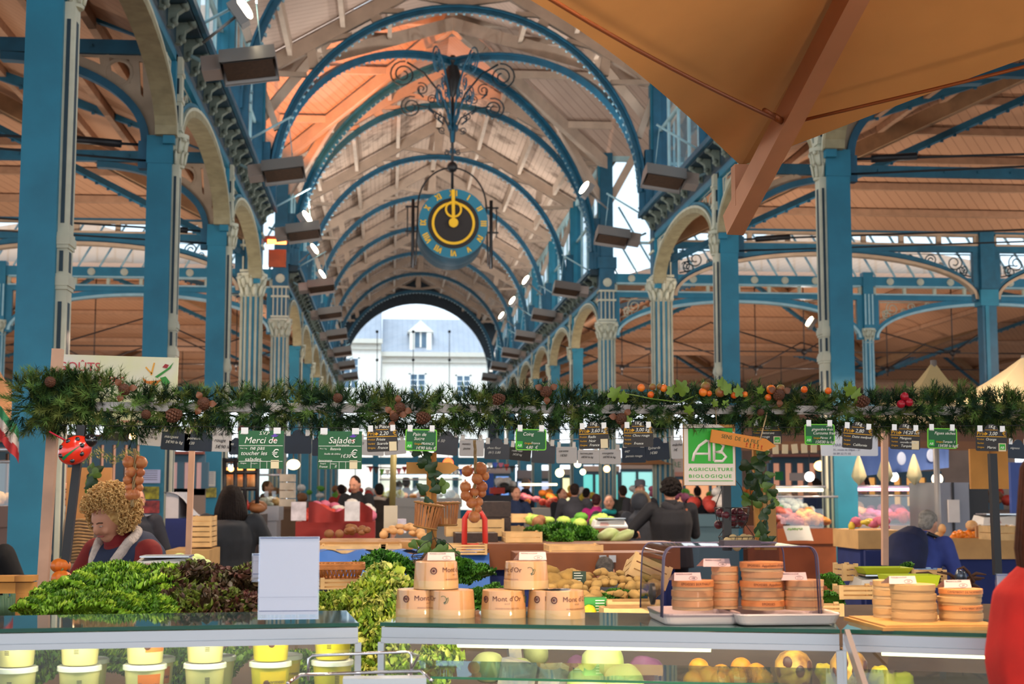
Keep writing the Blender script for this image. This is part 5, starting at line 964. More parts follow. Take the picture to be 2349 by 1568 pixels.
card(1578, 1331, YE1-.03, 64, '188', 'price card 188 on the left Epoisses stack', ZB+67*YE1/3300); card(1645, 1309, YE1, 64, '186', 'price card 186 on the small-box stack', ZB+97*YE1/3300); card(1822, 1331, YE1-.04, 62, '111', 'price card 111 on the right covered stack', ZB+67*YE1/3300)
# clear cover
kc = 3.6/3300; a = at(1703, 1420, 3.6); t = thing('clear_cover', 'clear rounded plastic cover with dark rim over the Epoisses boxes', 'cover', (a.x, 3.76, ZT+.02)); W, H = 186*kc, 160*kc
prof = [(-W, 0), (-W*.985, H*.5)]+[(-W*.97+W*.12-W*.12*math.cos(R(q)), H*.8+H*.2*math.sin(R(q))) for q in range(0, 91, 15)]; prof += [(-x_, z_) for x_, z_ in reversed(prof)]
m = MB(); n = len(prof); vs = [(x_, y_, z_) for y_ in (-.16, .16) for x_, z_ in prof]; m.add(vs, [(i, i+1, n+i+1, n+i) for i in range(n-1)], True); m.add([(x_, .16, z_) for x_, z_ in prof], [tuple(range(n))]); m.add([(x_, -.16, z_) for x_, z_ in prof], [tuple(range(n))]); m.build('shell', clear('cover_plastic', '#e4e1e8', .35, .05, .6), t, rel=False)
m = MB(); RIM = mat('cover_rim', '#4a4660', .25)
for y_ in (-.16, -.14, .16): m.tube([(x_, y_, z_) for x_, z_ in prof], .0022, 6)
m.build('rim', RIM, t, rel=False); m = MB()
for s_ in (-1, 1): m.lathe([(.028, 0), (.028, .008), (.006, .014)], (s_*W*.985, -.03, .05), 14, Matrix.Rotation(R(90*s_), 3, 'Y')); 
m.build('hinge_knob', BLACK, t, rel=False); m = MB(); m.bb((-.02, -.06, H), (W*.38, .0, H+.012)); m.build('handle', mat('cover_handle', '#35303c', .3), t, rel=False)
# camembert
YC = 3.55; CW3 = mat('cheese_wood_dull', '#d3ab72', .6, n=.12, ns=14)
a, b = at(1985, 1438, YC), at(2256, 1438, YC); m = MB(); m.bb((a.x, 3.42, ZT), (b.x, 3.72, ZT+.008)); m.bb((a.x+.01, 3.43, ZT+.008), (b.x-.01, 3.71, ZT+.012)); tag(m.build('wooden_board', mat('board_wood', '#c99a58', .6, n=.2, ns=12), loc=((a.x+b.x)/2, 3.57, ZT)), 'flat wooden tray under the camembert boxes', 'board')
zz = ZT+.012
disc_stack(2040, 1430, 1345, 36, 4, 3.66, 'pale wooden camembert box', 'at the back left of the wooden tray', zb=zz, mats=(CW3, CW2)); disc_stack(2096, 1432, 1347, 52, 4, YC, 'plain wooden camembert box', 'in the middle of the wooden tray', zb=zz, mats=(CW3, CW3))
disc_stack(2204, 1432, 1358, 50, 4, YC, 'Camembert de Normandie box', 'at the right of the wooden tray', {3: ('CAMEMBERT DE NORMANDIE', -.1), 1: ('CAMEMBERT DE NORMANDIE', .45)}, zb=zz, mats=(CW3, CW3))
card(2072, 1343, YC-.02, 66, '34', 'price card 34 on the plain camembert stack', zz+86*YC/3300); card(2198, 1349, YC, 66, '39', 'price card 39 on the Camembert de Normandie stack', zz+75*YC/3300)
# chrome rack in the gap
t = thing('wire_rack', 'chrome wire rack hooked in front of the gap between the counters', 'rack', tuple(at(830, 1560, 3.4)), 0, world=True); m = MB(); q = lambda x_, y_, Y=3.42: at(x_, y_, Y)
m.tube([q(707, 1560), q(708, 1510), q(716, 1503), q(935, 1494), q(943, 1500), q(943, 1562)], .0035, 8); m.tube([q(935, 1494), q(960, 1503, 3.5), q(938, 1545, 3.5)], .0035, 8); m.tube([q(660, 1566, 3.3), q(690, 1547, 3.4), q(965, 1538, 3.4), q(990, 1560, 3.3)], .004, 8); m.tube([q(925, 1562), q(928, 1552), q(940, 1546)], .0025, 6); m.build('chrome_wire', mat('chrome', '#d8d8dc', .12, metal=1), t)
m = MB(); m.bb((q(790, 1556).x, 3.3, q(0, 1556).z-.02), (q(975, 1556).x, 3.36, q(0, 1550).z)); m.build('rack_plate', mat('rack_plate', '#c8d4dc', .2, metal=.4), t)
# warm spotlights hung under the canopy over the right counters
SPT = []
for px, lab in ((1480, 'warm spotlight on the canopy frame, over the middle counter'), (1900, 'warm spotlight on the canopy frame, over the clear cover'), (2250, 'warm spotlight on the canopy frame, over the camembert boxes')):
    x_ = at(px, 1400, 3.6).x; y_, z_ = 3.0, 3.05; t = thing('spotlight', lab, 'lamp', (x_, y_, z_)); m = MB(); m.lathe([(.03, .1), (.06, .02), (.06, 0)], (0, 0, 0), 14); m.build('shade', BLACK, t, rel=False); m = MB(); m.tube([(0, 0, .1), (0, 0, .9)], .008, 6); m.build('stem', BLACK, t, rel=False); m = MB(); m.ball((0, 0, .015), .03, 10, 6); m.build('bulb', glow('warm_bulb', '#ffb06a', 30), t, rel=False)
    l = area('spotlight_beam', (x_, y_+.0, z_-.03), (x_+.02, 3.75, 1.3), .1, 9, (1, .7, .46)); l.data.spread = R(95)

area('canopy_fill_light', (1.5, 2.1, 1.12), (1.5, 4.1, 3.2), .4, 34, (1, .74, .48))  # added fill light below the view, no fitting; brightens canopy and cheese boxes
# ================================================================ 5. THE GREENGROCER'S STALL
STB = mat('stall_board', '#6a4a30', .7, n=.3, ns=5)
m = MB(); 
xa, xb = -1.9, 3.6
m.add([(xa, 4.25, .80), (xb, 4.25, .80), (xb, 6.4, 1.10), (xa, 6.4, 1.10), (xa, 4.25, .0), (xb, 4.25, .0), (xb, 6.4, .0), (xa, 6.4, .0)], [(0, 1, 2, 3), (4, 0, 3, 7), (1, 5, 6, 2), (4, 5, 1, 0), (3, 2, 6, 7)]); tag(m.build('vegetable_stall', STB, loc=(.8, 5.3, 0)), 'sloping wooden vegetable stall behind the glass counters', 'stall')
stz = lambda Y: .80+(Y-4.25)*.3/2.15
def lettuce_mesh(name, mats, seed, n=26, curl=.018, freq=9, nu=13, nv=12, R0=.10, up=.55, wid=.6):
    rr = random.Random(seed); mb = MB()
    for i in range(n):
        f = (i+.5)/n; a0 = i*2.39996; el = R(12+72*(1-f)**1.0) ; L = R0*(.75+.45*f)*rr.uniform(.9, 1.1); el = R(80-75*f); ph = rr.uniform(0, 6)
        ca, sa = math.cos(a0), math.sin(a0); mb.cur = rr.randrange(len(mats)) if f < .9 else 0
        def fn(u, v):
            u_ = (u-.5)*2; w_ = L*wid*(.25+.75*math.sin(math.pi*min(1, .15+v*.62)))*u_; e2 = el+.5*(v-.3)*(1 if f > .5 else -.2)-.0
            r_ = L*v*math.cos(el)*(1-.15*v)+.01; z_ = L*v*math.sin(el)*up+L*.35*v*v*(1-f)+.01-.35*L*f*v*v*.3
            edge = max(abs(u_)**1.4, max(0, v-.62)*2.3); amp = curl*edge
            d1 = math.sin(freq*(v*1.3+u_*.9)+ph)*amp; d2 = math.cos(freq*1.37*(u_*1.1-v*.7)+ph*2)*amp
            r_ += d1*.9; z_ += d2+abs(d1)*.3-.25*w_*w_/L*0
            tx, ty = -sa, ca; w2 = w_+d2*.4
            return Vector((ca*r_+tx*w2, sa*r_+ty*w2, max(z_+.25*abs(w_)*(.6-v), -.03)))
        mb.grid(fn, nu, nv)
    me_o = mb.build(name, mats, None); return me_o
LG = [mat('lettuce_green', '#86b42a', .5, n=.3, ns=18), mat('lettuce_bright', '#b0d23c', .5, n=.25, ns=18), mat('lettuce_deep', '#5c8e20', .5, n=.3, ns=18)]
LR_ = [mat('oakleaf_brown', '#5a3028', .5, c2='#4c4626', ns=14), mat('oakleaf_red', '#5a2a26', .5, c2='#3c3018', ns=12), mat('oakleaf_green', '#6c7a28', .5, n=.3, ns=14)]
LY = [mat('batavia_yellow', '#a8b836', .5, n=.2, ns=14, c2='#7f9e2a'), mat('batavia_green', '#7c9e2c', .5, n=.3, ns=14), mat('batavia_pale', '#c8cc62', .5, n=.2, ns=14)]
LD = [mat('greens_dark', '#3f7a22', .5, n=.3, ns=16), mat('greens_mid', '#5c9a2a', .5, n=.3, ns=16)]
PROT = {}
def heads(kind, name, spots, label_fn, group, cat='lettuce'):
    mats = {'g': LG, 'r': LR_, 'y': LY, 'd': LD}[kind]
    for i, (px, py, Y, sc) in enumerate(spots):
        key = (kind, i % 3)
        if key not in PROT:
            kw = {'g': dict(curl=.012, freq=23, n=46, nu=39, nv=27, wid=.6, R0=.095), 'r': dict(curl=.012, freq=13, n=34, wid=.8, nu=21, nv=15), 'y': dict(curl=.016, freq=17, n=28, nu=25, nv=19, wid=.9), 'd': dict(curl=.011, freq=22, n=24, nu=21, nv=15)}[kind]
            o = lettuce_mesh(name, mats, i+ord(kind), **kw); PROT[key] = o
        else: o = PROT[key].copy(); COL.objects.link(o)
        p = at(px, py, Y); o.location = (p.x, p.y, p.z-.04*sc); o.rotation_euler = (R(28+rnd.uniform(-18, 18)), rnd.uniform(-.35, .35), rnd.uniform(0, 6.28)); o.scale = (sc, sc, sc*1.05); tag(o, label_fn(i, px, py), cat, group)
heads('g', 'curly_lettuce', [(92, 1395, 4.6, .75), (160, 1385, 4.55, .85), (230, 1392, 4.5, .9), (300, 1392, 4.5, .9), (365, 1398, 4.5, .8), (135, 1362, 4.8, .8), (200, 1352, 4.8, .95), (268, 1350, 4.78, 1), (335, 1355, 4.75, 1), (385, 1368, 4.7, .75), (215, 1322, 5.0, .85), (262, 1318, 5.0, .95), (318, 1325, 5.0, .95), (360, 1325, 5.0, .85), (375, 1345, 4.9, .8)], lambda i, x, y: 'curly bright green lettuce in the big heap on the left of the stall', 'curly green lettuces heaped at the left')
heads('r', 'oakleaf_lettuce', [(410, 1388, 4.6, .95), (470, 1390, 4.55, .95), (530, 1388, 4.6, .95), (575, 1392, 4.6, .8), (400, 1345, 4.8, .95), (455, 1340, 4.85, .95), (510, 1345, 4.8, .92), (562, 1345, 4.8, .9), (425, 1315, 5.0, .75), (480, 1318, 5.0, .75), (570, 1318, 5.0, .75)], lambda i, x, y: 'brownish red oakleaf lettuce heaped right of the curly green ones', 'red oakleaf lettuces heaped beside the green ones')
heads('y', 'batavia_lettuce', [(868, 1335, 4.9, .9), (905, 1345, 4.8, .75), (855, 1375, 4.7, .9), (895, 1395, 4.6, .8), (785, 1385, 4.9, .75), (745, 1390, 4.9, .75), (825, 1385, 4.8, .7), (850, 1430, 4.55, .75), (880, 1470, 4.5, .8), (840, 1500, 4.5, .8), (885, 1530, 4.45, .85), (835, 1555, 4.4, .8), (940, 1530, 4.45, .9), (1000, 1520, 4.45, .8)], lambda i, x, y: 'yellow-green batavia lettuce piled up in the gap between the counters', 'batavia lettuces in the gap')
heads('g', 'curly_lettuce', [(245, 1510, 4.4, .9), (395, 1520, 4.4, .9), (95, 1515, 4.4, .9), (530, 1520, 4.4, .8), (690, 1525, 4.4, .8)], lambda i, x, y: 'curly green lettuce seen dimly through the left glass counter', 'lettuces seen through the left counter')
heads('d', 'leafy_greens', [(850, 1300, 6.2, .8), (905, 1290, 6.3, .9), (880, 1280, 6.5, .8), (1060, 1300, 6.2, .7), (1100, 1310, 6.2, .7), (1100, 1365, 5.6, .6), (1130, 1350, 5.8, .5)], lambda i, x, y: 'bunch of leafy greens behind the cheese stacks', 'leafy greens behind the cheese stacks', 'greens')
heads('d', 'leafy_greens', [(1410, 1365, 5.2, .5), (1440, 1368, 5.2, .5), (1395, 1375, 5.1, .45), (1385, 1372, 5.1, .35)], lambda i, x, y: 'dark green parsley bunch in front of the potatoes', 'parsley bunches by the potatoes', 'greens')
heads('d', 'leafy_greens', [(1905, 1330, 5.4, .5), (1900, 1370, 5.3, .5), (2080, 1300, 6.2, .4)], lambda i, x, y: 'green leaves showing right of the clear cover', 'greens right of the cover', 'greens')
# round produce: build one, copy
def round_things(name, proto, spots, label, cat, group, labs=None):
    for i, (px, py, Y, sc) in enumerate(spots):
        o = proto if i == 0 else dup(proto)
        p = at(px, py, Y); o.location = p; o.scale = (sc,)*3; o.rotation_euler = (rnd.uniform(-.5, .5), rnd.uniform(-.5, .5), rnd.uniform(0, 6)); tag(o, labs[i] if labs else label, cat, group)
def ballp(name, r, mt, wob=.12, s=(1, 1, 1), seed=0, n=14): return MB().ball((0, 0, 0), (r*s[0], r*s[1], r*s[2]), n, n-4, wob=wob, seed=seed).build(name, mt)
POTA = mat('potato_skin', '#c09a5a', .8, n=.25, ns=20)
sp = []
for row, (py, Y, x0_, x1_, st) in enumerate([(1370, 5.0, 1262, 1375, 24), (1352, 5.15, 1240, 1360, 23), (1340, 5.3, 1262, 1500, 22), (1330, 5.45, 1255, 1500, 21), (1362, 5.1, 1368, 1500, 22), (1320, 5.6, 1250, 1300, 20), (1316, 5.6, 1270, 1440, 24)]):
    x_ = x0_
    while x_ < x1_: sp.append((x_+rnd.uniform(-4, 4), py+rnd.uniform(-5, 5), Y+rnd.uniform(-.03, .03), rnd.uniform(.75, 1.25))); x_ += st*rnd.uniform(.7, .95)
round_things('potato', ballp('potato', .019, POTA, .25, (1.3, 1, .85), 3), sp, 'earthy potato in the loose heap beside the clear cover', 'potato', 'loose potatoes on the stall')
round_things('big_potato', ballp('big_potato', .042, mat('tuber_skin', '#b08a48', .85, n=.3, ns=18), .25, (1.3, .9, .9), 8), [(1258, 1318, 5.5, 1), (1270, 1338, 5.3, 1.0), (1300, 1330, 5.35, 1), (1288, 1352, 5.2, 1), (1262, 1360, 5.15, .9)], 'large brown tuber piled right of the cheese stack', 'tuber', 'large tubers')
CAB = mat('cabbage_white', '#dfe09c', .5, n=.15, ns=6, c2='#b5c46a'); ORA = mat('orange_peel', '#e8a01e', .4, n=.1, ns=30, bump=.1, c2='#e88a1e'); LEM = mat('lemon_peel', '#e6d02a', .4); QUI = mat('quince_yellow', '#dcc226', .5, n=.1, ns=8)
round_things('cabbage', ballp('cabbage', .066, CAB, .12, seed=2, n=20), [(1383, 1520, 4.5, 1), (1345, 1568, 4.4, .9), (1430, 1566, 4.4, .9)], '', 'cabbage', None, ['big white cabbage seen through the middle counter, highest of three', 'white cabbage at the lower frame edge, left of the big one', 'white cabbage at the lower frame edge, right of the big one'])
round_things('red_cabbage', ballp('red_cabbage', .06, mat('cabbage_red', '#6a3a5e', .5, n=.3, ns=9, c2='#8a5a80'), .15, seed=5, n=18), [(1482, 1548, 4.5, 1), (1325, 1528, 4.7, .6)], '', 'cabbage', None, ['purple red cabbage right of the white cabbages', 'small purple red cabbage left of the big white one'])
round_things('orange', ballp('orange', .034, ORA, .02), [(1603, 1532, 4.5, .95), (1655, 1548, 4.45, 1), (1700, 1532, 4.5, 1), (1735, 1545, 4.45, 1), (1625, 1552, 4.4, 1), (1690, 1555, 4.4, 1), (1750, 1560, 4.42, 1), (1650, 1562, 4.38, 1), (1590, 1560, 4.4, .9)], 'orange in the loose heap seen through the middle counter', 'orange', 'oranges behind the counter glass')
round_things('quince', ballp('quince', .036, QUI, .25, seed=4), [(1890, 1540, 4.5, .8), (2018, 1552, 4.4, 1), (2070, 1565, 4.35, 1), (2036, 1568, 4.35, .9), (1905, 1562, 4.4, .9)], 'knobbly yellow quince seen through the right counter', 'quince', 'yellow quinces')
round_things('lemon', ballp('lemon', .026, LEM, .05, (1, 1, 1.2)), [(1343, 1398, 4.75, 1), (1352, 1408, 4.7, 1), (1338, 1410, 4.72, .9)], 'yellow lemon just right of the cheese stack', 'lemon', 'lemons')
round_things('squash', ballp('squash', .06, mat('pale_squash', '#b5b878', .6, n=.3, ns=12), .1, (1, 1, .9), 6), [(1120, 1530, 4.5, .9), (1190, 1540, 4.5, .8), (1230, 1500, 4.7, .7)], 'dusky pale squash seen through the middle counter', 'squash', 'squashes behind the glass')
round_things('carton', MB().box((0, 0, 0), (.10, .05, .12)).build('carton', mat('carton_print', '#b5a89a', .6, c2='#8a8a98', ns=20)), [(1185, 1560, 4.45, 1), (1268, 1560, 4.45, .8), (1180, 1500, 4.7, .8)], '', 'carton', None, ['printed carton behind the lower glass shelf, left one', 'small printed carton behind the lower glass shelf, right one', 'printed carton behind the light strip of the middle counter'])
PUM = mat('pumpkin_orange', '#cf6a1c', .4, n=.15, ns=10)
def pumpkin(px, py, Y, r, label):
    p = at(px, py, Y); t = thing('pumpkin', label, 'pumpkin', tuple(p)); m = MB(); m.lathe([(0, -r*.72)]+[(r*math.cos(R(a)), r*.78*math.sin(R(a))) for a in range(-75, 90, 15)]+[(0, r*.66)], (0, 0, 0), 40, flute=.05, nf=10); m.build('flesh', PUM, t, rel=False); m = MB(); m.tube([(0, 0, r*.6), (0, 0, r*.8), (r*.12, 0, r*.95)], r*.1, 6); m.build('stalk', mat('stalk', '#6a6a38', .8), t, rel=False)
pumpkin(141, 1326, 6.3, .043, 'lower round pumpkin stacked behind the leaning black pole'); pumpkin(139, 1297, 6.35, .042, 'upper round pumpkin stacked behind the leaning black pole')
# painted gourds: pale shells with dark patches
GRD = mat('gourd_shell', '#c8963e', .45, n=.35, ns=26, c2='#7a4a1e')
for px, py, lab in ((1820, 1530, 'speckled lacquered gourd with dark oval patches, left of the strut'), (1947, 1530, 'speckled lacquered gourd with dark oval patches, behind the strut')):
    p = at(px, py, 4.3); r = 43*4.3/3300; t = thing('painted_gourd', lab, 'gourd', tuple(p)); m = MB(); m.lathe([(r*.3, -r*1.05), (r*.8, -r*.8), (r, -r*.2), (r*.97, r*.3), (r*.7, r*.72), (r*.35, r*.9), (r*.3, r*1.0), (r*.42, r*1.02), (r*.2, r*1.05)], (0, 0, 0), 30, flute=.015, nf=5); m.build('shell', GRD, t, rel=False)
    for a, z, s_ in ((-.6, .35, .27), (.1, -.1, .26), (.75, .15, .24), (-1.2, -.2, .22), (.5, -.75, .2)): MB().ball((r*math.sin(a)*.98*math.sqrt(1-z*z*.6), -r*math.cos(a)*.98*math.sqrt(1-z*z*.6), z*r), (r*s_, r*.06, r*s_*1.25), 12, 6, Matrix.Rotation(a, 3, 'Z')).build('dark_patch', mat('gourd_patch', '#4a2214', .4), t, rel=False)
# crates
CRW = boards('crate_slats', '#d8b07a', '#8a6034', .034, 0, 'YZ', grain=.25, ns=6)
def crate(loc, sz, label, rz=0, rot=None, mt=None, name='wooden_crate', slats=3, group=None, cat='crate'):
    mt = mt or CRATE; t = thing(name, label, cat, loc, rz, group); 
    if rot: t.rotation_euler = rot
    W, D, H = sz; m = MB(); sh = H/slats
    for i in range(slats):
        z0, z1 = i*sh+.002, (i+1)*sh-.004*(1 if slats > 1 else 0)
        for s_ in (-1, 1): m.bb((-W/2, s_*D/2-.003, z0), (W/2, s_*D/2+.003, z1)); m.bb((s_*W/2-.003, -D/2, z0), (s_*W/2+.003, D/2, z1))
    m.build('side_slat', mt, t, rel=False); m = MB(); m.bb((-W/2, -D/2, 0), (W/2, D/2, .006)); m.build('bottom', mt, t, rel=False)
    for sx in (-1, 1):
        for sy in (-1, 1): MB().bb((sx*(W/2-.004)-.008, sy*(D/2-.004)-.008, 0), (sx*(W/2-.004)+.008, sy*(D/2-.004)+.008, H+.002)).build('corner_post', mt, t, rel=False)
    return t
p = at(1472, 1345, 5.7); crate((p.x, p.y, p.z), (.155, .12, .10), 'wooden crate standing tilted on edge above the potatoes', rot=(R(-20), R(24), 0))
p = at(1446, 1412, 4.75); crate((p.x, p.y, p.z), (.165, .13, .055), 'low pale crate in front of the parsley, left of the cover'); p = at(1446, 1425, 4.6); crate((p.x, p.y, p.z), (.178, .1, .045), 'shallow crate just below, at the counter edge', slats=1)
p = at(1363, 1410, 4.75); t = thing('green_carton', 'green printed produce carton right of the Mont d\'Or stacks', 'carton', tuple(p)); MB().box((0, 0, .028), (.075, .06, .058)).build('box', mat('carton_green', '#2f8a3a', .6), t, rel=False); m = MB(); [m.bb((.0, -.0315, .012+.009*i), (.03, -.0302, .015+.009*i)) for i in range(5)]; m.build('print', CHALK, t, rel=False)
p = at(1329, 1338, 5.3); t = thing('price_sign', 'small dark green price sign stuck in the potatoes', 'sign', tuple(p)); MB().box((0, 0, .022), (.05, .003, .046)).build('board', mat('sign_darkgreen', '#14301e', .5), t, rel=False); m = MB(); [m.bb((-.02, -.0025, .01+.009*i), (.005+.004*(i % 3), -.0015, .0125+.009*i)) for i in range(4)]; m.build('chalk_line', CHALK, t, rel=False)

for px, py, Y, sz, lab in [(1960, 1372, 5.3, (.13, .1, .05), 'low crate under the scale on the right'), (1880, 1410, 4.9, (.14, .1, .04), 'shallow dark crate right of the clear cover'), (850, 1352, 5.6, (.1, .1, .03), 'pale board crate behind the yellow lettuce'), (780, 1352, 5.9, (.16, .12, .05), 'pale crate beneath the wicker basket'), (1940, 1330, 6.0, (.06, .1, .07), 'upright crate end behind the green scale tray'), (2130, 1345, 5.8, (.12, .12, .07), 'cardboard-coloured crate left of the dried roots'), (2110, 1330, 6.0, (.12, .08, .05), 'blue-and-white carton right of the green tray')]:
    p = at(px, py, Y); crate((p.x, p.y, p.z), sz, lab, rnd.uniform(-.2, .2), mt=mat('blue_white_carton', '#8fb0d0', .6, c2='#2f5aa0', ns=22) if 'blue' in lab else None)
m = MB(); p = at(765, 1360, 4.95); m.beam(at(728, 1358, 4.95), at(770, 1359, 4.95), .014, .02); m.beam(at(770, 1358, 4.95), at(808, 1360, 4.95), .02, .012); tag(m.build('knife', BLACK, loc=tuple(p)), 'black-handled knife lying behind the left lettuces', 'knife')
# wicker basket
p = at(778, 1325, 5.9); k = 5.9/3300; t = thing('wicker_basket', 'long woven wicker basket behind the blank notice', 'basket', tuple(p)); m = MB(); W, D, H = 56*k, .1, 32*k
for j in range(4): z = H-j*.006; m.tube([(W*x_*(1-.0*j), D*y_, z) for x_, y_ in rrect(2, 1.6, .3)], .0045, 6, closed=True)
for i in range(30): a = i/30*2*math.pi; m.tube([(W*.8*math.cos(a), D*.6*math.sin(a), 0), (W*math.cos(a+.12), D*.8*math.sin(a+.12), H)], .003, 5); m.tube([(W*.8*math.cos(a), D*.6*math.sin(a), 0), (W*math.cos(a-.12), D*.8*math.sin(a-.12), H)], .003, 5)
m.tube([(W*.8*math.cos(i*.3), D*.6*math.sin(i*.3), 0) for i in range(21)], .005, 6, closed=True); m.build('wicker', mat('wicker_brown', '#b8743a', .6, n=.3, ns=30), t, rel=False)
# signpost with arrow, half baskets, ivy
t = thing('signpost', 'honey-coloured wooden signpost with blank arrow board, twined with ivy', 'signpost', tuple(at(988, 1300, 6.6)), 0, world=True); m = MB(); m.beam(at(990, 1300, 6.6), at(990, 1038, 6.6), .045, .035, (0, 1, 0)); m.build('post', OAK, t)
k = 6.6/3300; c = at(993, 1073, 6.57); m = MB(); m.prism([(-60*k, -13*k), (40*k, -13*k), (60*k, 1*k), (40*k, 13*k), (-60*k, 13*k)], Matrix.Translation(c) @ MXZ(0), .016); m.build('arrow_board', mat('arrow_board_wood', '#cf9246', .6, n=.15, ns=8), t)
def ivy(pts, Y, label, s=11, n=14, parent=None, name='ivy_trail', mt=None, cat='ivy'):
    t = thing(name, label, cat, tuple(at(pts[0][0], pts[0][1], Y)), 0, world=True); P = [at(a, b, Y-.03) for a, b in pts]; MB().tube(P, .0025, 5).build('stem', mat('vine_stem', '#5a4a2a', .8), t)
    m = MB(); 
    for i in range(n): f = i/n*(len(P)-1); j = int(f); q = P[j]+(P[j+1]-P[j])*(f-j)+Vector((rnd.uniform(-.03, .03), rnd.uniform(-.03, .0), rnd.uniform(-.02, .02))); m.cur = 1 if rnd.random() < .3 else 0; leafmesh(m, q, s*Y/3300*rnd.uniform(.7, 1.3), rnd.uniform(-2.5, 2.5), rnd.uniform(-.6, .4), 3)
    m.build('leaves', [mt or IVY, IVY2], t)
ivy([(965, 1040), (985, 1070), (1000, 1100), (1005, 1130)], 6.5, 'dark ivy at the head of the signpost', 12, 12); ivy([(975, 1130), (980, 1180), (995, 1230), (1010, 1260)], 6.52, 'thin ivy down the signpost shaft', 12, 9); ivy([(958, 1248), (990, 1270), (1020, 1270), (1040, 1262)], 6.5, 'olive ivy leaves round the foot of the signpost', 13, 12, mt=IVY2)
ivy([(1735, 1000), (1745, 1060), (1755, 1110), (1760, 1160), (1752, 1215), (1765, 1250)], 6.6, 'ivy climbing the wooden post right of the AB sign', 13, 30); ivy([(215, 1075), (215, 1110), (230, 1150), (205, 1140)], 7.9, 'dark ivy hanging above the blonde woman', 13, 14); ivy([(1718, 1060), (1720, 1120), (1728, 1170)], 6.7, 'ivy strand just right of the AB sign', 14, 10)
m = MB(); m.beam(at(1742, 1260, 6.75), at(1735, 1000, 6.75), .04, .03, (0, 1, 0)); tag(m.build('wooden_post', OAK, loc=tuple(at(1742, 1260, 6.75))), 'honey wooden post right of the AB sign, clad in ivy', 'post')
m = MB(); p = at(1762, 1185, 7.2); m.box(p, (.075, .03, .33)); tag(m.build('wooden_panel', mat('panel_tan', '#b98a50', .7, n=.2, ns=7), loc=tuple(p)), 'upright tan board behind the ivy post', 'board')
def half_basket(px, py, Y, w_, h_, label, tilt):
    k = Y/3300; t = thing('slatted_basket', label, 'basket', tuple(at(px, py, Y))); t.rotation_euler = (0, R(tilt), 0); W, H = w_*k/2, h_*k; m = MB()
    for i in range(13): a = math.pi*(1+i/12); m.beam((W*.75*math.cos(a), W*.75*math.sin(a), 0), (W*math.cos(a), W*math.sin(a), H), .014 if i % 2 else .008, .003, (math.cos(a), math.sin(a), 0))
    m.build('slats', mat('basket_wood', '#b87440', .6, n=.3, ns=20), t, rel=False); m = MB()
    for f, z in ((1, H), (.77, .005)): m.tube([(W*f*1.03*math.cos(math.pi*(1+i/16)), W*f*1.03*math.sin(math.pi*(1+i/16)), z) for i in range(17)], .005, 6); m.tube([(-W*f, 0, z), (W*f, 0, z)], .005, 6)
    m.build('hoop', mat('basket_hoop', '#9a6a34', .6), t, rel=False); m = MB(); m.add([(W*.74*math.cos(math.pi*(1+i/12)), W*.74*math.sin(math.pi*(1+i/12)), .002) for i in range(13)], [tuple(range(13))]); m.build('bottom', mat('basket_dark', '#5a3a20', .8), t, rel=False)
    m = MB()
    for i in range(7): m.ball((W*(-.8+.27*i), -W*.3, H*.98), (.014, .014, .01), 8, 6, wob=.4, seed=i)
    m.build('shallots', mat('shallot_pink', '#d8a078', .5), t, rel=False)
half_basket(975, 1212, 6.5, 66, 56, 'slatted half basket of shallots hung left of the signpost', 10); half_basket(1022, 1206, 6.65, 64, 52, 'slatted half basket hung right of the signpost', -1)
def wire_basket(px, py, Y, w_, h_, label, fill=None):
    k = Y/3300; t = thing('wire_basket', label, 'basket', tuple(at(px, py, Y))); W, H = w_*k/2, h_*k; m = MB()
    for z, f in ((0, .6), (H*.33, .85), (H*.66, .97), (H, 1.0)): m.tube([(W*f*math.cos(i*math.pi/10), W*f*math.sin(i*math.pi/10), z) for i in range(20)], .0018, 5, closed=True)
    for i in range(16): a = i*math.pi/8; m.tube([(W*.6*math.cos(a), W*.6*math.sin(a), 0), (W*.85*math.cos(a), W*.85*math.sin(a), H*.33), (W*math.cos(a+.1), W*math.sin(a+.1), H)], .0015, 4)
    m.tube([(-W, 0, H), (-W*.5, 0, H*2.1), (0, 0, H*2.6), (W*.5, 0, H*2.1), (W, 0, H)], .0018, 5); m.build('wire', BLACK, t, rel=False)
    if fill: 
        for i in range(14): o = MB().ball((rnd.uniform(-.75, .75)*W, rnd.uniform(-.7, .7)*W, H*rnd.uniform(.15, .85)), W*.26, 10, 8).build('onion', fill, t, rel=False)
wire_basket(1680, 1210, 6.75, 82, 46, 'hanging wire basket of red onions behind the black pole', mat('red_onion', '#5e2430', .35, n=.3, ns=20)); wire_basket(1690, 1256, 6.7, 84, 26, 'lower wire basket of pale nuts by the black pole', mat('nut_pale', '#c8b080', .6)); wire_basket(1000, 1302, 6.35, 112, 26, 'black wire basket at the foot of the signpost', mat('twig_brown', '#4a3626', .8))
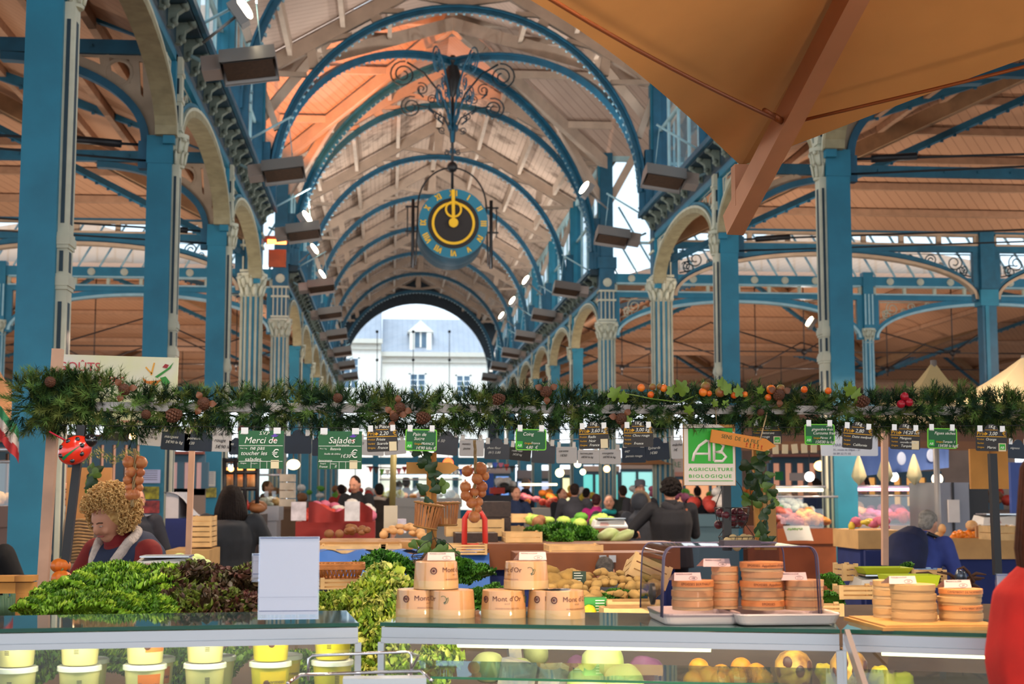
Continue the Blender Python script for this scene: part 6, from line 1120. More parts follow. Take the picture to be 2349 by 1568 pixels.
# scales
def scale(px, py, Y, s, label, trayc, rz=0):
    t = thing('weighing_scale', label, 'scale', tuple(at(px, py, Y)), rz); t.scale = (s,)*3; W_ = mat('scale_white', '#d4d0c8', .4)
    m = MB(); m.add([(-.18, -.12, 0), (.18, -.12, 0), (.18, .14, 0), (-.18, .14, 0), (-.16, -.09, .07), (.15, -.05, .09), (.15, .12, .09), (-.16, .12, .09), (-.18, -.12, .02), (.18, -.12, .02), (.18, .14, .02), (-.18, .14, .02)], [(3, 2, 1, 0), (0, 1, 9, 8), (1, 2, 10, 9), (2, 3, 11, 10), (3, 0, 8, 11), (8, 9, 5, 4), (9, 10, 6, 5), (10, 11, 7, 6), (11, 8, 4, 7), (4, 5, 6, 7)]); m.build('body', W_, t, rel=False)
    m = MB(); m.add([(-.12, -.117, .027), (-.02, -.117, .027), (-.03, -.095, .06), (-.11, -.095, .06)], [(0, 1, 2, 3)]); m.build('keypad', mat('keypad', '#b89088', .5), t, rel=False); m = MB(); m.bb((-.14, -.1, .095), (.16, .13, .105)); m.build('plate', STEEL, t, rel=False)
    if trayc: m = MB(); m.add([(-.13, -.09, .107), (.15, -.09, .107), (.15, .1, .107), (-.13, .1, .107), (-.16, -.12, .15), (.18, -.12, .15), (.18, .13, .15), (-.16, .13, .15)], [(3, 2, 1, 0), (0, 1, 5, 4), (1, 2, 6, 5), (2, 3, 7, 6), (3, 0, 4, 7)]); m.build('tray', trayc, t, rel=False)
scale(2022, 1352, 5.9, .62, 'white weighing scale with lime green tray on the right of the stall', mat('lime_plastic', '#b4c428', .4)); scale(378, 1312, 6.9, .75, 'white weighing scale beside the blonde woman', None)
m = MB(); p = at(2085, 1345, 5.3); k_ = .045; m.add([(-.09, -.05, 0), (.09, -.05, 0), (.09, .05, 0), (-.09, .05, 0), (-.10, -.06, k_), (.10, -.06, k_), (.10, .06, k_), (-.10, .06, k_)], [(3, 2, 1, 0), (0, 1, 5, 4), (1, 2, 6, 5), (2, 3, 7, 6), (3, 0, 4, 7)]); o = m.build('green_tray', MATS['lime_plastic']); o.location = p; tag(o, 'second lime green tray lying below the scale, behind the camembert', 'tray')
heads('d', 'leafy_greens', [(405, 1302, 6.6, .35)], lambda i, x, y: 'small leaf bunch beside the left scale', None, 'greens')
round_things('cabbage', ballp('cabbage', .05, mat('cabbage_green', '#a8bc78', .5, n=.2, ns=8), .1, seed=9, n=18), [(412, 1288, 8.2, 1), (435, 1295, 8.0, 1), (452, 1290, 8.2, 1), (470, 1298, 8.0, .8)], 'pale green cabbage left of the dark-haired woman', 'cabbage', 'cabbages beside the dark-haired woman')
# dried roots, wood planter, leeks, fennel
t = thing('dried_roots', 'tangle of dark driftwood and roots on the right of the stall', 'roots', tuple(at(2200, 1345, 5.7)), 0, world=True); m = MB()
for i in range(16): a = at(rnd.uniform(2140, 2270), rnd.uniform(1325, 1350), 5.7+rnd.uniform(-.1, .1)); b = a+Vector((rnd.uniform(-.1, .1), rnd.uniform(-.05, .05), rnd.uniform(-.0, .05))); m.tube([a, (a+b)/2+Vector((0, 0, .015)), b], [.009, .007, .003], 6)
m.tube([at(2195, 1330, 5.7), at(2198, 1305, 5.7), at(2210, 1300, 5.7), at(2222, 1312, 5.7), at(2235, 1335, 5.7)], .006, 6); m.build('roots', mat('root_brown', '#4a3024', .8, n=.3, ns=20), t)
m = MB(); p = at(2207, 1318, 5.6); m.tube([at(2195, 1318, 5.6), at(2212, 1322, 5.6)], .022, 12); m.ball(at(2213, 1322, 5.58), (.006, .02, .02), 10, 6); tag(m.build('tin_can', mat('tin_dark', '#4a5566', .3, metal=.6), loc=tuple(p)), 'small metal tin lying on the dried roots', 'tin')
t = thing('wooden_planter', 'low wooden planter frame at the left picture edge', 'planter', tuple(at(45, 1400, 6.0)), 0, world=True); m = MB(); a, b = at(-40, 1318, 6.0), at(88, 1330, 6.0); m.bb((a.x, 5.9, b.z), (b.x, 6.0, a.z)); m.build('top_rail', OAK, t); m = MB(); a, b = at(-40, 1333, 6.0), at(88, 1357, 6.0); m.bb((a.x, 5.92, b.z), (b.x, 5.98, a.z)); m.build('lower_rail', OAK, t); m = MB(); a, b = at(48, 1357, 6.0), at(75, 1405, 6.0); m.bb((a.x, 5.92, b.z-.3), (b.x, 5.98, a.z)); m.build('leg', OAK, t)
t = thing('leeks', 'green leeks standing behind the planter at the left edge', 'leeks', tuple(at(15, 1400, 6.2)), 0, world=True)
for i in range(6): m = MB(); x_ = 3+i*6; m.tube([at(x_, 1412, 6.2), at(x_+rnd.uniform(-4, 4), 1365+rnd.uniform(-6, 6), 6.2)], [.01, .012], 8); m.build('leek', mat('leek_green', '#5a7a58', .5, n=.3, ns=12), t)
# ================================================================ 6. PEOPLE
SKIN = mat('skin', '#c98f72', .55, n=.08, ns=8); HAIRM = {}
def fab(name, c, **k): return mat('cloth_'+name, c, .85, n=.25, ns=k.get('ns', 8), bump=k.get('bump', .25))
def remesh(o, v, it=3):
    r = o.modifiers.new('merge', 'REMESH'); r.mode = 'VOXEL'; r.voxel_size = v; r.use_smooth_shade = True
    s = o.modifiers.new('smooth', 'SMOOTH'); s.iterations = it; s.factor = .5; return o
def person(px, py, Y, rz, label, coat=None, hair=None, lean=0, arms=((.1, -.1), (.1, -.1)), legs='#22242c', scarf=None, cname='coat', hairstyle='short', vox=.016, wide=1.0, z=None, tilt=0, long_=.86, hat=None, zfeet=0, extras=None, group=None, face=True, coat_len=None, trousers=True, build_=1.0):
    """a clothed standing figure; (px, py) is where the top of the head shows, rz the way it faces (0 = towards us).
    arms: for each side (elbow forward, hand forward) plus optional (elbow out, hand height)"""
    top = at(px, py, Y); Hh = top.z if z is None else z; s = Hh/1.70 if not lean else top.z/(.95+.75*math.cos(lean))
    s = s if lean else s
    t = thing('person', label, 'person', (top.x, Y, zfeet), rz, group)
    def LN(p):                                # bend the upper body forward (towards -y) above the hips
        p = Vector(p)*s
        if lean and p.z > .95*s:
            d = p-Vector((0, 0, .95*s)); p = Vector((0, 0, .95*s))+Matrix.Rotation(lean, 3, 'X') @ d
        return p
    if lean:
        q = LN((0, 0, 1.70)); off = Matrix.Rotation(rz, 3, 'Z') @ Vector((q.x, q.y, 0)); t.location = (top.x-off.x, Y-off.y, zfeet if z is not None else zfeet)
    hm = LN((0, 0, 1.47)); HR = Matrix.Rotation(lean*.6+tilt, 3, 'X'); hc0 = LN((0, -.01, 1.50)); 
    def HD(p): return hc0+HR @ (Vector(p)*s)                         # head space, origin at the neck top
    L = lambda *P: [LN(p) for p in P]
    A = []
    for sd, ar in zip((-1, 1), arms):
        ef, hf = ar[0], ar[1]; out = ar[2] if len(ar) > 2 else .05; hz = ar[3] if len(ar) > 3 else None
        sh = (sd*.185*wide, 0, 1.40); el = (sd*(.215*wide+out), -ef, 1.13+max(0, ef-.1)*.5); ha = (sd*(.20*wide+out*.4), -hf, (.90 if hz is None else hz)); A.append((sh, el, ha))
    m = MB(); w_ = wide*build_
    m.tube(L((0, 0, .88), (0, 0, 1.0), (0, 0, 1.15), (0, .01, 1.3), (0, .01, 1.38), (0, 0, 1.43), (0, -.005, 1.50)), [r_*s for r_ in (.13*w_, .12*w_, .12*w_, .13*w_, .09, .052, .05)], 14, sq=1.15)
    m.ball(HD((0, -.012, .10)), (.074*s, .092*s, .108*s), 18, 14, HR); m.ball(HD((0, -.045, .03)), (.048*s, .045*s, .045*s), 12, 8, HR); m.ball(HD((0, -.108, .085)), (.013*s, .02*s, .026*s), 8, 6, HR)
    for sd in (-1, 1): m.ball(HD((sd*.075, .0, .095)), (.012*s, .02*s, .03*s), 8, 6, HR); m.ball(HD((sd*.035, -.078, .07)), (.022*s, .02*s, .022*s), 8, 6, HR)
    m.tube([HD((0, -.0, -.06)), HD((0, -.01, .05))], .05*s, 10)
    for (sh, el, ha) in A:
        m.tube(L((sh[0]*.3, 0, 1.37), (sh[0]*.95, 0, 1.37), el, ha), [.045*s, .045*s, .037*s, .025*s], 10)
        h_ = LN(ha); d = (LN(ha)-LN(el)).normalized(); sd = 1 if ha[0] > 0 else -1; sx_ = d.cross(Vector((0, 1, .3))).normalized(); m.ball(h_+d*.045*s, (.036*s, .02*s, .045*s), 10, 8)
        for f in range(4): b = h_+d*.075*s+sx_*(f-1.5)*.019*s; ln = (.062, .072, .068, .052)[f]*s; m.tube([b, b+d*ln*.55, b+d*ln*.95+Vector((0, -.012, -.016))*s], [.0092*s, .0085*s, .007*s], 6)
        b = h_+d*.02*s-sx_*.03*s; m.tube([b, b-sx_*.02*s+d*.03*s, b-sx_*.025*s+d*.055*s], [.011*s, .010*s, .008*s], 6)
    for sd in (-1, 1): m.tube(L((sd*.085, 0, .92), (sd*.09, -.01, .48), (sd*.09, .01, .09)), [.082*s, .055*s, .038*s], 10); m.ball(LN((sd*.09, -.06, .045)), (.042*s, .11*s, .04*s), 10, 6)
    body = m.build('body', SKIN, t, rel=False); remesh(body, max(vox*.62, .007), 2)
    # clothing
    cm = fab(label.split()[0]+str(px), coat or '#333333'); m = MB(); zb = (1-long_) and (.95-(long_-.45)*.8 if coat_len is None else coat_len)
    zb = coat_len if coat_len is not None else .80
    m.tube(L((0, 0, zb), (0, 0, .95), (0, 0, 1.08), (0, .005, 1.25), (0, .01, 1.37), (0, .005, 1.43), (0, .005, 1.46), (0, .008, 1.50)), [r_*s for r_ in (.185*w_, .175*w_, .16*w_, .178*w_, .155*w_, .10, .08, .068)], 16, sq=1.12)
    for (sh, el, ha) in A:
        m.tube(L((sh[0]*.7, sh[1], sh[2]-.01), sh, el, ha), [.075*s, .078*s, .062*s, .046*s], 10); m.ball(LN(sh), .076*s, 8, 6); m.ball(LN(el), .062*s, 8, 6)
    c_ = m.build(cname, cm, t, rel=False); remesh(c_, vox, 3)
    if trousers:
        m = MB()
        for sd in (-1, 1): m.tube(L((sd*.09, 0, .95), (sd*.095, -.01, .48), (sd*.095, .01, .06)), [.105*s*build_, .075*s, .06*s], 12)
        m.ball(LN((0, 0, .9)), (.17*s*w_, .13*s, .12*s), 12, 8); remesh(m.build('trousers', fab('legs'+legs, legs), t, rel=False), vox, 2)
        for sd in (-1, 1): MB().ball(LN((sd*.095, -.05, .05)), (.05*s, .13*s, .05*s), 10, 6).build('shoe', BLACK, t, rel=False)
    if face:
        for sd in (-1, 1):
            MB().ball(HD((sd*.03, -.091, .105)), (.014*s, .008*s, (.0025 if lean else .007)*s), 10, 6, HR).build('eye', mat('eye_white', '#b8a89c', .4), t, rel=False); MB().ball(HD((sd*.03, -.0975, .104)), (.006*s, .003*s, (.002 if lean else .006)*s), 8, 5, HR).build('iris', mat('iris_brown', '#2a1c14', .2), t, rel=False)
            m = MB(); m.tube([HD((sd*.013, -.099, .122)), HD((sd*.03, -.099, .128)), HD((sd*.048, -.088, .122))], .0035*s, 5); m.build('eyebrow', mat('brow', '#5a4030', .8), t, rel=False)
        m = MB(); m.tube([HD((-.024, -.093, .045)), HD((-.01, -.101, .048)), HD((.01, -.101, .048)), HD((.024, -.093, .045))], .005*s, 6); m.build('mouth', mat('lips', '#9c5048', .5), t, rel=False)
    if hair:
        hmat = HAIRM.get(hair) or mat('hair_'+hair, hair, .8, n=.45, ns=40, bump=.4, spec=.25); HAIRM[hair] = hmat; m = MB()
        if hairstyle == 'short': m.ball(HD((0, .015, .128)), (.082*s, .092*s, .092*s), 14, 10, HR, wob=.12, seed=px); m.ball(HD((0, .045, .075)), (.07*s, .055*s, .06*s), 12, 8, HR); remesh(m.build('hair', hmat, t, rel=False), .01, 1)
        elif hairstyle == 'long':
            m.ball(HD((0, .015, .125)), (.088*s, .098*s, .098*s), 14, 10, HR)
            for k in range(26): a = R(-30+240*k/25); x_, y_ = math.cos(a), math.sin(a); m.tube([HD((x_*.05, y_*.06+.01, .20)), HD((x_*.085, y_*.09+.01, .12)), HD((x_*.115, y_*.115+.015, .0)), HD((x_*.145, y_*.135+.02, -.10-.07*rnd.random()))], [.02*s, .026*s, .03*s, .01*s], 6)
            o = m.build('hair', hmat, t, rel=False)
        elif hairstyle == 'bun': m.ball(HD((0, .015, .125)), (.082*s, .092*s, .094*s), 14, 10, HR); m.ball(HD((0, .10, .13)), .04*s, 10, 8); m.ball(HD((0, .05, .06)), (.06*s, .04*s, .05*s), 10, 6); remesh(m.build('hair', hmat, t, rel=False), .01, 1)
        elif hairstyle == 'afro':
            m.ball(HD((0, .02, .125)), (.10*s, .10*s, .105*s), 14, 10, HR)
            for k in range(150):
                a = rnd.uniform(0, 6.28); e = rnd.uniform(-.5, 1.5); v = Vector((math.cos(a)*math.cos(e), math.sin(a)*math.cos(e), math.sin(e)))
                if v.y < -.45 and v.z < .55: continue
                m.ball(HD((v.x*.105, .02+v.y*.105, .125+v.z*.10)), .02*s, 6, 5)
            m.build('hair', hmat, t, rel=False)
    if scarf: m = MB(); m.tube([LN((.085*math.cos(a), -.005+.085*math.sin(a), 1.455+.01*math.sin(a*2))) for a in [k*math.pi/8 for k in range(16)]], .04*s, 8, closed=True); remesh(m.build('scarf', fab('scarf'+scarf, scarf), t, rel=False), .014, 2)
    if hat: m = MB(); m.lathe([(.13*s, 0), (.125*s, .008*s), (.09*s, .012*s), (.088*s, .09*s), (.06*s, .115*s), (0, .12*s)], HD((0, .01, .15)), 18, HR); m.build('hat', fab('hat', hat), t, rel=False)
    if extras: extras(t, LN, HD, s)
    return t
def blonde(t, LN, HD, s):
    # mass of curls
    m = MB(); hm = mat('blonde_curls', '#dcb878', .6, n=.3, ns=50, c2='#a87c42'); cen = (0, .03, .135)
    m.ball(HD((0, .045, .14)), (.12*s, .11*s, .12*s), 16, 12); rr = random.Random(3)
    for k in range(1250):
        z_ = rr.uniform(-.85, 1); a = rr.uniform(0, 6.283); q = math.sqrt(1-z_*z_); v = Vector((q*math.cos(a), q*math.sin(a), z_))
        if v.y < -.5 and z_ < .36: continue
        R_ = rr.uniform(.9, 1.14); c = HD((cen[0]+v.x*.145*R_, cen[1]+v.y*.14*R_, cen[2]+v.z*.135*R_)); ax = Vector((rr.uniform(-1, 1), rr.uniform(-1, 1), rr.uniform(-1, 1))).normalized(); b1 = ax.orthogonal().normalized(); b2 = ax.cross(b1); r_ = rr.uniform(.006, .013)
        m.tube([c+(b1*math.cos(i*.9)+b2*math.sin(i*.9))*r_+ax*(i-4)*.0035 for i in range(9)], [.0029]*9, 4)
    m.build('hair', hm, t, rel=False)
    # white fleece collar of the waistcoat
    m = MB()
    for sd in (-1, 1):
        P = [LN((sd*.10, .06, 1.49)), LN((sd*.115, -.03, 1.47)), LN((sd*.085, -.12, 1.40)), LN((sd*.05, -.185, 1.29)), LN((sd*.035, -.20, 1.2))]; m.tube(P, [.026, .034, .04, .04, .03], 8, sq=.8)
    m.tube([LN((-.1, .06, 1.49)), LN((0, .10, 1.50)), LN((.1, .06, 1.49))], .03, 8); o = m.build('fleece_collar', mat('fleece', '#cfc0b4', .95, n=.2, ns=60, bump=.6), t, rel=False); remesh(o, .012, 2)
    m = MB(); m.tube([LN((0, -.01, 1.42)), LN((0, -.02, 1.52))], [.075*s, .062*s], 12); m.build('red_neck', fab('redneck', '#7c1a1c'), t, rel=False)
    m = MB(); m.tube([LN((0, 0, .85)), LN((0, 0, 1.0)), LN((0, .0, 1.2)), LN((0, .01, 1.34)), LN((0, .01, 1.42)), LN((0, 0, 1.47))], [.2*s, .2*s, .195*s, .2*s, .165*s, .10*s], 18, sq=1.12)
    for sd in (-1, 1): m.ball(LN((sd*.15, .0, 1.38)), (.07, .09, .08), 10, 8)
    remesh(m.build('waistcoat', fab('navyvest', '#26304a'), t, rel=False), .013, 3)
person(246, 1146, 7.5, R(-38), 'woman with curly blonde hair looking down, navy waistcoat over red sleeves', coat='#7a1c1a', cname='red_jumper', lean=R(22), z=1.74, tilt=R(14), arms=((.22, .42, .06, .98), (.2, .4, .06, .95)), extras=blonde, vox=.013, wide=1.1, build_=1.1)
def apron(t, LN, HD, s):
    m = MB()
    m.tube([LN((.19*math.cos(a), .16*math.sin(a)*1.1, 1.02)) for a in [k*math.pi/12 for k in range(24)]], .012, 5, closed=True)
    for sd in (-1, 1): m.tube([LN((0, .19, 1.02)), LN((sd*.06, .215, 1.0)), LN((sd*.07, .21, .94)), LN((sd*.02, .2, 1.0))], .014, 5); m.tube([LN((0, .195, 1.02)), LN((sd*.03, .21, .85)), LN((sd*.035, .21, .70))], [.012, .02, .016], 5)
    m.build('apron_tie', mat('apron_brown', '#4a3832', .9), t, rel=False)
    m = MB(); [m.tube([LN((.195*math.cos(a), .2*math.sin(a)-.0, z_)) for a in [k*math.pi/12 for k in range(24)]], .006, 4, closed=True) for z_ in (1.12, 1.2, 1.28, 1.36)]; 
person(531, 1117, 12.6, R(172), 'woman with long dark hair seen from behind, dark quilted jacket and apron tie', coat='#272c33', hair='#1a1210', hairstyle='long', arms=((.05, .25, .1, 1.02), (.05, .25, .1, 1.02)), extras=apron, wide=1.22, build_=1.1, face=False, coat_len=.72, vox=.015)
person(130, 1101, 12.2, R(70), 'grey-haired man in profile with scarf and tan coat by the first column', coat='#8a7a68', hair='#8a8580', scarf='#a09a94', hairstyle='short', vox=.016)
person(313, 1122, 13.4, R(20), 'man in dark suit and white collar, face hidden behind the onions', coat='#1f2430', hair='#4a4440', scarf=None)
person(-38, 1168, 9.0, R(150), 'person in black coat cut by the left picture edge', coat='#0c0c10', hair='#2a2220', wide=1.1, face=False)
person(612, 1104, 27, R(75), 'man in profile with fur-collared brown coat by the stacked white boxes', coat='#4a3c2c', hair='#241c18', scarf='#7a5a40')
person(816, 1093, 22, R(-25), 'bearded man in black coat looking down behind the red stall', coat='#101014', hair='#2a1c14', lean=R(6), z=1.86, tilt=R(15), arms=((.1, .3, .05, 1.1), (.1, .3, .05, 1.1)))
person(783, 1112, 30, R(200), 'small figure in red top beside the bearded man', coat='#a82c24', hair='#241414', face=False)
person(870, 1110, 25, R(190), 'person in dark brown coat with pale collar behind the red stall', coat='#2a2018', hair='#1c1614', scarf='#b8a898', face=False)
person(915, 1104, 34, R(180), 'distant dark-haired figure near the bright end windows, left', coat='#24242c', hair='#1a1618', face=False); person(932, 1095, 33, R(160), 'distant dark-haired figure near the bright end windows, right', coat='#2a2c34', hair='#1a1618', face=False)
person(1184, 1118, 24, R(15), 'woman with short brown hair in navy jacket at the produce stall', coat='#1c2c4c', hair='#4a3828', arms=((.15, .3, .05, 1.05), (.15, .3, .05, 1.05)), lean=R(8), z=1.72)
person(1206, 1098, 34, R(90), 'distant grey-haired figure in dark blue behind the navy-jacket woman', coat='#1c2030', hair='#8a7a70', face=False)
person(1288, 1121, 26, R(35), 'young woman in black at the left of the grey-sweater man', coat='#14161c', hair='#2a1c16', hairstyle='bun')
person(1318, 1110, 24.5, R(170), 'man in grey sweater seen from behind at the counter', coat='#4a4a50', hair='#33241e', face=False, wide=1.12)
person(1345, 1120, 29, R(150), 'dark-haired figure behind the magenta coat', coat='#2c2428', hair='#241a18', face=False)
person(1368, 1134, 23, R(160), 'shopper in bright magenta coat seen from behind', coat='#a01868', hair='#3a1c1c', face=False)
person(1397, 1137, 20.5, R(-10), 'woman with grey hair, glasses and turquoise scarf behind the scale', coat='#16181c', hair='#7a6e64', scarf='#159a9a', arms=((.15, .3, .1, 1.0), (.15, .3, .1, 1.0)), wide=1.1, z=None)
person(1429, 1114, 27, R(180), 'person in dark green coat from behind, right of the turquoise scarf', coat='#2a3028', hair='#3a2a20', face=False)
person(1468, 1108, 24, R(5), 'man in grey brimmed hat and dark coat facing the stall', coat='#2a2a30', hair='#3a3030', hat='#5a5a62', wide=1.15)
def hood(t, LN, HD, s):
    m = MB(); m.ball(HD((0, .03, .10)), (.12*s, .12*s, .13*s), 14, 10); remesh(m.build('hood', fab('hood', '#3c4048'), t, rel=False), .014, 2)
    m = MB(); m.tube([HD((.12*math.cos(a), -.05, .11+.13*math.sin(a))) for a in [k*math.pi/9-.5 for k in range(12)]], .028*s, 8); m.build('fur_trim', mat('fur_trim', '#9a8268', .95, n=.3, ns=40, bump=.8), t, rel=False)
    m = MB(); m.tube([LN((-.1, -.2, 1.38)), LN((-.11, -.22, 1.1)), LN((-.1, -.22, .8))], [.05, .07, .06], 8); m.build('pale_shawl', fab('shawl', '#b8a888'), t, rel=False)
person(1467, 1134, 18.5, R(155), 'shopper in grey coat with raised fur-trimmed hood and pale shawl', coat='#3c4048', hair=None, extras=hood, wide=1.05, face=False, coat_len=.55)
def strap(t, LN, HD, s):
    m = MB(); m.tube([LN((-.14, .13, 1.40)), LN((-.02, .215, 1.2)), LN((.14, .2, .96)), LN((.2, .1, .85))], .013, 6); m.build('bag_strap', mat('leather', '#7a3c1c', .5), t, rel=False)
    m = MB(); m.box(LN((.22, .08, .74)), (.07, .2, .22)); m.build('handbag', MATS['leather'], t, rel=False)
    m = MB(); m.tube([LN((-.09, .03, 1.45)), LN((-.06, .12, 1.42)), LN((0, .15, 1.38)), LN((.06, .12, 1.42)), LN((.09, .03, 1.45))], [.04, .055, .06, .055, .04], 8); remesh(m.build('hood', fab('hood2', '#23232a'), t, rel=False), .014, 2)
person(1538, 1102, 15.6, R(185), 'shopper in black padded jacket with brown shoulder strap, from behind', coat='#1a1b21', hair='#1c1614', hairstyle='afro', extras=strap, face=False, wide=1.2, build_=1.08, arms=((.1, .3, .04, 1.2), (.05, .25, .22, 1.12)), coat_len=.78, vox=.015)
person(1600, 1117, 30, R(180), 'dark figure from behind under the AB sign, left of a pair', coat='#1c1c22', hair='#2a1c16', face=False); person(1640, 1121, 30, R(200), 'dark figure from behind under the AB sign, right of a pair', coat='#24242a', hair='#2a1c16', face=False)
person(1799, 1120, 19.5, R(110), 'white-haired person in black coat at the fish counter', coat='#16181a', hair='#b4ac9c', face=True, arms=((.1, .3, .05, 1.1), (.2, .35, .05, 1.15)))
person(1823, 1134, 26, R(180), 'dark-haired figure deeper at the fish counter', coat='#2a1c1c', hair='#2a1814', face=False)
person(1867, 1102, 23, R(-70), 'person with dark curly hair in black, in profile behind the lit display', coat='#141a1c', hair='#1e1412', hairstyle='afro')
person(1980, 1096, 19.5, R(-60), 'man in dark suit with short hair behind the butcher display', coat='#14161c', hair='#2a1e18')
person(2150, 1118, 30, R(180), 'distant dark figure right of the lit butcher stall', coat='#1a1a20', hair='#1a1614', face=False)
def pack(t, LN, HD, s):
    m = MB(); c = [LN((0, .19, 1.36)), LN((0, .27, 1.22)), LN((0, .27, 1.05)), LN((0, .2, .95))]; m.tube(c, [.10, .15, .155, .12], 14, sq=1.1); remesh(m.build('backpack', fab('backpack', '#1c2448'), t, rel=False), .014, 3)
    m = MB()
    for sd in (-1, 1): m.tube([LN((sd*.09, .14, 1.42)), LN((sd*.11, -.02, 1.475)), LN((sd*.12, -.16, 1.36)), LN((sd*.14, -.12, 1.1)), LN((sd*.13, .12, 1.0))], .016, 6)
    m.build('pack_strap', BLACK, t, rel=False)
person(2135, 1178, 11.2, R(135), 'bent grey-haired shopper in blue jacket carrying a navy backpack', coat='#3a4a94', hair='#9a948c', lean=R(32), z=1.66, extras=pack, arms=((.2, .35, .05, .9), (.2, .35, .05, .9)), coat_len=.66, face=False, wide=1.05)
person(1383, 1294, 9.6, R(180), 'crouching person with dark grey hair seen behind the potatoes', coat='#2a2c34', hair='#4a4644', zfeet=-.0, lean=R(50), z=1.25, face=False)
# red-sleeved shopper close at the right edge
def redhair(t, LN, HD, s):
    m = MB(); hm = mat('hair_auburn', '#4a2412', .8, n=.4, ns=60, spec=.2)
    m.ball(HD((0, .0, .12)), (.10*s, .115*s, .12*s), 16, 12)
    for k in range(44): a = R(-60+300*k/43); x_, y_ = math.cos(a), math.sin(a); m.tube([HD((x_*.05, y_*.06, .2)), HD((x_*.1, y_*.11, .1)), HD((x_*.115, y_*.125, -.05)), HD((x_*.11, y_*.12, -.22))], [.02*s, .026*s, .026*s, .012*s], 6)
    m.build('hair', hm, t, rel=False)
person(2488, 960, 2.75, R(78), 'person in red knitted sleeve and auburn hair, close at the right edge', coat='#c4211a', cname='red_pullover', wide=1.0, build_=1.0, face=False, arms=((.02, .05, .0, .8), (.02, .05, 0, .8)), extras=redhair, vox=.012, coat_len=.7)
# ================================================================ 7. STALLS IN THE HALL
BRW = mat('brown_counter', '#7a4524', .5, n=.2, ns=6); NVY = mat('navy_skirt', '#1c2c66', .8, n=.2); TARP = mat('blue_tarp', '#2a62b0', .6, n=.2, ns=5, bump=.3); RED = mat('red_drape', '#8a2622', .7, n=.25, ns=4); STAIN = mat('stainless', '#b4b4b8', .3, metal=.8)
GOODS = {k: mat('goods_'+k, c, .6, n=.2, ns=15) for k, c in dict(o='#e8862a', r='#b83a2c', g='#5a9a2c', y='#dcc040', w='#dcd6cc', b='#8a5a34', p='#c86a84', d='#2c2a28', l='#a8c858', c='#d8a870', u='#3a5ac0', t='#3ab0a8').items()}
def box_thing(name, label, cat, px0, py0, px1, py1, Y, D, mt, group=None):
    a, b = at(px0, py1, Y), at(px1, py0, Y); m = MB(); m.bb((a.x, Y, a.z), (b.x, Y+D, b.z)); return tag(m.build(name, mt, loc=((a.x+b.x)/2, Y+D/2, a.z)), label, cat, group)
def stall(px0, px1, py, Y, label, front=BRW, goods='', D=1.0, glass=False, lamp=None, dens=1.0, size=.05, top=None, h=None, skirt=None, rise=0):
    a, b = at(px0, py, Y), at(px1, py, Y); z = a.z if h is None else h; t = thing('market_stall', label, 'market stall', ((a.x+b.x)/2, Y+D/2, 0), 0, world=True)
    m = MB(); m.bb((a.x, Y, z-.18), (b.x, Y+D, z)); m.build('counter_top', top or front, t); m = MB(); m.bb((a.x+.03, Y+.04, 0), (b.x-.03, Y+D-.04, z-.18)); m.build('skirt', skirt or front, t)
    if goods:
        m = MB(); W = b.x-a.x; n = int(min(260, W*D/(size*size*5)*dens)); rr = random.Random(int(px0)); nb = max(2, int(W/.45))
        for i in range(n):
            u = rr.random(); k = int(u*nb); v = rr.random(); m.cur = (k*7+int(v*2)*3) % len(goods); hh = .06*math.sin(math.pi*((u*nb) % 1))+rr.random()*.05+rise*v
            m.ball((a.x+.05+(W-.1)*u, Y+.08+(D-.16)*v, z+hh), (size*rr.uniform(.7, 1.2), size*rr.uniform(.7, 1.2), size*rr.uniform(.5, 1)), 7, 5)
        m.build('goods', [GOODS[c] for c in goods], t)['kind'] = 'stuff'
    if glass:
        m = MB(); m.bb((a.x, Y+.02, z), (b.x, Y+.03, z+.38)); m.add([(a.x, Y+.02, z+.38), (b.x, Y+.02, z+.38), (b.x, Y+.5, z+.5), (a.x, Y+.5, z+.5)], [(0, 1, 2, 3)]); m.build('glass_screen', CGL, t); m = MB(); m.tube([(a.x, Y+.02, z+.38), (b.x, Y+.02, z+.38)], .015, 6); m.tube([(a.x, Y+.5, z+.5), (b.x, Y+.5, z+.5)], .02, 6); m.build('glass_frame', STAIN, t)
    if lamp: m = MB(); m.tube([(a.x+.05, Y+.45, z+.46), (b.x-.05, Y+.45, z+.46)], .02, 8); m.build('strip_light', glow('strip_'+lamp, lamp, 5), t); l = area('strip_light_beam', ((a.x+b.x)/2, Y+.4, z+.43), ((a.x+b.x)/2, Y+.35, z), max(.2, (b.x-a.x)*.9), 4.5*max(1, b.x-a.x), hexc(lamp)[:3], .05)
    return t
# middle distance, straight behind the greengrocer's stall
stall(1100, 1560, 1247, 10.2, 'long brown wooden counter behind the potatoes, upper tier', BRW, '', .6, skirt=NVY)
stall(1183, 1540, 1268, 9.6, 'long brown wooden counter behind the potatoes, lower tier', BRW, '', .4, skirt=NVY)
for px, lab in ((1383, 'left square metal fitting on the brown counter edge'), (1405, 'right square metal fitting on the brown counter edge')): box_thing('metal_plate', lab, 'plate', px-8, 1273, px+8, 1289, 9.57, .02, STAIN)
def flatcrate(px, py, w_, h_, Y, lab, D=.35, n=2, mt=None): k = Y/3300; p = at(px, py+h_/2, Y); crate((p.x, Y+D/2, p.z), (w_*k, D, h_*k), lab, slats=n, mt=mt)
flatcrate(1322, 1262, 122, 24, 9.75, 'pale crate lying on the lower brown tier'); flatcrate(1202, 1232, 82, 24, 10.4, 'pale crate lying at the left of the upper brown tier'); flatcrate(1198, 1188, 46, 20, 15, 'pale crate by the navy-jacket woman'); flatcrate(1068, 1260, 96, 24, 10, 'stack of pale trays on the blue tarpaulin right of the signpost', n=4)
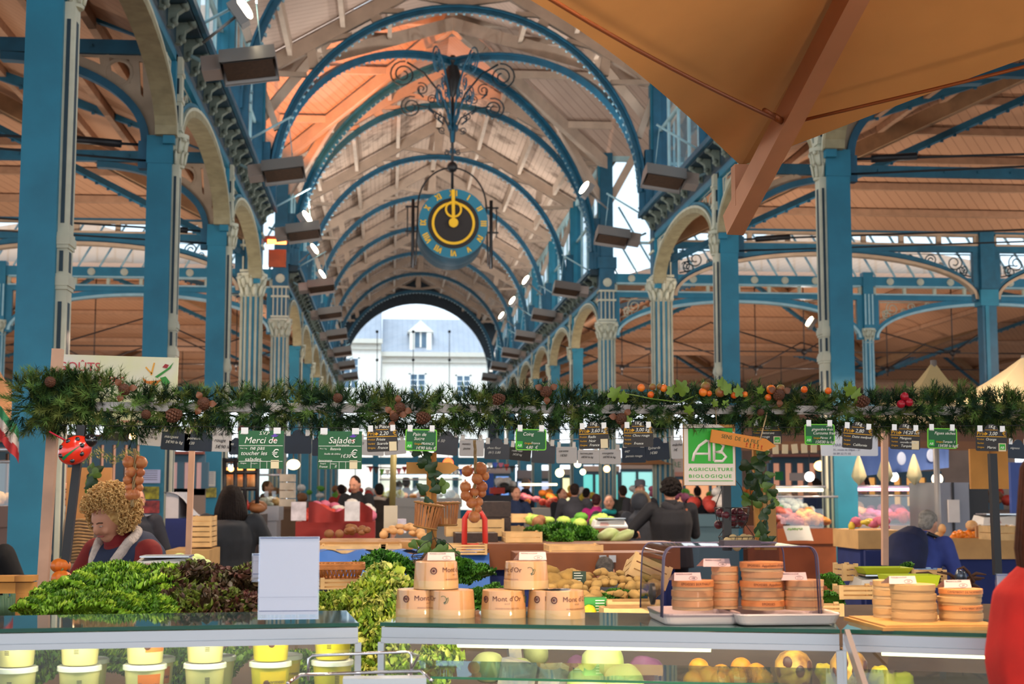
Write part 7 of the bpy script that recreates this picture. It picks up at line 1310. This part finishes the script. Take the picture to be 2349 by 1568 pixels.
flatcrate(812, 1260, 150, 18, 10.2, 'pale wooden crate under the bread table, left'); flatcrate(895, 1260, 50, 18, 10.2, 'small pale crate under the bread table, right'); flatcrate(1090, 1210, 130, 40, 11, 'pale crate behind the red hand truck', n=2); flatcrate(1180, 1222, 40, 30, 11.5, 'pale crate end right of the dark plastic crates')
for i, (y0_, y1_) in enumerate(((1150, 1185), (1186, 1222))): box_thing('plastic_crate', ('upper' if i == 0 else 'lower')+' dark brown plastic crate stacked right of the onion string', 'crate', 1103, y0_, 1172, y1_, 11.2, .4, mat('plastic_brown', '#3a2a24', .5, n=.4, ns=25))
box_thing('plastic_crate', 'wide dark plastic crate standing below the stacked pair', 'crate', 1045, 1222, 1142, 1248, 10.6, .4, MATS['plastic_brown'])
stall(728, 1002, 1243, 10.6, 'bread and cake table with wooden edge behind the wicker basket', mat('table_wood', '#b08048', .6, n=.2, ns=7), 'bcw', .9, dens=.25, size=.035, skirt=mat('table_grey', '#9a9a94', .6))
for i, px in enumerate((680, 725, 822, 868)): 
    p = at(px, 1208-(i % 2)*6, 11.2); tag(MB().box((0, 0, 0), (.17, .1, .05)).build('food_packet', mat('packet', '#e0d4cc', .5, c2=('#c0408c', '#a8c830')[i % 2], ns=16), loc=tuple(p)), ['white and magenta food packet at the left end of the bread table', 'white and lime food packet on the bread table beside the post', 'white and lime food packet in the middle of the bread table', 'white and magenta food packet toward the signpost'][i], 'packet').rotation_euler = (R(20), 0, R(10*i))
# blue tarpaulin
m = MB(); a, b = at(728, 1270, 9.8), at(1128, 1300, 9.8); m.grid(lambda u, v: Vector((a.x+(b.x-a.x)*u, 9.8-.03*math.sin(u*19)*(1-v)+.25*v, b.z-.5+(a.z-b.z+.5)*v+.015*math.sin(u*31))), 40, 8); m.grid(lambda u, v: Vector((a.x+(b.x-a.x)*u, 10.05+.5*v, a.z+.02*math.sin(u*27+v*4))), 40, 5); tag(m.build('tarpaulin', TARP, loc=((a.x+b.x)/2, 9.9, b.z)), 'crumpled bright blue tarpaulin over the table under the bread stall', 'tarpaulin')
t = thing('hand_truck', 'red tubular hand truck standing behind the onion string', 'hand truck', tuple(at(1090, 1300, 10.3)), 0, world=True); m = MB(); m.tube([at(1064, 1330, 10.3), at(1066, 1188, 10.3), at(1074, 1176, 10.3), at(1104, 1176, 10.3), at(1112, 1190, 10.3), at(1115, 1330, 10.3)], .02, 8); m.tube([at(1066, 1250, 10.3), at(1114, 1250, 10.3)], .015, 6); m.build('frame', mat('truck_red', '#b82c20', .4), t)
heads('d', 'leafy_greens', [(1235, 1222, 10.9, 1.1), (1268, 1216, 11, 1.2), (1305, 1218, 11, 1.2), (1340, 1222, 10.9, 1.0), (1290, 1232, 10.7, 1.1)], lambda i, x, y: 'bushy bunch of green carrot tops on the brown counter', 'carrot-top bunches on the brown counter', 'greens')
round_things('chinese_cabbage', ballp('chinese_cabbage', .09, mat('cabbage_pale', '#c4d490', .5, n=.25, ns=9), .15, (1.8, 1, .6)), [(1395, 1228, 10.9, 1), (1425, 1232, 10.8, .8)], '', 'cabbage', None, ['pale long cabbage at the end of the carrot tops, bigger', 'pale long cabbage at the end of the carrot tops, smaller'])
stall(1190, 1440, 1212, 14.5, 'stall with wooden trays of roots in front of the grey-sweater man', BRW, 'bcgl', .8, dens=.8, size=.07); scale(1398, 1210, 13.8, .9, 'grey scale with green label in front of the turquoise scarf', None); p = at(1398, 1200, 13.7); tag(MB().box((0, 0, 0), (.16, .02, .13)).build('label_card', GOODS['l'], loc=tuple(p)), 'lime green card on the scale by the turquoise scarf', 'card')
# left middle distance
stall(380, 480, 1262, 11, 'crate table with cabbages left of the dark-haired woman', mat('crate_table', '#b8935c', .7, n=.2, ns=6), 'l', .7, dens=.1, size=.09)
for i in range(3): flatcrate(460, 1195+i*24, 46, 22, 11.3, f'pale crate in the stack behind the dark-haired woman, {["top", "middle", "bottom"][i]}')
t = thing('draped_cart', 'white cloth-covered cart with navy side right of the second column', 'cart', tuple(at(405, 1250, 14)), 0, world=True); a, b = at(378, 1250, 14), at(436, 1188, 14); MB().bb((a.x, 14, a.z-.3), (b.x, 14.8, b.z)).build('navy_side', NVY, t); c = at(378, 1128, 14); m = MB(); m.grid(lambda u, v: Vector((a.x-.03+(b.x-a.x+.06)*v, 13.97+.8*u, b.z+(c.z-b.z)*(math.sin(math.pi*min(1, u*.5+.5-.5*v*.0))*(1-.9*v**3)))), 8, 12); m.bb((a.x, 14, b.z), (a.x+.12, 14.7, c.z)); m.build('white_cover', mat('cover_cloth', '#b4b6bc', .8, n=.15, ns=5), t)
def poster(px, py, w_, h_, Y, c, label, c2=None, lines=0, txt=None):
    k = Y/3300; p = at(px, py, Y); t = thing('poster', label, 'poster', tuple(p)); MB().box((0, 0, 0), (w_*k, .006, h_*k)).build('sheet', mat('sheet'+c+str(c2), c, .6, c2=c2, ns=9) if c2 else mat('sheet'+c, c, .6), t, rel=False)
    if lines:
        m = MB(); [m.bb((-w_*k*.4, -.006, h_*k*(.4-.8*i/lines)-.004), (w_*k*.35, -.003, h_*k*(.4-.8*i/lines)+.004)) for i in range(lines)]; m.build('print', mat('print_grey', '#6a6a80', .7), t, rel=False)
    if txt: text(txt, h_*k*.5, mat('print_green2', '#2c7a4a', .6), t, (-w_*k*.4, -.006, -h_*k*.2))
    return t
YP = 17.8
poster(346, 1092, 42, 30, YP, '#b8bede', 'pale lilac calendar sheet, topmost paper on the second column', lines=5); poster(344, 1130, 40, 28, YP, '#2c3020', 'dark and yellow poster below the calendar on the second column', '#b8b030'); poster(344, 1162, 42, 28, YP, '#30242a', 'red and dark poster, third paper on the second column', '#c04a48'); poster(340, 1202, 28, 44, YP, '#c8c4cc', 'white notice with yellow edge, lowest paper on the second column', lines=7); poster(326, 1202, 8, 44, YP-.01, '#c8b860', 'yellow strip beside the lowest notice on the second column')
YP = 23.8
poster(482, 1098, 24, 34, YP, '#b8b8b0', 'white notice on the third column', lines=6); poster(481, 1129, 30, 22, YP, '#3c3c22', 'dark and yellow poster below the notice on the third column', '#a8a040')
stall(515, 600, 1180, 16, 'black-framed heated cabinet of roast meats behind the dark-haired woman', mat('oven_black', '#2a1c18', .5), 'rbo', .8, dens=1.5, size=.09)
t = thing('rotisserie', 'black iron rotisserie frame glowing orange behind the dark-haired woman', 'rotisserie', tuple(at(553, 1180, 16.3)), 0, world=True); m = MB()
for x_ in (515, 540, 562, 590): m.tube([at(x_, 1180, 16.3), at(x_, 1050, 16.3)], .025, 5)
for y_ in (1056, 1083, 1120): m.tube([at(515, y_, 16.3), at(590, y_, 16.3)], .025, 5)
m.build('frame', BLACK, t); a, b = at(517, 1080, 16.35), at(588, 1072, 16.35); MB().bb((a.x, 16.35, a.z), (b.x, 16.4, b.z)).build('heating_bar', glow('heat_bar', '#ff9a50', 3.5), t); m = MB()
for i in range(5): m.ball(at(524+i*14, 1100+rnd.uniform(-4, 4), 16.5), (.06, .06, .10), 8, 6)
m.build('roast', GOODS['c'], t)
for i in range(4): box_thing('foam_box', f'white box with dark print stacked right of the rotisserie, {["top", "second", "third", "lowest"][i]} one', 'box', 641, 1087+i*19, 674, 1104+i*19, 17, .4, mat('box_print', '#c8bca8', .6, c2='#a09888', ns=5))
stall(590, 640, 1160, 18, 'glass-fronted stall left of the white boxes', STAIN, 'wcb', .8, glass=True); stall(678, 860, 1196, 15.5, 'long stall draped in red behind the bread table', RED, 'rdwp', .8, size=.07, rise=.12)
m = MB(); a, b = at(706, 1198, 15.2), at(855, 1150, 15.2); m.grid(lambda u, v: Vector((a.x+(b.x-a.x)*u, 15.3-.05*math.sin(u*14), a.z+(b.z-a.z)*v*(.75+.25*math.sin(u*9+1)))), 24, 5); tag(m.build('red_cloth', RED, loc=tuple(a)), 'red cloth hung along the stall before the bearded man', 'cloth')
poster(808, 1172, 34, 44, 15.1, '#a8a8ac', 'crinkled silver foil panel before the bearded man', '#c8c8cc'); poster(685, 1172, 34, 42, 14.4, '#a8a4ac', 'clear plastic bag with violet print left of the red cloth', '#d8d4dc'); box_thing('sack', 'tall cream paper sack left of the hanging baskets', 'sack', 880, 1160, 912, 1222, 12, .25, mat('sack_cream', '#cfc4ac', .8, n=.1)); box_thing('carton', 'violet-edged white carton beside the cream sack', 'carton', 912, 1190, 932, 1222, 11.8, .15, mat('carton_violet', '#b8b0c4', .6, c2='#e0dce4', ns=9))
stall(870, 1060, 1142, 30, 'lit glass cheese counter far behind the signpost', mat('far_white', '#b8b4ac', .5), 'ycwo', 1.0, lamp='#dff4ff', glass=True, size=.09); m = MB(); m.tube([at(900, 1160, 14), at(903, 1040, 14)], .03, 8); tag(m.build('parasol_pole', mat('pole_khaki', '#7a7040', .6), loc=tuple(at(900, 1160, 14))), 'khaki parasol pole between the bearded man and the signpost', 'pole')
stall(1085, 1190, 1135, 33, 'far shop counter with red and blue crates right of the onion string', mat('far_slate', '#4a4a50', .6), 'ruwd', 1.0, size=.12, rise=.3); box_thing('blue_panel', 'bright blue panel behind the onion string', 'panel', 1112, 1085, 1132, 1135, 32, .3, mat('cobalt', '#1c50a8', .5)); box_thing('red_crate', 'red crate stack right of the bright blue panel', 'crate', 1126, 1118, 1158, 1132, 31, .5, GOODS['r'])
stall(1190, 1290, 1165, 28, 'fruit stall behind the navy-jacket woman', mat('far_white2', '#a8a49c', .5), 'oyrpw', .9, size=.08, rise=.2, lamp='#ffe0b0')
# far shops with lit teal and warm windows
def shop(px0, px1, py0, py1, Y, c, s, label, fascia=None, sign=None, fc='#b8a8a0'):
    t = thing('lit_shopfront', label, 'shopfront', tuple(at((px0+px1)/2, py1, Y)), 0, world=True); a, b = at(px0, py1, Y), at(px1, py0, Y); MB().bb((a.x, Y+.1, a.z), (b.x, Y+.15, b.z)).build('lit_pane', glow('pane'+c, c, s), t)
    m = MB(); n = max(2, int((px1-px0)/26)); [m.bb((a.x+(b.x-a.x)*i/n-.05, Y, a.z), (a.x+(b.x-a.x)*i/n+.05, Y+.12, b.z)) for i in range(n+1)]; m.bb((a.x, Y, b.z), (b.x, Y+.12, b.z+.12)); m.bb((a.x, Y, a.z-.1), (b.x, Y+.12, a.z)); m.build('frame', mat('shop_frame', '#3a5a6c', .5), t); MB().bb((a.x, Y, 0), (b.x, Y+.2, a.z)).build('base', mat('shop_base', '#7a6a60', .7), t)
    if fascia: f = at(px0, fascia, Y); MB().bb((a.x, Y-.15, b.z+.12), (b.x, Y, f.z)).build('fascia', mat('fascia'+fc, fc, .6), t)
    if sign: text(sign, .42, mat('sign_ink', '#3a3038', .6), t, Vector(at(px0+8, py0-6, Y-.2))-Vector(t['_o']), ext=.01)
shop(1100, 1170, 1092, 1150, 60, '#7aa8f0', 1.0, 'bluish lit shopfront right of the onion string', 1072); shop(1185, 1262, 1104, 1150, 58, '#b8c8e8', .9, 'shopfront with grey fascia and red dot behind the navy jacket', 1078, fc='#8c8488'); p = at(1205, 1078, 57.7); tag(MB().ball((0, 0, 0), (.11, .03, .11), 12, 8).build('red_disc', RED, loc=tuple(p)), 'round red disc on the grey shop fascia', 'sign')
shop(1266, 1310, 1096, 1150, 56, '#f4e8b0', 1.2, 'warm yellow lit shopfront above the black-clad woman', 1075); shop(1335, 1420, 1088, 1150, 55, '#6ad0c8', .95, 'teal lit shopfront above the grey-sweater man', 1068, 'Brasserie'[:0] or None, '#c4b0a0'); shop(1424, 1500, 1082, 1150, 57, '#9ae0dc', .9, 'pale teal shopfront above the man in the hat', 1062, fc='#b09c90')
shop(1540, 1660, 1100, 1160, 50, '#e8a070', .8, 'peach lit stall behind the AB sign', 1060, fc='#c08a78'); poster(1556, 1064, 34, 36, 40, '#d0b4a4', 'pale fascia board with green letters left of the AB sign', txt='RE')
p = at(1552, 1093, 39); tag(MB().ball((0, 0, 0), (.22, .22, .13), 14, 10).build('paper_lantern', glow('lantern_red', '#ff4a22', 1.6), loc=tuple(p)), 'glowing orange-red lantern left of the AB sign', 'lantern')
m = MB(); a = at(1480, 1065, 30); m.lathe([(.5, 0), (.05, .22)], (a.x, 30, a.z), 14, sx=1.2); tag(m.build('straw_parasol', mat('straw_parasol', '#a8784a', .8), loc=tuple(a)), 'small straw-coloured parasol above the shopper in black jacket', 'parasol')
# bulbs and pendant lamps
for px, py, Y, r, c, s, lab in [(303, 1000, 9.5, .022, '#ffb878', 14, 'glaring warm bulb beside the petits pois tag'), (673, 1065, 14, .05, '#ffd090', 6, 'oval warm lamp between the two green chalkboards'), (1325, 1064, 30, .07, '#fff0b0', 8, 'round yellow bulb below the white tags'), (1337, 1082, 30, .06, '#fff0b0', 8, 'second round yellow bulb, lower'), (1284, 1084, 30, .09, '#ffe9a0', 8, 'cluster lamp glowing yellow above the black-clad woman'), (1392, 1075, 30, .07, '#ffb070', 10, 'orange glowing bulb above the magenta coat'), (1545, 1120, 22, .045, '#ffb870', 12, 'small orange bulb right of the black padded jacket'), (1028, 1062, 30, .11, '#ff5a28', 4, 'red-orange glow lamp right of the signpost arrow'), (1882, 1068, 22, .08, '#ffc070', 7, 'long warm lamp under the peach awning'), (1857, 1093, 20, .07, '#fff6ea', 5, 'white globe pendant over the profile shopper'), (2050, 1093, 20, .07, '#fff6ea', 4, 'white globe pendant under the blue awning'), (175, 1008, 12, .03, '#ffc890', 8, 'small warm bulb left of the ladybird ribbon'), (530, 1075, 15.5, .03, '#ffb060', 8, 'little orange lamp on the rotisserie'), (2150, 1098, 20, .08, '#ffe8c8', 4, 'white-lit globe near the dark fridge')]:
    p = at(px, py, Y); t = thing('hanging_bulb', lab, 'lamp', tuple(p)); MB().ball((0, 0, 0), (r*1.3 if 'oval' in lab or 'long' in lab else r, r, r), 12, 8).build('bulb', glow('bulb'+c, c, s), t, rel=False); MB().tube([(0, 0, r*.9), (0, 0, r+.25)], .006, 5).build('cord', BLACK, t, rel=False)
# added warm fill lights over the stalls, with no lamps built for them
for px, Y, z, pw, c in [(250, 8.2, 2.6, 26, (1, .74, .5)), (530, 10.0, 3.2, 22, (1, .78, .58)), (900, 8.5, 3.0, 45, (1, .8, .6)), (1450, 8.5, 3.0, 50, (1, .8, .6)), (2150, 9.5, 3.0, 55, (1, .76, .52)), (1000, 14, 3.4, 90, (1, .8, .62)), (1500, 14, 3.4, 90, (1, .78, .6)), (2110, 15.0, 3.1, 90, (1, .72, .5)), (2150, 16.5, 3.0, 90, (1, .72, .5)), (700, 20, 3.6, 110, (1, .76, .6)), (1300, 21, 3.6, 110, (1, .8, .66)), (200, 13, 3.0, 60, (1, .66, .46)), (900, 5.0, 2.9, 12, (1, .84, .66)), (330, 5.1, 2.7, 16, (1, .88, .7))]:
    p = at(px, 1000, Y); area('stall_fill_light', (p.x, Y, z), (p.x, Y+.2, 0), .35, pw, c)
# right side: fish counter, butcher, awning, fruit stall
stall(1783, 1925, 1212, 17, 'brown wooden fish counter heaped with lit seafood', mat('fish_wood', '#8a4a26', .5, n=.2, ns=4), 'roygwp', 1.6, dens=2, size=.055, lamp='#fff0c8', glass=True, rise=.28)
t = thing('white_banner', 'white curved banner with green print hung on the fish counter', 'banner', tuple(at(1826, 1240, 16.6)), 0, world=True); a, b = at(1797, 1240, 16.6), at(1856, 1206, 16.6); m = MB(); m.grid(lambda u, v: Vector((a.x+(b.x-a.x)*u+.05*(1-v), 16.6-.06*math.sin(math.pi*u), a.z+(b.z-a.z)*v+.03*u*(1-u))), 10, 3); m.build('cloth', mat('banner_white', '#c8ccc8', .8), t); m = MB(); [m.tube([at(1806+9*i+8*q/5, 1213+3*math.sin(q*2+i), 16.42) for q in range(6)], .006, 4) for i in range(4)]; m.build('green_print', GOODS['g'], t)
stall(1968, 2145, 1205, 18, 'butcher display with pink tube light behind the pinkish post', mat('butcher_steel', '#8a8484', .4), 'pwrcp', 1.2, dens=1.2, size=.08, glass=True, lamp='#ffb8e0', rise=.15); stall(1968, 2070, 1216, 13.8, 'pale plank stall end before the butcher display', mat('plank_pale', '#c8a068', .7, n=.2, ns=5), 'yp', .8, dens=.6, skirt=NVY)
t = thing('blue_awning', 'blue fabric awning with round white emblems at the butcher stall', 'awning', tuple(at(2070, 1080, 19)), 0, world=True); P = [at(1965, 1022, 19), at(2178, 1030, 18), at(2178, 1072, 17.6), at(1968, 1092, 18.6)]
m = MB(); m.grid(lambda u, v: (P[0]*(1-u)+P[1]*u)*(1-v)+(P[3]*(1-u)+P[2]*u)*v+Vector((0, .03*math.sin(u*40), 0)), 40, 4); m.build('fabric', mat('awning_blue', '#4a68a8', .8, n=.15, ns=3), t)
for px, py in ((2068, 1051), (2136, 1044)): MB().ball(at(px, py, 17.9), (.06, .01, .085), 14, 8).build('emblem', mat('emblem_white', '#9cacc8', .7), t)
for px, Y in ((1975, 16), (2035, 15), (2102, 15.5)):
    a = at(px, 1050, Y); b = at(px-4, 1112, Y); m = MB(); m.lathe([(.004, 0), (.05, .05), (.075, .10), (.05, .2), (.022, .30), (.008, .34)], (b.x, Y, b.z), 16, flute=.2, nf=4); tag(m.build('folded_parasol', mat('parasol_cream', '#b4b08c', .8, n=.12), loc=tuple(b)), {1975: 'cream cloth tip hanging at the left of the blue awning', 2035: 'cream cloth tip hanging behind the pinkish post', 2102: 'largest cream cloth tip before the blue awning'}[px], 'cloth')
shop(1770, 1905, 1062, 1150, 27, '#e8a080', .55, 'peach-walled stall behind the fish counter', 1042, fc='#b87a6c'); shop(1960, 2160, 1095, 1160, 26, '#f0a858', .8, 'orange-lit butcher stall interior under the blue awning'); poster(1787, 1091, 20, 20, 25, '#2f8a44', 'small green square sign on the peach wall'); poster(1830, 1093, 40, 18, 24, '#a09490', 'grey panel on the peach wall beside the globe pendant')
t = thing('refrigerator', 'tall grey and black refrigerator cabinet on the right', 'refrigerator', tuple(at(2210, 1260, 15)), 0, world=True); a, b = at(2150, 1215, 15), at(2222, 1106, 15); MB().bb((a.x, 15, 0), (b.x, 15.8, b.z)).build('steel_body', mat('fridge_grey', '#7a7c84', .4, metal=.4), t); c = at(2268, 1110, 15); MB().bb((b.x, 15.02, 0), (c.x, 15.8, c.z)).build('dark_side', BLACK, t); m = MB(); m.bb((a.x+.12, 14.97, a.z+.08), (b.x-.12, 15.0, a.z+.32)); m.build('notice', PAPR, t); m = MB(); m.bb(((a.x+b.x)/2-.01, 14.98, .1), ((a.x+b.x)/2+.01, 15.0, b.z)); m.build('door_gap', BLACK, t)
stall(2172, 2440, 1234, 12.2, 'pale plank fruit stall with clementines at the right edge', mat('plank_fruit', '#c89c62', .7, n=.2, ns=5), 'cwb', .5, dens=.25, size=.05, skirt=NVY)
round_things('clementine', ballp('clementine', .034, mat('clementine', '#f08418', .4), .03), [(2188+i*9.5, 1232-3*(i % 3), 12.3, 1) for i in range(10)]+[(2192+i*10, 1226-3*(i % 2), 12.45, 1) for i in range(8)], 'bright orange clementine in the row on the plank fruit stall', 'clementine', 'clementines on the fruit stall')
box_thing('paper_sheet', 'brown paper sheet propped beside the clementines', 'paper', 2240, 1205, 2280, 1232, 11.9, .03, mat('kraft', '#c08a5c', .8)); flatcrate(2320, 1222, 70, 34, 11.4, 'pale crate of fruit at the right end of the fruit stall'); scale(2290, 1206, 13, 1.1, 'steel-topped scale on the fruit stall behind the black pole', None)
box_thing('blue_curtain', 'blue plastic curtain at the far right edge', 'curtain', 2322, 1060, 2420, 1185, 13.5, .05, mat('curtain_blue', '#2c4894', .4, n=.3, ns=3))
for a_, b_, lab in ((at(1985, 1262, 12.8), at(2160, 1310, 12.8), 'navy cloth skirt behind the pinkish post'),): m = MB(); m.bb((a_.x, 12.8, b_.z-.8), (b_.x, 12.85, a_.z)); tag(m.build('navy_skirt', NVY, loc=tuple(a_)), lab, 'cloth')
# maraicher panel
p = at(1948, 1008, 9.4); k = 9.4/3300; t = thing('company_sign', 'pale blue-white panel with market gardener text and phone number', 'sign', tuple(p)); m = MB(); m.prism(rrect(136*k, 76*k, .01), MXZ(0), .01); m.build('panel', mat('panel_paleblue', '#b8bec8', .5), t, rel=False); 
for s_, y_, z_ in (('AYTRE', 16, 10), ('MARAICHER', -16, 10), ('31, route de Dijon - 21', -26, 7), ('06 89 32 71 02', -35, 7)): text(s_, z_*k, mat('ink_grey', '#6a6c80', .6), t, (-40*k, -.006, y_*k))
t = thing('hanging_tags', 'string of cream cloth tags under the far awning', 'bunting', tuple(at(1800, 1028, 13)), 0, world=True)
for i in range(7): p = at(1757+i*22, 1031-i*.8, 13); MB().box(p, (.055, .008, .085), Matrix.Rotation(R(-6+4*(i % 3)), 3, 'Y')).build('tag', mat('tag_cream', '#c4b494', .8), t)
# parasols and awnings over far stalls
def parasol(px, py, Y, px0, px1, pyb, label, mt, n=4):
    a = at(px, py, Y); l = at(px0, pyb, Y); r = at(px1, pyb, Y); W = (r.x-l.x)/2; cx = (l.x+r.x)/2; t = thing('parasol', label, 'parasol', (cx, Y+W*.3, 0), 0, world=True); m = MB(); N = 4
    cs = [Vector((cx-W, Y, l.z)), Vector((cx+W, Y, r.z)), Vector((cx+W, Y+1.6*W, l.z)), Vector((cx-W, Y+1.6*W, l.z))]; top_ = Vector((a.x, Y+.8*W, a.z+(a.z-1.6)*.8*W/Y))
    for i in range(4):
        p_, q_ = cs[i], cs[(i+1) % 4]; m.grid(lambda u, v, p_=p_, q_=q_: top_+((p_+(q_-p_)*u)-top_)*v+Vector((0, 0, -.12*math.sin(math.pi*v))), 9, 9)
        m.add([p_, q_, q_-Vector((0, 0, .12)), p_-Vector((0, 0, .12))], [(0, 1, 2, 3)])
    m.build('canopy', mt, t); m = MB(); m.tube([top_, (top_.x, top_.y, 0)], .03, 8); m.build('pole', GREYM, t)
PCR = mat('parasol_khaki', '#a89468', .85, n=.1, ns=2)
parasol(2172, 826, 12.5, 2062, 2262, 905, 'khaki parasol peak beyond the garland at the right', PCR); parasol(2450, 815, 9.5, 2160, 2700, 925, 'large pale parasol slanting in from the right edge', mat('parasol_pale', '#b8a684', .85, n=.1, ns=2)); parasol(-40, 835, 13.5, -230, 58, 935, 'brown-lined parasol at the left picture edge', mat('parasol_brown', '#a8805a', .85, n=.1, ns=2))
m = MB(); a = at(-20, 905, 10.5); 
t = thing('striped_bunting', 'green white and red striped cloth at the left picture edge', 'bunting', tuple(at(10, 985, 10.5)), 0, world=True)
for i, (c, mt) in enumerate((('g', mat('flag_green', '#3a8a5c', .8)), ('w', mat('flag_white', '#d0c4bc', .8)), ('r', mat('flag_red', '#b8383a', .8)))):
    m = MB(); q0, q1 = at(-25, 900+i*26, 10.5), at(44, 985+i*24, 10.5); dz = Vector((0, 0, -.085)); m.grid(lambda u, v: q0+(q1-q0)*u+dz*v+Vector((0, .02*math.sin(u*22), .01*math.sin(u*17))), 20, 3); m.build('stripe', mt, t)
# warm stall deep at the left
shop(-60, 60, 1040, 1140, 16, '#e09070', .5, 'pinkish lit stall at the left edge behind the first column', 1010, fc='#a05a44'); shop(135, 330, 1020, 1120, 18, '#e8a888', .55, 'pink lit stall behind the grey-haired man', 1000, fc='#8a4a38'); shop(385, 470, 1060, 1120, 22, '#d8a8a0', .5, 'pink lit stall between second and third columns', 1035, fc='#7a4034')
p = at(180, 1150, 9.2); tag(MB().box((0, 0, 0), (.07, .05, .9)).build('wooden_post', OAK, loc=tuple(p)), 'honey wooden post behind the blonde woman', 'post'); a, b = at(150, 1195, 9.4), at(255, 1072, 9.4); tag(MB().bb((a.x, 9.4, a.z), (b.x, 9.45, b.z)).build('wooden_panel', mat('panel_dark', '#a87440', .7, n=.25, ns=5), loc=tuple(a)), 'brown board behind the blonde woman and the ivy', 'board')
m = MB(); a, b = at(150, 1290, 8.8), at(215, 1195, 8.8)
for i in range(14): z = a.z+(b.z-a.z)*i/13; m.tube([(a.x, 8.8, z), ((a.x+b.x)/2, 8.76, z+.01), (b.x, 8.8, z)], .009, 5)
tag(m.build('wicker_screen', mat('wicker_grey', '#8a6a44', .8, n=.3, ns=20), loc=tuple(a)), 'woven wicker screen behind the leaning black pole', 'screen')
m = MB(); 
for i in range(420): p = at(170+i*.36, 1045+8*math.sin(i*.03)+rnd.uniform(-9, 9), 8.6); d = Vector((rnd.uniform(-1, 1), rnd.uniform(-1, .3), rnd.uniform(-1, 1))).normalized()*.03; s_ = Vector((.0012, 0, .0012)); m.cur = i % 3 == 0; m.add([p-s_, p+s_, p+d], [(0, 1, 2)])
tag(m.build('tinsel_garland', [mat('tinsel_green', '#4a6a2a', .3, metal=.3), mat('tinsel_gold', '#c8b060', .3, metal=.5)], loc=tuple(at(240, 1045, 8.6))), 'green and gold tinsel garland above the blonde woman', 'garland')
stall(-60, 75, 1160, 12.8, 'stall counter with pale goods at the left picture edge', mat('left_counter', '#8a6a5c', .6), 'cwp', .8, size=.07, glass=True)
# rows of stalls deep in the hall, so the floor is crowded
for i, (a_, b_, py, Y, g_, fr, lab) in enumerate([(600, 700, 1150, 33, 'rowb', '#8a6a50', 'far stall between left arcade columns and red drape'), (700, 880, 1148, 38, 'wrbg', '#6a5a58', 'far stall in the nave behind the bearded man'), (1240, 1420, 1150, 38, 'gwyo', '#7a7068', 'far stall in the nave behind the grey sweater'), (1440, 1600, 1152, 34, 'rgpw', '#6a6a70', 'far stall right of the nave behind the hat man'), (1640, 1790, 1156, 30, 'wrog', '#8a5a40', 'far stall between the AB sign and fish counter'), (1600, 1700, 1180, 22, 'rwg', '#5c7a84', 'grey-green covered stall behind the red onion basket'), (250, 360, 1160, 24, 'rpw', '#7a4a44', 'far stall behind the onion string on the left'), (360, 520, 1158, 30, 'wprb', '#8a6a64', 'far stall behind the covered cart'), (2240, 2420, 1170, 22, 'brw', '#5a4a44', 'far stall behind the refrigerator')]):
    stall(a_, b_, py, Y, lab, mat('stall_front'+fr, fr, .7), g_, 1.0, dens=.8, size=.11, rise=.25)
# coloured pennants across the far nave
t = thing('pennants', 'string of small red and green pennants across the far nave', 'bunting', tuple(at(960, 1075, 26)), 0, world=True)
for i in range(26): p = at(850+i*13, 1076+8*math.sin(i*.5), 26); m = MB(); m.add([p+Vector((-.05, 0, .06)), p+Vector((.05, 0, .06)), p+Vector((0, 0, -.07))], [(0, 1, 2)]); m.build('pennant', GOODS['rdgwup'[i % 6]], t)
m = MB(); m.tube([at(840, 1070, 26), at(1000, 1078, 26), at(1190, 1070, 26)], .01, 4); m.build('string', BLACK, t)
# entrance end of the hall behind the viewer
for s, x in ((-1, XL), (1, XR)):
    m = MB(); xo = x+s*AB*2; m.add([(x, -12, 7.2), (xo, -12, 7.2), (xo, 12, 7.2), (x, 12, 7.2)], [(0, 1, 2, 3)]); struct(f'ceiling_entrance_{SIDE[s]}', m, PEACH, f'boarded ceiling of the {SIDE[s]} side hall at the entrance end', 'ceiling')
m = MB()
for s, x in ((-1, XL), (1, XR)): slope(m, XC, RZ, x+s*.3, ZE-.1, -12, 14)
struct('ceiling_entrance_nave', m, BOARDN, 'boarded nave roof at the entrance end', 'ceiling')

t = thing('fabric_roof', 'brown fabric roof over the stalls behind the right-hand price signs', 'canopy', tuple(at(2050, 1000, 22)), 0, world=True); m = MB(); a, b = at(1700, 1012, 22), at(2480, 1012, 22); c = at(1850, 930, 26)
m.add([a, b, (b.x+1, 26, c.z), (a.x+1.2, 26, c.z)], [(0, 1, 2, 3)]); m.add([a, b, b-Vector((0, 0, .14)), a-Vector((0, 0, .14))], [(0, 1, 2, 3)]); m.build('fabric', mat('roof_fabric', '#8a6044', .85, n=.2, ns=2), t)
for f_ in (.05, .5, .95): m = MB(); q_ = a+(b-a)*f_; m.tube([(q_.x, 22, q_.z), (q_.x, 22, 0)], .035, 8); m.build('pole', GREYM, t)
